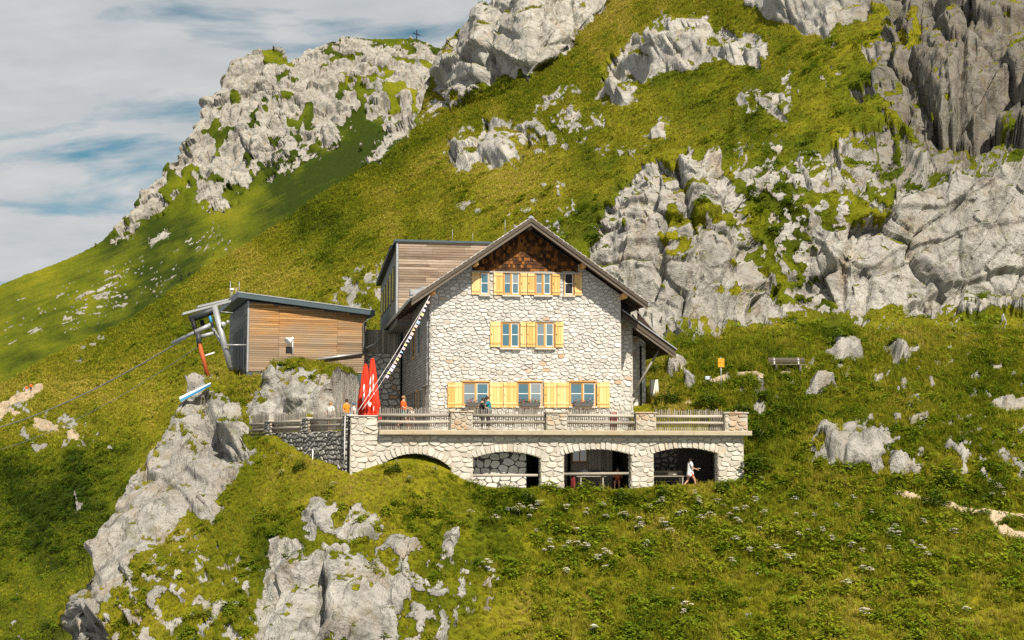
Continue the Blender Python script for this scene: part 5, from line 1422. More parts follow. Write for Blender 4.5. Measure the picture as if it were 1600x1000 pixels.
# ------------------------------------------------------------------ cable car station on the knoll
rng = random.Random(21)
class Frame:
    """a building frame: a to the right, b to the back, turned by yaw"""
    def __init__(s, x, y, yaw):
        s.o = (x, y); s.yaw = yaw; s.c, s.s = math.cos(yaw), math.sin(yaw)
    def w(s, a, b, z): return Vector((s.o[0] + a * s.c - b * s.s, s.o[1] + a * s.s + b * s.c, z))
    def onb(s, px, py, b):
        t, e = ray(px, py); A = s.o[0] - b * s.s; B = s.o[1] + b * s.c
        a = (B * t - A) / (s.c - s.s * t); return a, e * (B + a * s.s)
    def thing(s, name, a, b, z, label, cat, group=None):
        e = empty(name, s.w(a, b, z), s.yaw, label, cat, group); OFFS[e.name] = (a, b, z); return e
_c = at(385, 590, 91.0)
F = Frame(_c.x, _c.y, math.radians(18))
SW, ZBOT = F.onb(572, 590, 0)
zl0 = F.onb(385, 470, 0)[1]; zr0 = F.onb(572, 492, 0)[1]; zb = F.onb(385, 580, 0)[1]
SD = 9.5
st = F.thing('cable_car_station', SW / 2, 4, zb, 'timber clad cable car station with slate blue roof edge on the rocky knoll', 'station')
core = MB().hull8([(0.03, 0.05, zb - 0.6), (SW, 0.05, zb - 0.6), (SW, SD, zb - 0.6), (0.03, SD, zb - 0.6), (0.03, 0.05, zl0), (SW, 0.05, zr0), (SW, SD, zr0), (0.03, SD, zl0)]).build('wall', M['dark_board'], st)
z = zb
ztop = lambda a: zl0 + (zr0 - zl0) * a / SW
while z < zl0 - 0.05:
    cuts = [0.12, SW * 0.26 + rng.uniform(-0.05, 0.05), SW * 0.75 + rng.uniform(-0.05, 0.05), SW - 0.05]
    for a, b in zip(cuts[:-1], cuts[1:]):
        if z + 0.13 > ztop(b):
            if z + 0.13 > ztop(a): continue
            b = max(a + 0.3, (z + 0.13 - zl0) / (zr0 - zl0) * SW)
            if b - a < 0.4: continue
        MB().bbox(a + 0.004, b - 0.004, -rng.uniform(0, 0.008), 0.045, z + 0.007, z + 0.132, 0.007).build('plank', M['station_board'], core)
    z += 0.142
MB().bbox(0.0, 0.115, -0.02, 0.045, zb - 0.05, zl0, 0.01).build('corner_trim', M['galv'], core)
MB().bbox(0.0, SW, -0.03, 0.05, zb - 0.75, zb - 0.06, 0.02).build('plinth', M['slate_metal'], core)
# left end: boards and the dark mouth where the cars come in
for k in range(26):
    zz = zb + k * 0.17
    for b0, b1 in ((0.06, 1.9), (7.2, SD)):
        if zz + 0.17 < zl0: MB().box(-0.012, 0.026, b0, b1, zz, zz + 0.155).build('plank', M['dark_board'], core)
for k in range(6):
    zz = zb + 3.0 + k * 0.17
    if zz + 0.17 < zl0: MB().box(-0.012, 0.026, 1.91, 7.19, zz, zz + 0.155).build('plank', M['dark_board'], core)
MB().box(-0.008, 0.022, 1.92, 7.18, zb - 0.2, zb + 2.98).build('car_entrance', M['black'], core)
for b in (2.2, 3.6, 5.2):
    MB().box(-0.03, -0.009, b, b + 0.12, zb - 0.2, zb + 2.95).build('door_post', M['dark_metal'], core)
MB().box(-0.06, -0.013, 0.7, 1.5, zb + 0.4, zb + 2.2).build('side_door', M['dark_metal'], core)
# roof: single pitch with deep slate blue fascia
ra, rz0 = F.onb(372, 456, -0.5); rb, rz1 = F.onb(586, 485, -0.5)
th = 0.34
roof = MB().hull8([(ra, -0.5, rz0 - th), (rb, -0.5, rz1 - th), (rb, SD + 0.4, rz1 - th), (ra, SD + 0.4, rz0 - th), (ra, -0.5, rz0), (rb, -0.5, rz1), (rb, SD + 0.4, rz1), (ra, SD + 0.4, rz0)]).build('roof', M['slate_metal'], st)
MB().hull8([(ra - 0.03, -0.53, rz0 - 0.03), (rb + 0.03, -0.53, rz1 - 0.03), (rb + 0.03, SD, rz1 - 0.03), (ra - 0.03, SD, rz0 - 0.03), (ra - 0.03, -0.53, rz0 + 0.035), (rb + 0.03, -0.53, rz1 + 0.035), (rb + 0.03, SD, rz1 + 0.035), (ra - 0.03, SD, rz0 + 0.035)]).build('roof_edge', M['gutter'], roof)
for a, b, h in ((ra + 0.15, 0.2, 0.75), (ra + 0.1, 4.5, 1.3), (ra + 0.3, 3.0, 0.7)):
    MB().tube([(a, b, rz0), (a, b, rz0 + h)], 0.022, 6).build('mast', M['galv'], roof)
MB().lathe([(0.02, 0), (0.16, 0.03), (0.18, 0.07), (0.1, 0.14), (0.02, 0.16)], (ra + 0.1, 3.6, rz0 + 0.55), 10).build('lamp', M['white_paint'], roof)
MB().tube([(ra + 0.1, 3.6, rz0), (ra + 0.1, 3.6, rz0 + 0.55)], 0.03, 6).build('lamp_post', M['galv'], roof)
# canopy beams over the entrance
for (p0, p1, w) in (((285, 491), (356, 472), 0.075), ((308, 480), (352, 470), 0.07)):
    b = 3.0 if p0[0] == 285 else 5.0
    A = F.onb(p0[0], p0[1], b); B = F.onb(p1[0] + 12, p1[1] - 3, b)
    MB().hull8([(A[0], b - 0.4, A[1] - w), (B[0], b - 0.4, B[1] - w), (B[0], b + 0.4, B[1] - w), (A[0], b + 0.4, A[1] - w), (A[0], b - 0.4, A[1] + w), (B[0], b - 0.4, B[1] + w), (B[0], b + 0.4, B[1] + w), (A[0], b + 0.4, A[1] + w)]).build('canopy_beam', M['galv'], st)
# downpipe at the right corner, running along the wall and across to the hut
P = lambda px, py, b: (lambda q: (q[0], b, q[1]))(F.onb(px, py, b))
MB().tube([P(583, 492, -0.35), P(569, 505, -0.15), P(568.5, 548, -0.12), P(566, 553, -0.12), P(530, 557, -0.12), P(494, 562, -0.12)], 0.085, 8).build('downpipe', M['galv'], st)
MB().tube([P(570, 544, -0.1), P(585, 538, -0.1), P(594, 530, -0.1)], 0.07, 8).build('cross_pipe', M['galv'], st)
# concrete footing and platform edge
q = F.onb(345, 585, 0.5)
MB().box(q[0], 2.2, 0.3, 3.2, zb - 3.6, zb - 0.62).build('footing', M['concrete'], st)
MB().bbox(q[0] - 1.4, 2.8, -0.05, 0.28, zb - 0.66, zb - 0.44, 0.02).build('platform_edge', M['galv'], st)
# steel portal that carries the cables
por = F.thing('cable_support_frame', q[0] - 0.4, 1.5, zb - 0.6, 'galvanised steel cable support frame with one orange leg beside the station', 'frame')
def strut(name, pts, r, mat, b0, b1=None, n=10):
    b1 = b0 if b1 is None else b1
    v = [P(pts[0][0], pts[0][1], b0), P(pts[1][0], pts[1][1], b1)]
    return MB().tube(v, r, n).build(name, mat, por)
strut('leg', ((335, 478), (360, 575)), 0.19, M['galv'], 0.9, 0.4)
strut('collar', ((352, 556), (360, 558)), 0.12, M['galv'], 0.55)
strut('leg', ((332, 512), (352, 545)), 0.10, M['galv'], 2.5, 0.8)
strut('orange_leg', ((310, 532), (325, 588)), 0.14, M['orange_steel'], 1.2, 0.9)
strut('leg', ((309, 520), (312, 542)), 0.17, M['dark_metal'], 1.2, 1.2)
strut('leg', ((300, 498), (307, 520)), 0.15, M['black'], 2.0, 1.8)
strut('leg', ((315, 500), (318, 515)), 0.15, M['black'], 2.6, 2.6)
strut('crossbeam', ((297, 499), (338, 483)), 0.24, M['dark_metal'], 2.2, 1.6)
strut('leg', ((327, 490), (331, 508)), 0.10, M['blue'], 3.2, 3.0)
strut('saddle', ((305, 519), (333, 506)), 0.16, M['galv'], 1.6, 1.6)
strut('saddle', ((313, 526), (336, 520)), 0.13, M['galv'], 1.4, 1.4)
strut('handrail', ((352, 539), (386, 539)), 0.05, M['galv'], 0.15)
strut('handrail', ((320, 556), (335, 551)), 0.06, M['white_paint'], 1.2)
strut('tie_rod', ((345, 487), (365, 489)), 0.03, M['galv'], 0.6)
v = P(349, 507, 0.5); w_ = P(356, 503, 0.5)
for c, r in ((v, 0.18), (w_, 0.11)):
    n0 = MB(); n0.lathe([(0.02, -0.05), (r, -0.05), (r, 0.05), (0.02, 0.05)], (0, 0, 0), 14); n0.xform(Matrix.Translation(Vector(c)) @ Matrix.Rotation(math.pi / 2, 4, 'X')); n0.build('sheave', M['galv'], por)
# the cables running out to the left
end0 = F.w(*P(305, 519, 1.6)); e1 = at(-70, 682, 150.0)
def catenary(a, b, sag, n=24): return [tuple(a.lerp(b, k / n) - Vector((0, 0, sag * 4 * (k / n) * (1 - k / n)))) for k in range(n + 1)]
cb = MB().tube(catenary(Vector(end0), e1, 1.2), 0.045, 6).build('haul_cable', M['cable'], None); tag(cb, 'steel haul cable running from the station down to the left', 'cable')
cb = MB().tube([tuple(Vector(end0) + (e1 - Vector(end0)).normalized() * 0.2), tuple(Vector(end0) + (e1 - Vector(end0)).normalized() * 4.2 - Vector((0, 0, 0.05)))], 0.11, 8).build('cable_sleeve', M['galv'], None); tag(cb, 'pale sleeve clamped on the haul cable at the support frame', 'sleeve')
cb = MB().tube(catenary(F.w(*P(312, 540, 1.2)), at(-70, 715, 150.0), 1.5), 0.022, 6).build('guide_cable', M['cable'], None); tag(cb, 'thin guide cable below the haul cable', 'cable')
# blue edged sheet lying on the slope below the station
ps = [at(280, 622, 87.6), at(329, 599, 88.2)]
sh = empty('slide_sheet', ps[0], 0, 'long blue and white plastic sheet on the slope below the station', 'sheet')
mbs = MB(); L = [Vector(p) - ps[0] for p in ps]
dn = Vector((0.35, -0.9, -0.55)) * 0.28
mbs.hull8([tuple(L[0] + dn), tuple(L[1] + dn * 0.4), tuple(L[1]), tuple(L[0]), tuple(L[0] + dn + Vector((0, 0, 0.06))), tuple(L[1] + dn * 0.4 + Vector((0, 0, 0.06))), tuple(L[1] + Vector((0, 0, 0.06))), tuple(L[0] + Vector((0, 0, 0.06)))])
mbs.build('sheet_face', M['white_paint'], sh)
MB().hull8([tuple(L[0] + dn + Vector((0.1, -0.05, -0.07))), tuple(L[1] + dn * 0.4 + Vector((0, -0.05, -0.09))), tuple(L[1] + dn * 0.4 + Vector((0, -0.012, -0.09))), tuple(L[0] + dn + Vector((0.1, -0.012, -0.07))), tuple(L[0] + dn + Vector((0, -0.07, 0.05))), tuple(L[1] + dn * 0.4 + Vector((0, -0.07, 0.05))), tuple(L[1] + dn * 0.4 + Vector((0, -0.012, 0.05))), tuple(L[0] + dn + Vector((0, -0.012, 0.05)))]).build('sheet_edge', M['blue'], sh)
# horn on a post before the plank wall
h0 = F.onb(457, 552, -1.6)
horn = F.thing('horn_fixture', h0[0], -1.6, h0[1] - 0.6, 'white horn shaped fixture on a grey post before the plank wall of the station', 'fixture')
MB().tube([(h0[0], -1.6, h0[1] - 0.8), (h0[0], -1.6, h0[1] + 1.05)], 0.06, 8).build('post', M['galv'], horn)
m = MB().lathe([(0.07, 0.0), (0.09, 0.12), (0.17, 0.28), (0.27, 0.42), (0.29, 0.5), (0.25, 0.5)], (0, 0, 0), 16)
m.xform(Matrix.Translation((h0[0] + 0.02, -1.62, h0[1] + 0.98)) @ Matrix.Rotation(math.radians(-125), 4, 'Y') @ Matrix.Rotation(math.radians(18), 4, 'X')); m.build('horn', M['white_paint'], horn)
MB().bbox(h0[0] - 0.42, h0[0] - 0.02, -1.72, -1.5, h0[1] - 0.02, h0[1] + 0.42, 0.04).build('control_box', M['black'], horn)

# ------------------------------------------------------------------ parasols, bunting
def parasol_mat():
    t = NT('parasol_cloth')
    a = t.n('ShaderNodeAttribute', attribute_name='print').outputs['Fac']
    n = t.noise(14, 3, 0.6, t.coord())
    r = t.ramp(n, (0.3, (0.50, 0.025, 0.008, 1)), (0.7, (0.66, 0.045, 0.012, 1)))
    return t.done(t.mix(t.ramp(a, (0.4, 0.0), (0.55, 1.0)), r, (0.80, 0.76, 0.74, 1)), 0.6, None, 0.3)
M['parasol'] = parasol_mat()
def parasol(px, base_py, top_py, Y, label, seed, prints):
    rr = random.Random(seed)
    top = at(px, top_py, Y); z0 = ZT; h = top.z - z0
    t = empty('closed_parasol', (top.x, top.y, z0), 0.3 * seed, label, 'parasol', 'closed red parasols on the corner of the terrace')
    MB().tube([(0, 0, 0), (0, 0, h + 0.06)], 0.035, 8).build('pole', M['white_paint'], t)
    MB().lathe([(0.30, 0.0), (0.30, 0.06), (0.09, 0.10), (0.05, 0.3)], (0, 0, 0), 14).build('base', M['dark_metal'], t)
    n = 72; lv = 30; vs = []; fs = []; pr = []
    zlo = 0.55
    for k in range(lv + 1):
        f = k / lv; z = h - (h - zlo) * f
        R = 0.10 + 0.33 * f ** 0.9
        tie = 1 - 0.30 * math.exp(-((f - 0.86) / 0.06) ** 2)
        for i in range(n):
            th_ = 2 * math.pi * i / n
            fold = 1 + (0.12 + 0.22 * f) * math.sin(8 * th_ + 0.8 * math.sin(3 * f * math.pi) + seed) + 0.05 * math.sin(15 * th_ + 5 * f)
            rr_ = R * fold * tie
            vs.append((rr_ * math.cos(th_), rr_ * math.sin(th_), z + (0.05 * math.sin(8 * th_ + seed) if k == lv else 0)))
            d = 0.0
            for (c, wd, f0, f1) in prints:
                dd = (th_ - c + math.pi) % (2 * math.pi) - math.pi
                if abs(dd) < wd * (0.75 + 0.25 * math.sin(40 * f + 7 * c)) and f0 + 0.02 * math.sin(9 * th_) < f < f1 and math.sin(34 * f + 11 * dd + c * 5) > -0.55: d = 1.0
            pr.append(d)
    for k in range(lv):
        for i in range(n):
            j = (i + 1) % n; fs.append((k * n + i, k * n + j, (k + 1) * n + j, (k + 1) * n + i))
    me = bpy.data.meshes.new('canopy'); me.from_pydata(vs, [], fs)
    for q in me.polygons: q.use_smooth = True
    at_ = me.attributes.new('print', 'FLOAT', 'POINT'); at_.data.foreach_set('value', pr)
    me.materials.append(M['parasol']); o = bpy.data.objects.new('canopy', me); COL.objects.link(o); o.parent = t
    MB().lathe([(0.02, -0.03), (0.11, 0.0), (0.09, 0.06), (0.02, 0.10)], (0, 0, h - 0.01), 12).build('top_cap', M['parasol'], t)
    MB().tube([(0.28 * math.cos(x), 0.28 * math.sin(x), h - (h - zlo) * 0.86) for x in np.linspace(0, 2 * math.pi, 25)], 0.012, 5).build('tie_strap', M['parasol'], t)
    return t
fr = -math.pi / 2
parasol(582, 650, 562, 74.3, 'taller closed red parasol with white print in front of the other one', 1, [(fr - 0.3 - 0.30, 0.20, 0.30, 0.62), (fr + 0.30 - 0.30, 0.17, 0.28, 0.60), (fr + 0.45 - 0.30, 0.35, 0.80, 0.86), (fr - 0.2 - 0.3, 0.25, 0.70, 0.78)])
parasol(571, 650, 571, 76.2, 'closed red parasol standing behind and left of the taller one', 2, [(fr - 0.1 - 0.6, 0.25, 0.38, 0.72), (fr + 0.3 - 0.6, 0.2, 0.80, 0.9)])
def rope_pts(a, b, sag, n=28): return [a.lerp(b, k / n) - Vector((0, 0, sag * 4 * (k / n) * (1 - k / n))) for k in range(n + 1)]
zA = at(671, 463, 76.9); zB = at(566, 640, 73.4)
bt = empty('bunting', zA, 0, 'string of small pastel flags from the hut corner down to the parasols', 'bunting')
rp_ = [p - zA for p in rope_pts(zA, zB, 0.35)]
MB().tube([tuple(p) for p in rp_], 0.012, 5).build('cord', M['rope'], bt)
FC = [(0.75, 0.45, 0.40), (0.60, 0.52, 0.72), (0.62, 0.60, 0.78), (0.62, 0.62, 0.25), (0.74, 0.45, 0.55), (0.30, 0.45, 0.70), (0.72, 0.42, 0.40), (0.70, 0.55, 0.25)]
FM = [plain('flag_cloth', c + (1,), 0.8) for c in FC]
for k in range(21):
    f = 0.04 + k * 0.031
    i = f * 28; p = rp_[int(i)].lerp(rp_[min(int(i) + 1, 28)], i % 1)
    d = (rp_[min(int(i) + 1, 28)] - rp_[int(i)]).normalized()
    s = rng.uniform(0.55, 0.75); off = Vector((0.06, 0, -0.02))
    w = d * 0.12 * s; q = Vector((0.14 * s, rng.uniform(-0.05, 0.05), -0.09 * s)).normalized() * 0.24 * s
    mbf = MB()
    a0, a1 = p - w, p + w
    tri = k % 3 == 1
    b0, b1 = (a0 + q, a1 + q) if not tri else (p + q * 1.05 - w * 0.15, p + q * 1.05 + w * 0.15)
    e_ = Vector((0, -0.012, 0))
    mbf.hull8([tuple(a0), tuple(a1), tuple(b1), tuple(b0), tuple(a0 + e_), tuple(a1 + e_), tuple(b1 + e_), tuple(b0 + e_)])
    mbf.build('flag', FM[k % 8], bt)
zA2 = at(672, 462, 77.0); zB2 = at(560, 641, 73.2)
r2 = rope_pts(zA2, zB2, 0.12); ro = MB().tube([tuple(p) for p in r2], 0.014, 5).build('stay_rope', M['rope'], None)
ro2 = tag(ro, 'plain pale rope strung left of the bunting', 'rope')

# ------------------------------------------------------------------ signs, benches and small things on the slope
def on_ground(px, py, y0=58): 
    p = hit(px, py, y0); return Vector((p.x, p.y, ground(p.x, p.y)))
def hill_bench(px, py, l, rz):
    p = on_ground(px, py); t = empty('park_bench', p, rz, 'weathered grey bench on the slope right of the hut', 'bench')
    for k in range(3): MB().bbox(-l / 2, l / 2, -0.22 + k * 0.15, -0.22 + k * 0.15 + 0.135, 0.43, 0.475, 0.008).build('seat_plank', M['bench_wood'], t)
    for k in range(2): MB().bbox(-l / 2, l / 2, 0.27 + 0.03 * k, 0.305 + 0.03 * k, 0.60 + k * 0.15, 0.735 + k * 0.15, 0.008).build('back_plank', M['bench_wood'], t)
    for x in (-l / 2 + 0.38, l / 2 - 0.38):
        MB().bbox(x - 0.07, x + 0.07, -0.2, 0.2, -0.25, 0.425, 0.01).build('leg', M['bench_wood'], t)
        MB().hull8([(x - 0.04, 0.2, 0.3), (x + 0.04, 0.2, 0.3), (x + 0.04, 0.265, 0.3), (x - 0.04, 0.265, 0.3), (x - 0.04, 0.31, 0.9), (x + 0.04, 0.31, 0.9), (x + 0.04, 0.365, 0.9), (x - 0.04, 0.365, 0.9)]).build('back_post', M['galv'], t)
hill_bench(1231, 584, 2.25, math.radians(4))
p = on_ground(1127, 612); k = p.y / FPX
sg = empty('trail_sign', p, 0.1, 'yellow trail sign on a thin metal post right of the hut', 'sign')
MB().tube([(0, 0, -0.3), (0, 0, 1.95)], 0.032, 8).build('post', M['galv'], sg)
for z0, z1 in ((1.36, 1.60), (1.62, 1.88)): MB().bbox(-0.19, 0.20, -0.062, -0.036, z0, z1, 0.006).build('sign_plate', M['yellow'], sg)
p = on_ground(1106, 607)
sg = empty('small_lamp', p, 0, 'small black post with a pale square head among the rocks right of the hut', 'lamp')
MB().tube([(0, 0, -0.2), (0, 0, 0.42)], 0.07, 8).build('post', M['black'], sg)
MB().bbox(-0.17, 0.17, -0.15, 0.15, 0.42, 0.64, 0.03).build('head', plain('pale_metal', (0.5, 0.55, 0.62, 1), 0.5), sg)
p = on_ground(1023, 622)
ss = empty('stone_slab', p, 0.5, 'upright pale stone slab leaning behind the right corner of the hut', 'slab')
MB().hull8([(-0.35, -0.06, -0.4), (0.3, -0.06, -0.4), (0.3, 0.08, -0.4), (-0.35, 0.08, -0.4), (-0.2, 0.08, 1.0), (0.32, 0.1, 1.05), (0.32, 0.22, 1.05), (-0.2, 0.2, 1.0)]).build('slab_body', M['infill'], ss)
p = W(onv(958, 640, 0.5)[0], 0.5, ZT + 0.02)
fp = empty('red_lantern', (p.x, p.y, ZT), 0, 'dark red pot on the terrace below the right end of the hut front', 'pot')
MB().lathe([(0.16, 0.0), (0.2, 0.5), (0.2, 0.92), (0.22, 0.98), (0.19, 1.0)], (0, 0, 0), 14).build('pot_body', M['terracotta'], fp)
fp.name = 'red_pot'
pl_ = on_ground(650, 56, 400)
cr = empty('summit_cross', at(651, 62, 652), 0.9, 'thin summit cross on the far mountain top', 'cross')
MB().box(-0.16, 0.16, -0.16, 0.16, -2.0, 4.7).build('upright', M['black'], cr)
MB().box(-2.3, 2.3, -0.17, 0.17, 2.45, 2.8).build('crossbar', M['black'], cr)
# ------------------------------------------------------------------ people
def skin(name, verts, edges, rad, mat, parent, sub=2, root=0):
    me = bpy.data.meshes.new(name); me.from_pydata(verts, edges, [])
    o = bpy.data.objects.new(name, me); COL.objects.link(o); o.parent = parent
    m = o.modifiers.new('skin', 'SKIN'); m.use_smooth_shade = True
    s = o.modifiers.new('sub', 'SUBSURF'); s.levels = sub; s.render_levels = sub
    sv = me.skin_vertices[0].data if me.skin_vertices else None
    if sv is None:
        bpy.context.view_layer.objects.active = o; me.skin_vertices.new() if hasattr(me.skin_vertices, 'new') else None
        sv = me.skin_vertices[0].data
    for i, r in enumerate(rad):
        sv[i].radius = (r, r) if isinstance(r, (int, float)) else r
        sv[i].use_root = (i == root)
    me.materials.append(mat); return o
def person(loc, rz, label, H=1.74, shirt=(0.7, 0.7, 0.7), trousers=(0.05, 0.05, 0.06), hair='hair_dark', bald=False, pose='stand', short=True, cap=None, group=None, long_shirt=False):
    """one body in one mesh, posed by its joints; clothes and hair are its children"""
    t = empty('person', loc, rz, label, 'person', group)
    s = H / 1.74
    J = {'pel': (0, 0, 0.93), 'wai': (0, 0.0, 1.08), 'che': (0, -0.01, 1.30), 'nk0': (0, 0.0, 1.46), 'nk1': (0, -0.015, 1.54), 'hd': (0, -0.03, 1.63), 'top': (0, -0.025, 1.71),
         'hl': (-0.10, 0, 0.90), 'kl': (-0.10, -0.02, 0.50), 'al': (-0.10, 0.02, 0.09), 'tl': (-0.10, -0.16, 0.035),
         'hr': (0.10, 0, 0.90), 'kr': (0.10, -0.02, 0.50), 'ar': (0.10, 0.02, 0.09), 'tr': (0.10, -0.16, 0.035),
         'sl': (-0.18, 0, 1.41), 'el': (-0.24, 0.02, 1.13), 'wl': (-0.23, -0.08, 0.90), 'sr': (0.18, 0, 1.41), 'er': (0.24, 0.02, 1.13), 'wr': (0.23, -0.08, 0.90)}
    if pose == 'walk':
        J.update({'kl': (-0.10, -0.22, 0.53), 'al': (-0.09, -0.28, 0.10), 'tl': (-0.09, -0.45, 0.06), 'kr': (0.10, 0.10, 0.50), 'ar': (0.10, 0.38, 0.16), 'tr': (0.10, 0.30, 0.04),
                  'er': (0.25, -0.10, 1.17), 'wr': (0.13, -0.34, 1.13), 'el': (-0.25, -0.06, 1.15), 'wl': (-0.16, -0.30, 1.08)})
    if pose == 'sit':
        dz = -0.48
        for k in ('pel', 'wai', 'che', 'nk0', 'nk1', 'hd', 'top', 'hl', 'hr', 'sl', 'el', 'wl', 'sr', 'er', 'wr'): J[k] = (J[k][0], J[k][1], J[k][2] + dz)
        J.update({'kl': (-0.12, -0.42, 0.48), 'al': (-0.12, -0.44, 0.09), 'tl': (-0.12, -0.60, 0.035), 'kr': (0.12, -0.42, 0.48), 'ar': (0.12, -0.44, 0.09), 'tr': (0.12, -0.60, 0.035),
                  'er': (0.26, -0.06, 0.68), 'wr': (0.14, -0.30, 0.72), 'el': (-0.26, -0.06, 0.68), 'wl': (-0.14, -0.30, 0.72)})
    if pose == 'hug':
        J.update({'er': (0.22, -0.20, 1.25), 'wr': (0.06, -0.42, 1.27), 'el': (-0.22, -0.18, 1.20), 'wl': (-0.06, -0.40, 1.18), 'hd': (0.02, -0.08, 1.62), 'top': (0.03, -0.09, 1.70)})
    V = {k: Vector(v) * s for k, v in J.items()}
    names = list(J); idx = {k: i for i, k in enumerate(names)}
    ed = [('pel', 'wai'), ('wai', 'che'), ('che', 'nk0'), ('nk0', 'nk1'), ('nk1', 'hd'), ('hd', 'top'), ('pel', 'hl'), ('hl', 'kl'), ('kl', 'al'), ('al', 'tl'), ('pel', 'hr'), ('hr', 'kr'), ('kr', 'ar'), ('ar', 'tr'), ('nk0', 'sl'), ('sl', 'el'), ('el', 'wl'), ('nk0', 'sr'), ('sr', 'er'), ('er', 'wr')]
    R = {'pel': 0.145, 'wai': 0.125, 'che': 0.15, 'nk0': 0.07, 'nk1': 0.055, 'hd': 0.098, 'top': 0.07, 'hl': 0.095, 'kl': 0.058, 'al': 0.04, 'tl': 0.032, 'hr': 0.095, 'kr': 0.058, 'ar': 0.04, 'tr': 0.032, 'sl': 0.062, 'el': 0.042, 'wl': 0.028, 'sr': 0.062, 'er': 0.042, 'wr': 0.028}
    vs = [tuple(V[k]) for k in names]; es = [(idx[a], idx[b]) for a, b in ed]; rs = [R[k] * s for k in names]
    for side in ('l', 'r'):                       # hands: palm and five fingers
        w = V['w' + side]; d = (w - V['e' + side]).normalized(); lat = d.cross(Vector((0, 0, 1))); lat = lat.normalized() if lat.length > 0.1 else Vector((1, 0, 0))
        nn = d.cross(lat).normalized()
        palm = len(vs); vs.append(tuple(w + d * 0.07 * s)); rs.append((0.022 * s, 0.038 * s) if False else 0.030 * s); es.append((idx['w' + side], palm))
        for f, (o, l) in enumerate(((-0.030, 0.065), (-0.010, 0.078), (0.010, 0.074), (0.030, 0.058), (0.045, 0.040))):
            th_ = f == 4
            a = w + d * ((0.105 if not th_ else 0.06) * s) + lat * o * s; b = a + d * l * 0.55 * s + nn * 0.010 * s + (lat * 0.02 if th_ else Vector()); c = b + d * l * 0.45 * s + nn * 0.022 * s
            i = len(vs); vs += [tuple(a), tuple(b), tuple(c)]; rs += [0.010 * s, 0.0092 * s, 0.008 * s]; es += [(palm, i), (i, i + 1), (i + 1, i + 2)]
    body = skin('body', vs, es, rs, M['skin'], t)
    # face: nose, eyes, mouth, ears
    hd = V['hd']; fwd = Vector((0, -1, 0))
    fm = MB()
    fm.hull8([tuple(hd + Vector(q) * s) for q in ((-0.014, -0.088, -0.012), (0.014, -0.088, -0.012), (0.010, -0.08, -0.012), (-0.010, -0.08, -0.012), (-0.006, -0.085, 0.03), (0.006, -0.085, 0.03), (0.006, -0.08, 0.03), (-0.006, -0.08, 0.03))])
    fm.build('nose', M['skin'], body)
    for x in (-0.034, 0.034):
        MB().lathe([(0.002, -0.009 * s), (0.010 * s, 0), (0.002, 0.009 * s)], tuple(hd + Vector((x, -0.083, 0.028)) * s), 8).build('eye', M['black'], body)
    for x in (-0.092, 0.092):
        MB().lathe([(0.004, -0.03 * s), (0.018 * s, 0), (0.004, 0.03 * s)], tuple(hd + Vector((x, 0.005, 0.01)) * s), 8).build('ear', M['skin'], body)
    MB().box(hd.x - 0.024 * s, hd.x + 0.024 * s, hd.y - 0.088 * s, hd.y - 0.080 * s, hd.z - 0.046 * s, hd.z - 0.038 * s).build('mouth', plain('lips', (0.36, 0.12, 0.10, 1), 0.5), body)
    sm = plain('shirt_cloth', tuple(shirt) + (1,), 0.8); tm = plain('trouser_cloth', tuple(trousers) + (1,), 0.8)
    hem = V['pel'].lerp(V['wai'], (-0.15 if not long_shirt else -1.1) if pose != 'sit' else 0.2)
    sv = [tuple(hem), tuple(V['wai']), tuple(V['che']), tuple(V['nk0'] + Vector((0, 0, -0.03))), tuple(V['sl']), tuple(V['sl'].lerp(V['el'], 0.8)), tuple(V['sr']), tuple(V['sr'].lerp(V['er'], 0.8))]
    if long_shirt: sv[0] = tuple(V['pel'] + Vector((0, 0, -0.26)) * s)
    skin('shirt', sv, [(0, 1), (1, 2), (2, 3), (3, 4), (4, 5), (3, 6), (6, 7)], [(0.185 if not long_shirt else 0.235) * s, 0.165 * s, 0.18 * s, 0.09 * s, 0.085 * s, 0.072 * s, 0.085 * s, 0.072 * s], sm, t)
    ff = (0.75 if not long_shirt else 0.6) if short else 1.75
    def leg(h, k, a): return [tuple(V[h]), tuple(V[h].lerp(V[k], min(ff, 1.0)))] + ([tuple(V[k].lerp(V[a], ff - 1))] if ff > 1 else [])
    L, Rr = leg('hl', 'kl', 'al'), leg('hr', 'kr', 'ar')
    pv = [tuple(V['pel'] + Vector((0, 0, 0.05)))] + L + Rr; nL = len(L)
    pe = [(0, 1)] + [(i, i + 1) for i in range(1, nL)] + [(0, 1 + nL)] + [(i, i + 1) for i in range(1 + nL, 2 * nL)]
    pr_ = [(0.155 if not long_shirt else 0.12) * s] + [(0.118 if not long_shirt else 0.10) * s] + [0.085 * s] * 1 + ([0.06 * s] if nL == 3 else []) + [0.118 * s] + [0.085 * s] + ([0.06 * s] if nL == 3 else [])
    skin('shorts' if short else 'trousers', pv, pe, pr_, tm, t)
    for side in ('l', 'r'):
        a, b = V['a' + side], V['t' + side]
        skin('shoe', [tuple(a + Vector((0, 0.03, -0.035)) * s), tuple(a.lerp(b, 0.5) + Vector((0, 0, -0.01)) * s), tuple(b)], [(0, 1), (1, 2)], [0.05 * s, 0.05 * s, 0.042 * s], plain('shoe', (0.45, 0.42, 0.38, 1), 0.7), t, 1)
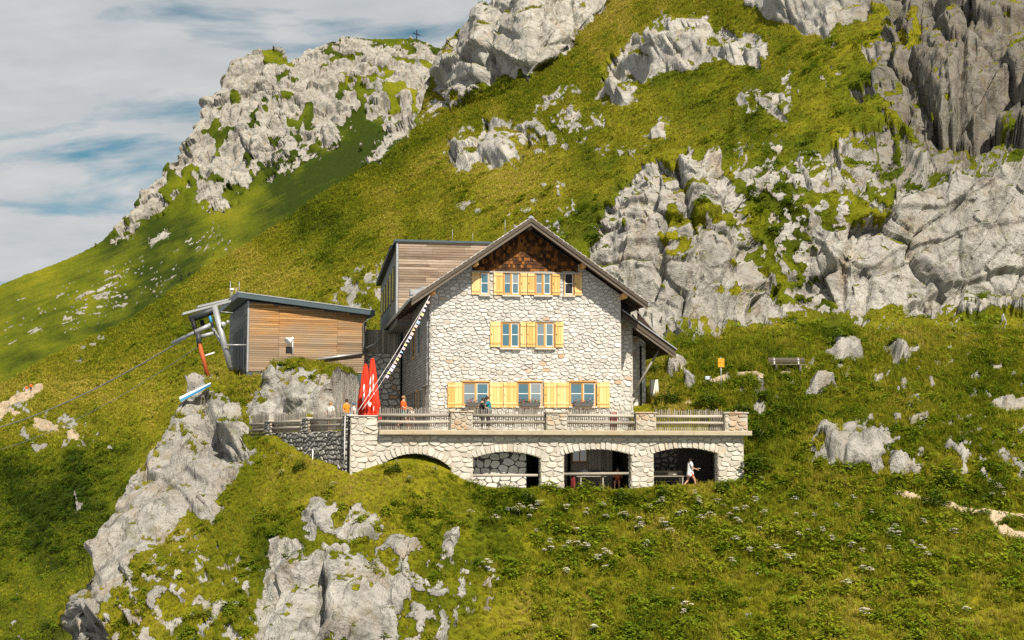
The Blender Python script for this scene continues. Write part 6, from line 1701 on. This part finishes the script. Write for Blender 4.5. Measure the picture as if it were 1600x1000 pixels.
    if not bald:
        m = MB(); hp = []
        for k in range(7):
            th_ = k / 6 * math.pi * 0.62
            hp.append((0.106 * s * max(math.sin(th_), 0.02), 0.112 * s * math.cos(th_)))
        m.lathe(list(reversed(hp)), (0, 0, 0), 14); m.xform(Matrix.Translation(hd + Vector((0, 0.018, 0.018)) * s) @ Matrix.Rotation(0.35, 4, 'X') @ Matrix.Rotation(0.0, 4, 'Y'))
        m.build('hair' if not cap else 'cap', M[hair] if not cap else plain('cap_cloth', tuple(cap) + (1,), 0.8), t)
        if cap:
            c = MB().bbox(-0.08 * s, 0.08 * s, -0.20 * s, -0.09 * s, -0.008, 0.008, 0.004); c.xform(Matrix.Translation(hd + Vector((0, 0.01, 0.05)) * s)); c.build('peak', plain('cap_peak', tuple(cap) + (1,), 0.8), t)
    return t
ORANGE = (0.62, 0.10, 0.015); TEAL = (0.02, 0.18, 0.22)
def terr(px, v): return W(onv(px, 640, v)[0], v, ZT + 0.003)
# walker in the rightmost arch
wk = person(W(onv(1086, 740, -0.15)[0], 0.75, -1.715), math.radians(100), 'person in a long white shirt walking through the rightmost arch holding a phone', 1.76, (0.80, 0.80, 0.80), (0.55, 0.10, 0.04), 'hair_dark', pose='walk', long_shirt=True)
ph = MB().bbox(-0.04, 0.04, -0.075, 0.075, -0.006, 0.006, 0.003).build('phone', M['white_paint'], None)
ph.location = wk.matrix_basis @ Vector((0.02, -0.50, 1.14)); ph.rotation_euler = (0.2, 0.1, math.radians(100)); tag(ph, 'small white phone held by the walker in the rightmost arch', 'phone')
person(terr(630, 0.9), math.radians(75), 'man in an orange shirt and blue shorts behind the railing next to the red parasols', 1.78, ORANGE, TEAL, 'hair_fair', pose='walk')
person(terr(643, 1.1), math.radians(30), 'fair haired child with only the head above the railing near the man in orange', 1.18, (0.55, 0.5, 0.45), (0.2, 0.2, 0.25), 'hair_fair')
person(terr(753, 0.9), math.radians(100), 'dark haired person in black embracing the person in teal on the terrace', 1.70, (0.03, 0.03, 0.03), (0.04, 0.04, 0.05), 'hair_dark', pose='hug', short=False)
person(terr(763, 0.95), math.radians(-85), 'person in a teal shirt embracing the person in black on the terrace', 1.80, TEAL, (0.05, 0.05, 0.05), 'hair_dark', pose='hug', short=False)
def lterr(px, Y): p = at(px, 660, Y); return Vector((p.x, p.y, ZT - 0.018))
person(lterr(516, 77.5), math.radians(-20), 'brown haired person seen head only behind the left picket railing', 1.62, (0.6, 0.58, 0.55), (0.1, 0.1, 0.12), 'hair_fair')
person(lterr(541, 76.0), math.radians(60), 'dark haired person in an orange top behind the left picket railing', 1.72, (0.75, 0.25, 0.02), (0.1, 0.2, 0.3), 'hair_dark')
person(lterr(552, 75.4), math.radians(110), 'person in a blue cap bending behind the left railing beside the corner pillar', 1.50, (0.55, 0.50, 0.46), (0.1, 0.1, 0.12), 'hair_dark', cap=(0.05, 0.12, 0.20))
person(W(onv(967, 745, 1.9)[0], 2.15, -1.715), math.radians(-10), 'bare armed person in orange sitting at the table in the third arch', 1.70, (0.60, 0.14, 0.04), (0.3, 0.05, 0.04), 'hair_dark', pose='sit')
for k, (px, py) in enumerate(((41, 616), (48, 613))):
    p = hit(px, py, 180); g = ground(p.x, p.y)
    person((p.x, p.y, g), math.radians(200 + 10 * k), ['hiker in an orange jacket and pale trousers on the far left path', 'hiker in an orange jacket and dark trousers on the far left path'][k], 1.76, (0.70, 0.10, 0.01), (0.55, 0.52, 0.5) if k == 0 else (0.06, 0.05, 0.05), 'hair_dark', short=False, group='hikers on the far path')
# ------------------------------------------------------------------ meadow
rng = random.Random(3); nr_ = np.random.RandomState(3)
PROTO = {}
def leaf_mat(name, stops, trans=0.35, island=True, scale=0.16):
    t = NT(name)
    p = t.pos()
    r = t.rnd(); i = t.island()
    n = t.noise(scale, 4, 0.6, p)
    tn = t.n('ShaderNodeAttribute', attribute_name='tone', attribute_type='INSTANCER').outputs['Fac']
    f = t.math('ADD', t.math('ADD', t.math('MULTIPLY', n, 0.30), t.math('MULTIPLY', tn, 0.55)), t.math('ADD', t.math('MULTIPLY', r, 0.16), t.math('MULTIPLY', i, 0.12)))
    f = t.math('SUBTRACT', f, 0.06)
    c = t.ramp(f, *stops)
    t.done(c, 0.8, None, 0.04)
    tr = t.n('ShaderNodeBsdfTranslucent'); t.l(c, tr.inputs['Color'])
    mx = t.n('ShaderNodeMixShader'); mx.inputs[0].default_value = trans
    t.l(t.b.outputs[0], mx.inputs[1]); t.l(tr.outputs[0], mx.inputs[2]); t.l(mx.outputs[0], t.out.inputs[0])
    return t.m
M['grass'] = leaf_mat('grass_blades', [(0.18, (0.038, 0.062, 0.005, 1)), (0.36, (0.158, 0.188, 0.011, 1)), (0.55, (0.285, 0.268, 0.022, 1)), (0.78, (0.47, 0.38, 0.08, 1))])
M['herb'] = leaf_mat('herb_leaves', [(0.22, (0.040, 0.075, 0.005, 1)), (0.44, (0.13, 0.19, 0.010, 1)), (0.68, (0.27, 0.30, 0.018, 1))])
M['umbel'] = plain('umbel_white', (0.86, 0.82, 0.68, 1), 0.8, 0.1, 0, 0.06)
M['stem'] = plain('plant_stem', (0.10, 0.14, 0.03, 1), 0.7)
def tuft(n, h, spread, w, seed, droop=0.5):
    rr = random.Random(seed); mb = MB()
    for k in range(n):
        a = rr.uniform(0, 2 * math.pi); r = spread * math.sqrt(rr.random()) * 0.6; hh = h * rr.uniform(0.5, 1.15)
        b = Vector((r * math.cos(a), r * math.sin(a), -0.03)); d = Vector((math.cos(a + rr.uniform(-0.9, 0.9)), math.sin(a + rr.uniform(-0.9, 0.9)), 0)); s = Vector((-d.y, d.x, 0)) * w * rr.uniform(0.6, 1.2)
        m = b + d * hh * 0.18 * droop + Vector((0, 0, hh * 0.62)); t = b + d * hh * rr.uniform(0.35, 0.8) * droop + Vector((0, 0, hh * rr.uniform(0.8, 1.0)))
        i = len(mb.v); mb.v += [tuple(b - s), tuple(b + s), tuple(m + s * 0.8), tuple(m - s * 0.8), tuple(t)]
        mb.f += [(i, i + 1, i + 2, i + 3), (i + 3, i + 2, i + 4)]
    return mb
def leafclump(n, R, h, ls, seed):
    rr = random.Random(seed); mb = MB()
    for k in range(n):
        a = rr.uniform(0, 2 * math.pi); q = math.sqrt(rr.random()); z = h * (1 - q * q * 0.8) * rr.uniform(0.25, 1.05)
        p = Vector((R * q * math.cos(a), R * q * math.sin(a), z)); d = Vector((math.cos(a), math.sin(a), rr.uniform(-0.5, 0.5))).normalized()
        s = d.cross(Vector((rr.uniform(-.4, .4), rr.uniform(-.4, .4), 1))).normalized(); l = ls * rr.uniform(0.6, 1.4)
        i = len(mb.v); mb.v += [tuple(p - d * l * 0.5), tuple(p + s * l * 0.34), tuple(p + d * l * 0.6), tuple(p - s * l * 0.34)]
        mb.f.append((i, i + 1, i + 2, i + 3))
    return mb
def proto_set(name, items):
    c = bpy.data.collections.new(name)
    for k, (mb, mat) in enumerate(items):
        o = bpy.data.objects.new('%s_%02d' % (name, k), mb.mesh(name, mat)); c.objects.link(o)
    return c
c_grass = proto_set('tuft_shapes', [(tuft(30, 0.30, 0.26, 0.012, 1), M['grass']), (tuft(26, 0.22, 0.30, 0.013, 2), M['grass']), (tuft(34, 0.42, 0.24, 0.011, 3, 0.7), M['grass']), (tuft(22, 0.55, 0.16, 0.010, 4, 0.45), M['grass'])])
c_herb = proto_set('herb_shapes', [(leafclump(46, 0.30, 0.32, 0.13, 5), M['herb']), (leafclump(60, 0.38, 0.42, 0.12, 6), M['herb']), (leafclump(36, 0.25, 0.22, 0.16, 7), M['herb'])])
c_far = proto_set('far_tuft_shapes', [(tuft(18, 0.34, 0.55, 0.045, 8, 1.0), M['grass']), (tuft(20, 0.26, 0.65, 0.05, 9, 1.2), M['grass']), (tuft(14, 0.46, 0.45, 0.04, 10, 0.8), M['grass'])])
def scatter(name, pts, rot, scl, idx, coll, label, tn=None):
    me = bpy.data.meshes.new(name); me.vertices.add(len(pts)); me.vertices.foreach_set('co', pts.astype(np.float32).ravel())
    a = me.attributes.new('rot', 'FLOAT_VECTOR', 'POINT'); a.data.foreach_set('vector', rot.astype(np.float32).ravel())
    a = me.attributes.new('scl', 'FLOAT', 'POINT'); a.data.foreach_set('value', scl.astype(np.float32))
    a = me.attributes.new('tone', 'FLOAT', 'POINT'); a.data.foreach_set('value', tn.astype(np.float32))
    a = me.attributes.new('pick', 'INT', 'POINT'); a.data.foreach_set('value', idx.astype(np.int32))
    o = bpy.data.objects.new(name, me); COL.objects.link(o)
    g = bpy.data.node_groups.new(name + '_nodes', 'GeometryNodeTree')
    g.interface.new_socket('Geometry', in_out='INPUT', socket_type='NodeSocketGeometry'); g.interface.new_socket('Geometry', in_out='OUTPUT', socket_type='NodeSocketGeometry')
    gi = g.nodes.new('NodeGroupInput'); go = g.nodes.new('NodeGroupOutput')
    ip = g.nodes.new('GeometryNodeInstanceOnPoints'); ci_ = g.nodes.new('GeometryNodeCollectionInfo')
    ci_.inputs['Collection'].default_value = coll; ci_.inputs['Separate Children'].default_value = True; ci_.inputs['Reset Children'].default_value = True
    def na(n, ty):
        q = g.nodes.new('GeometryNodeInputNamedAttribute'); q.data_type = ty; q.inputs['Name'].default_value = n; return q.outputs['Attribute']
    g.links.new(gi.outputs[0], ip.inputs['Points']); g.links.new(ci_.outputs[0], ip.inputs['Instance']); ip.inputs['Pick Instance'].default_value = True
    g.links.new(na('pick', 'INT'), ip.inputs['Instance Index']); g.links.new(na('rot', 'FLOAT_VECTOR'), ip.inputs['Rotation']); g.links.new(na('scl', 'FLOAT'), ip.inputs['Scale'])
    g.links.new(ip.outputs[0], go.inputs[0])
    m = o.modifiers.new('scatter', 'NODES'); m.node_group = g
    return tag(o, label, None, None, 'stuff')
# cells of the terrain grid that carry turf
P00 = Pp2[:-1, :-1]; e1_ = Pp2[1:, :-1] - P00; e2_ = Pp2[:-1, 1:] - P00
carea = np.linalg.norm(np.cross(e1_, e2_), axis=2)
elv = Pp2[..., 2] / Pp2[..., 1]; vmx = np.maximum.accumulate(elv, axis=1)
seenc = (elv >= vmx - 0.010)[:-1, :-1]
free = (rockg[:-1, :-1] < 0.35) & (rockg[1:, 1:] < 0.45) & (dirt.reshape(NC, NR)[:-1, :-1] < 0.35) & (damp.reshape(NC, NR)[:-1, :-1] > 0.02) & (damp.reshape(NC, NR)[1:, 1:] > 0.02)
ub = ((P00[..., 0] - OX) * UX + (P00[..., 1] - OY) * UY); vb = ((P00[..., 0] - OX) * VX + (P00[..., 1] - OY) * VY)
free &= ~((P00[..., 2] < 1.45) & (vb > -0.25) & (vb < 24) & (ub > np.interp(vb, [0, 12], [-0.3, -6.5])) & (ub < 5))
sa_ = (P00[..., 0] - F.o[0]) * F.c + (P00[..., 1] - F.o[1]) * F.s; sb_ = -(P00[..., 0] - F.o[0]) * F.s + (P00[..., 1] - F.o[1]) * F.c
free &= ~((sa_ > -0.3) & (sa_ < SW + 0.3) & (sb_ > -0.3) & (sb_ < SD))
steep = Nn2[:-1, :-1, 2]
def sample(mask, dens, seed):
    r = np.random.RandomState(seed)
    lam = np.where(mask, carea * dens, 0); n = r.poisson(np.minimum(lam, 60))
    fi, fj = np.nonzero(n); rep = n[fi, fj]; fi = np.repeat(fi, rep); fj = np.repeat(fj, rep)
    a = r.rand(len(fi))[:, None]; b = r.rand(len(fi))[:, None]
    p = P00[fi, fj] * (1 - a) * (1 - b) + Pp2[1:, :-1][fi, fj] * a * (1 - b) + Pp2[:-1, 1:][fi, fj] * (1 - a) * b + Pp2[1:, 1:][fi, fj] * a * b
    return p, fi, fj, r
toneg = tone.reshape(NC, NR)
lushn = fbm(P00.reshape(-1, 3) / 3.2 + 50, 3).reshape(P00.shape[:2])
nearm = free & (P00[..., 1] < 100) & seenc
# right of the terrace and below it the growth is rank, the knoll is short turf
qcx = QX[:-1, :-1]; qcy = QY[:-1, :-1]
lush = sstep(700, 900, qcx) * 0.55 + 0.45 * sstep(-0.2, 0.35, lushn)
p, fi, fj, r = sample(nearm, 26.0, 1)
rot = np.stack([r.normal(0, 0.16, len(p)), r.normal(0, 0.16, len(p)), r.uniform(0, 6.28, len(p))], axis=1)
scl = r.uniform(0.55, 1.25, len(p)) * (0.62 + 0.55 * lush[fi, fj]) * np.clip(p[:, 1] / 75, 0.9, 1.15)
scatter('meadow_grass', p, rot, scl, r.choice(4, len(p), p=[0.4, 0.3, 0.2, 0.1]), c_grass, 'tufted meadow grass on the knoll round the hut', toneg[fi, fj])
p, fi, fj, r = sample(nearm & (lushn > 0.0 - 0.35 * sstep(700, 900, qcx)), 5.5, 2)
rot = np.stack([r.normal(0, 0.15, len(p)), r.normal(0, 0.15, len(p)), r.uniform(0, 6.28, len(p))], axis=1)
scl = r.uniform(0.5, 1.3, len(p)) * (0.55 + 0.75 * lush[fi, fj])
scatter('meadow_herbs', p, rot, scl, r.randint(0, 3, len(p)), c_herb, 'leafy green herbs among the meadow grass', toneg[fi, fj])
farm = free & (P00[..., 1] >= 100) & (P00[..., 1] < 335) & seenc
p, fi, fj, r = sample(farm, 2.6, 3)
rot = np.stack([r.normal(0, 0.2, len(p)), r.normal(0, 0.2, len(p)), r.uniform(0, 6.28, len(p))], axis=1)
scl = r.uniform(0.5, 1.3, len(p)) * np.clip(p[:, 1] / 210, 0.55, 1.4)
scatter('hillside_grass', p, rot, scl, r.randint(0, 3, len(p)), c_far, 'tussocky grass on the long hillside behind the hut', toneg[fi, fj])

c_bush = proto_set('heath_shapes', [(leafclump(50, 0.55, 0.40, 0.22, 15), M['herb']), (leafclump(44, 0.75, 0.34, 0.26, 16), M['herb'])])
heath = fbm(P00.reshape(-1, 3) / 9.0 + 77, 3).reshape(P00.shape[:2])
p, fi, fj, r = sample(farm & ((heath > 0.28) | ((toneg[:-1, :-1] < 0.22) & (P00[..., 1] < 240))), 0.45, 5)
rot = np.stack([r.normal(0, 0.15, len(p)), r.normal(0, 0.15, len(p)), r.uniform(0, 6.28, len(p))], axis=1)
scatter('heath_scrub', p, rot, r.uniform(0.5, 1.3, len(p)), r.randint(0, 2, len(p)), c_bush, 'low dark heath scrub in patches on the hillside', toneg[fi, fj])

# ------------------------------------------------------------------ flowering umbels, one by one
def umbel_mesh(seed):
    rr = random.Random(seed); h = rr.uniform(0.55, 0.85); stem = MB(); head = MB()
    stem.tube([(0, 0, -0.1), (rr.uniform(-.04, .04), rr.uniform(-.04, .04), h * 0.5), (0, 0, h)], 0.012, 5)
    tops = [(0, 0, h, 0.17)] + [(rr.uniform(-.22, .22), rr.uniform(-.18, .18), h - rr.uniform(0.02, 0.22), rr.uniform(0.10, 0.14)) for _ in range(4)]
    for x, y, z, R in tops[1:]: stem.tube([(0, 0, h * 0.55), (x * 0.7, y * 0.7, (h * 0.55 + z) / 2), (x, y, z - 0.02)], 0.008, 4)
    for x, y, z, R in tops:
        for k in range(22):
            a = rr.uniform(0, 6.28); q = math.sqrt(rr.random()); r = R * 0.34 * rr.uniform(0.8, 1.3)
            c = Vector((x + R * q * math.cos(a), y + R * q * math.sin(a), z + 0.05 * (1 - q * q) + rr.uniform(-0.01, 0.01)))
            t = [c + Vector((r * math.cos(b), r * math.sin(b), rr.uniform(-0.006, 0.006))) for b in np.linspace(0, 6.28, 6)[:-1]]
            head.poly([tuple(v) for v in t])
    return stem.mesh('stem', M['stem']), head.mesh('flower_head', M['umbel'])
UM = [umbel_mesh(k) for k in range(4)]
spots = [(25, 600), (60, 605), (120, 700), (180, 700), (230, 715), (300, 740), (175, 775), (465, 575), (520, 600), (350, 605), (405, 630), (390, 640), (470, 640), (500, 655), (415, 700), (585, 565), (570, 545), (660, 570), (790, 600), (885, 560), (945, 605), (880, 740), (860, 750), (1050, 830), (1120, 785), (970, 660), (545, 905), (255, 965), (1015, 575), (1000, 690), (1180, 715), (1280, 720), (1380, 660), (1420, 905), (1100, 915), (780, 485), (760, 470), (230, 600), (100, 715), (205, 695), (640, 560), (700, 590), (620, 620), (1300, 735), (1500, 540), (1520, 530), (1540, 545)]
spots = [(x / 2 + 800, y / 2 + 500) for x, y in spots] + [(530, 715), (497, 708), (620, 720), (680, 730), (600, 718), (640, 745), (470, 690), (455, 712), (735, 800), (775, 815), (840, 790), (705, 845), (440, 735), (520, 755)]
for _ in range(40):
    spots.append((rng.uniform(730, 1450), 775 + abs(rng.gauss(0, 55))))
for k, (px, py) in enumerate(spots):
    for rep in range(2 if k < 16 else 1):
        g = hit(px + rng.uniform(-7, 7) * rep, py + 14 + rng.uniform(-3, 5) * rep, 57)
        if g.y > 100: continue
        where = 'on the grassy bank under the left railings' if px < 600 else 'on the mound before the leftmost arch' if px < 735 else 'in the meadow straight below the second arch' if px < 870 else 'in the meadow straight below the third arch' if px < 1005 else 'in the meadow straight below the rightmost arch' if px < 1165 else 'in the meadow between the terrace and the sandy path' if px < 1400 else 'on the slope by the sandy path'
        if py > 850: where = where.replace('straight', 'far')
        e = empty('umbel_plant', (g.x, g.y, ground(g.x, g.y)), rng.uniform(0, 6.28), 'white flowering umbel plant ' + where, 'flower', 'white umbels ' + where)
        s = rng.uniform(0.55, 0.9); e.scale = (s, s, s)
        a, b = UM[rng.randrange(4)]
        for nm, me in (('stem', a), ('flower_head', b)):
            o = bpy.data.objects.new(nm, me); COL.objects.link(o); o.parent = e
# ------------------------------------------------------------------ shrubs
def shrub_mesh(R, h, n, ls, seed): return leafclump(n, R, h, ls, seed).mesh('foliage', M['herb'])
SH = [shrub_mesh(0.55, 0.75, 420, 0.13, 31), shrub_mesh(0.8, 0.8, 620, 0.14, 32), shrub_mesh(0.45, 0.95, 380, 0.12, 33)]
stm = MB()
for k in range(5): stm.tube([(0, 0, -0.2), (0.12 * math.cos(k * 1.3), 0.12 * math.sin(k * 1.3), 0.3), (0.3 * math.cos(k * 1.3), 0.3 * math.sin(k * 1.3), 0.55)], 0.018, 5)
stm_me = stm.mesh('stem', M['stem'])
for px, py, s, k, lab in [(825, 790, 1.1, 0, 'grey green bushy shrub at the foot of the second arch'), (1046, 632, 1.15, 1, 'bright green rounded bush between the hut corner and the terrace railing'),
        (975, 785, 1.0, 1, 'leafy shrub below the pole of the third arch'), (1040, 782, 1.0, 0, 'leafy shrub below the bench of the rightmost arch'), (1130, 772, 0.9, 2, 'leafy shrub at the foot of the last pier on the right'),
        (1180, 735, 1.3, 1, 'dark green shrub close against the right flank of the terrace'), (1185, 690, 1.2, 2, 'dark green shrub beside the right end pillar of the terrace'), (1110, 640, 1.2, 1, 'leafy shrub just behind the right terrace railing under the trail sign'),
        (1160, 650, 1.1, 0, 'leafy shrub behind the right end of the railing'), (615, 738, 0.6, 1, 'low shrub growing in front of the leftmost arch'), (470, 735, 0.8, 0, 'small dark shrub at the foot of the grey retaining wall'), (1022, 585, 1.0, 2, 'yellow green bush beside the annex wall under the low roof'), (1460, 790, 1.0, 1, 'low dark shrub beside the sandy path'), (1480, 760, 1.1, 0, 'dark shrub above the sandy path')]:
    g = hit(px, py, 57); e = empty('shrub', (g.x, g.y, ground(g.x, g.y) - 0.05), rng.uniform(0, 6), lab, 'shrub', 'shrubs round the terrace'); e.scale = (s, s, s)
    for nm, me in (('foliage', SH[k]), ('stem', stm_me)):
        o = bpy.data.objects.new(nm, me); COL.objects.link(o); o.parent = e
for k, (px, py) in enumerate(((283, 440), (295, 436))):
    g = hit(px, py, 200); e = empty('young_conifer', (g.x, g.y, ground(g.x, g.y)), k, ['left one of two tiny dark conifers on the far slope edge', 'right one of two tiny dark conifers on the far slope edge'][k], 'tree', 'tiny conifers on the far slope')
    mb = MB(); rr = random.Random(k)
    for i in range(160):
        f = rr.random(); a = rr.uniform(0, 6.28); R = 0.55 * (1 - f) + 0.05; q = R * math.sqrt(rr.random()); p = Vector((q * math.cos(a), q * math.sin(a), 0.2 + 1.7 * f)); d = Vector((math.cos(a), math.sin(a), -0.35)) * 0.28
        s = Vector((-math.sin(a), math.cos(a), 0)) * 0.08; mb.quad(tuple(p - s), tuple(p + s), tuple(p + d + s * 0.3), tuple(p + d - s * 0.3))
    mb.build('crown', plain('conifer_needles', (0.018, 0.035, 0.008, 1), 0.8), e); MB().tube([(0, 0, -0.3), (0, 0, 1.8)], 0.06, 6, 0.015).build('trunk', M['old_board'], e)
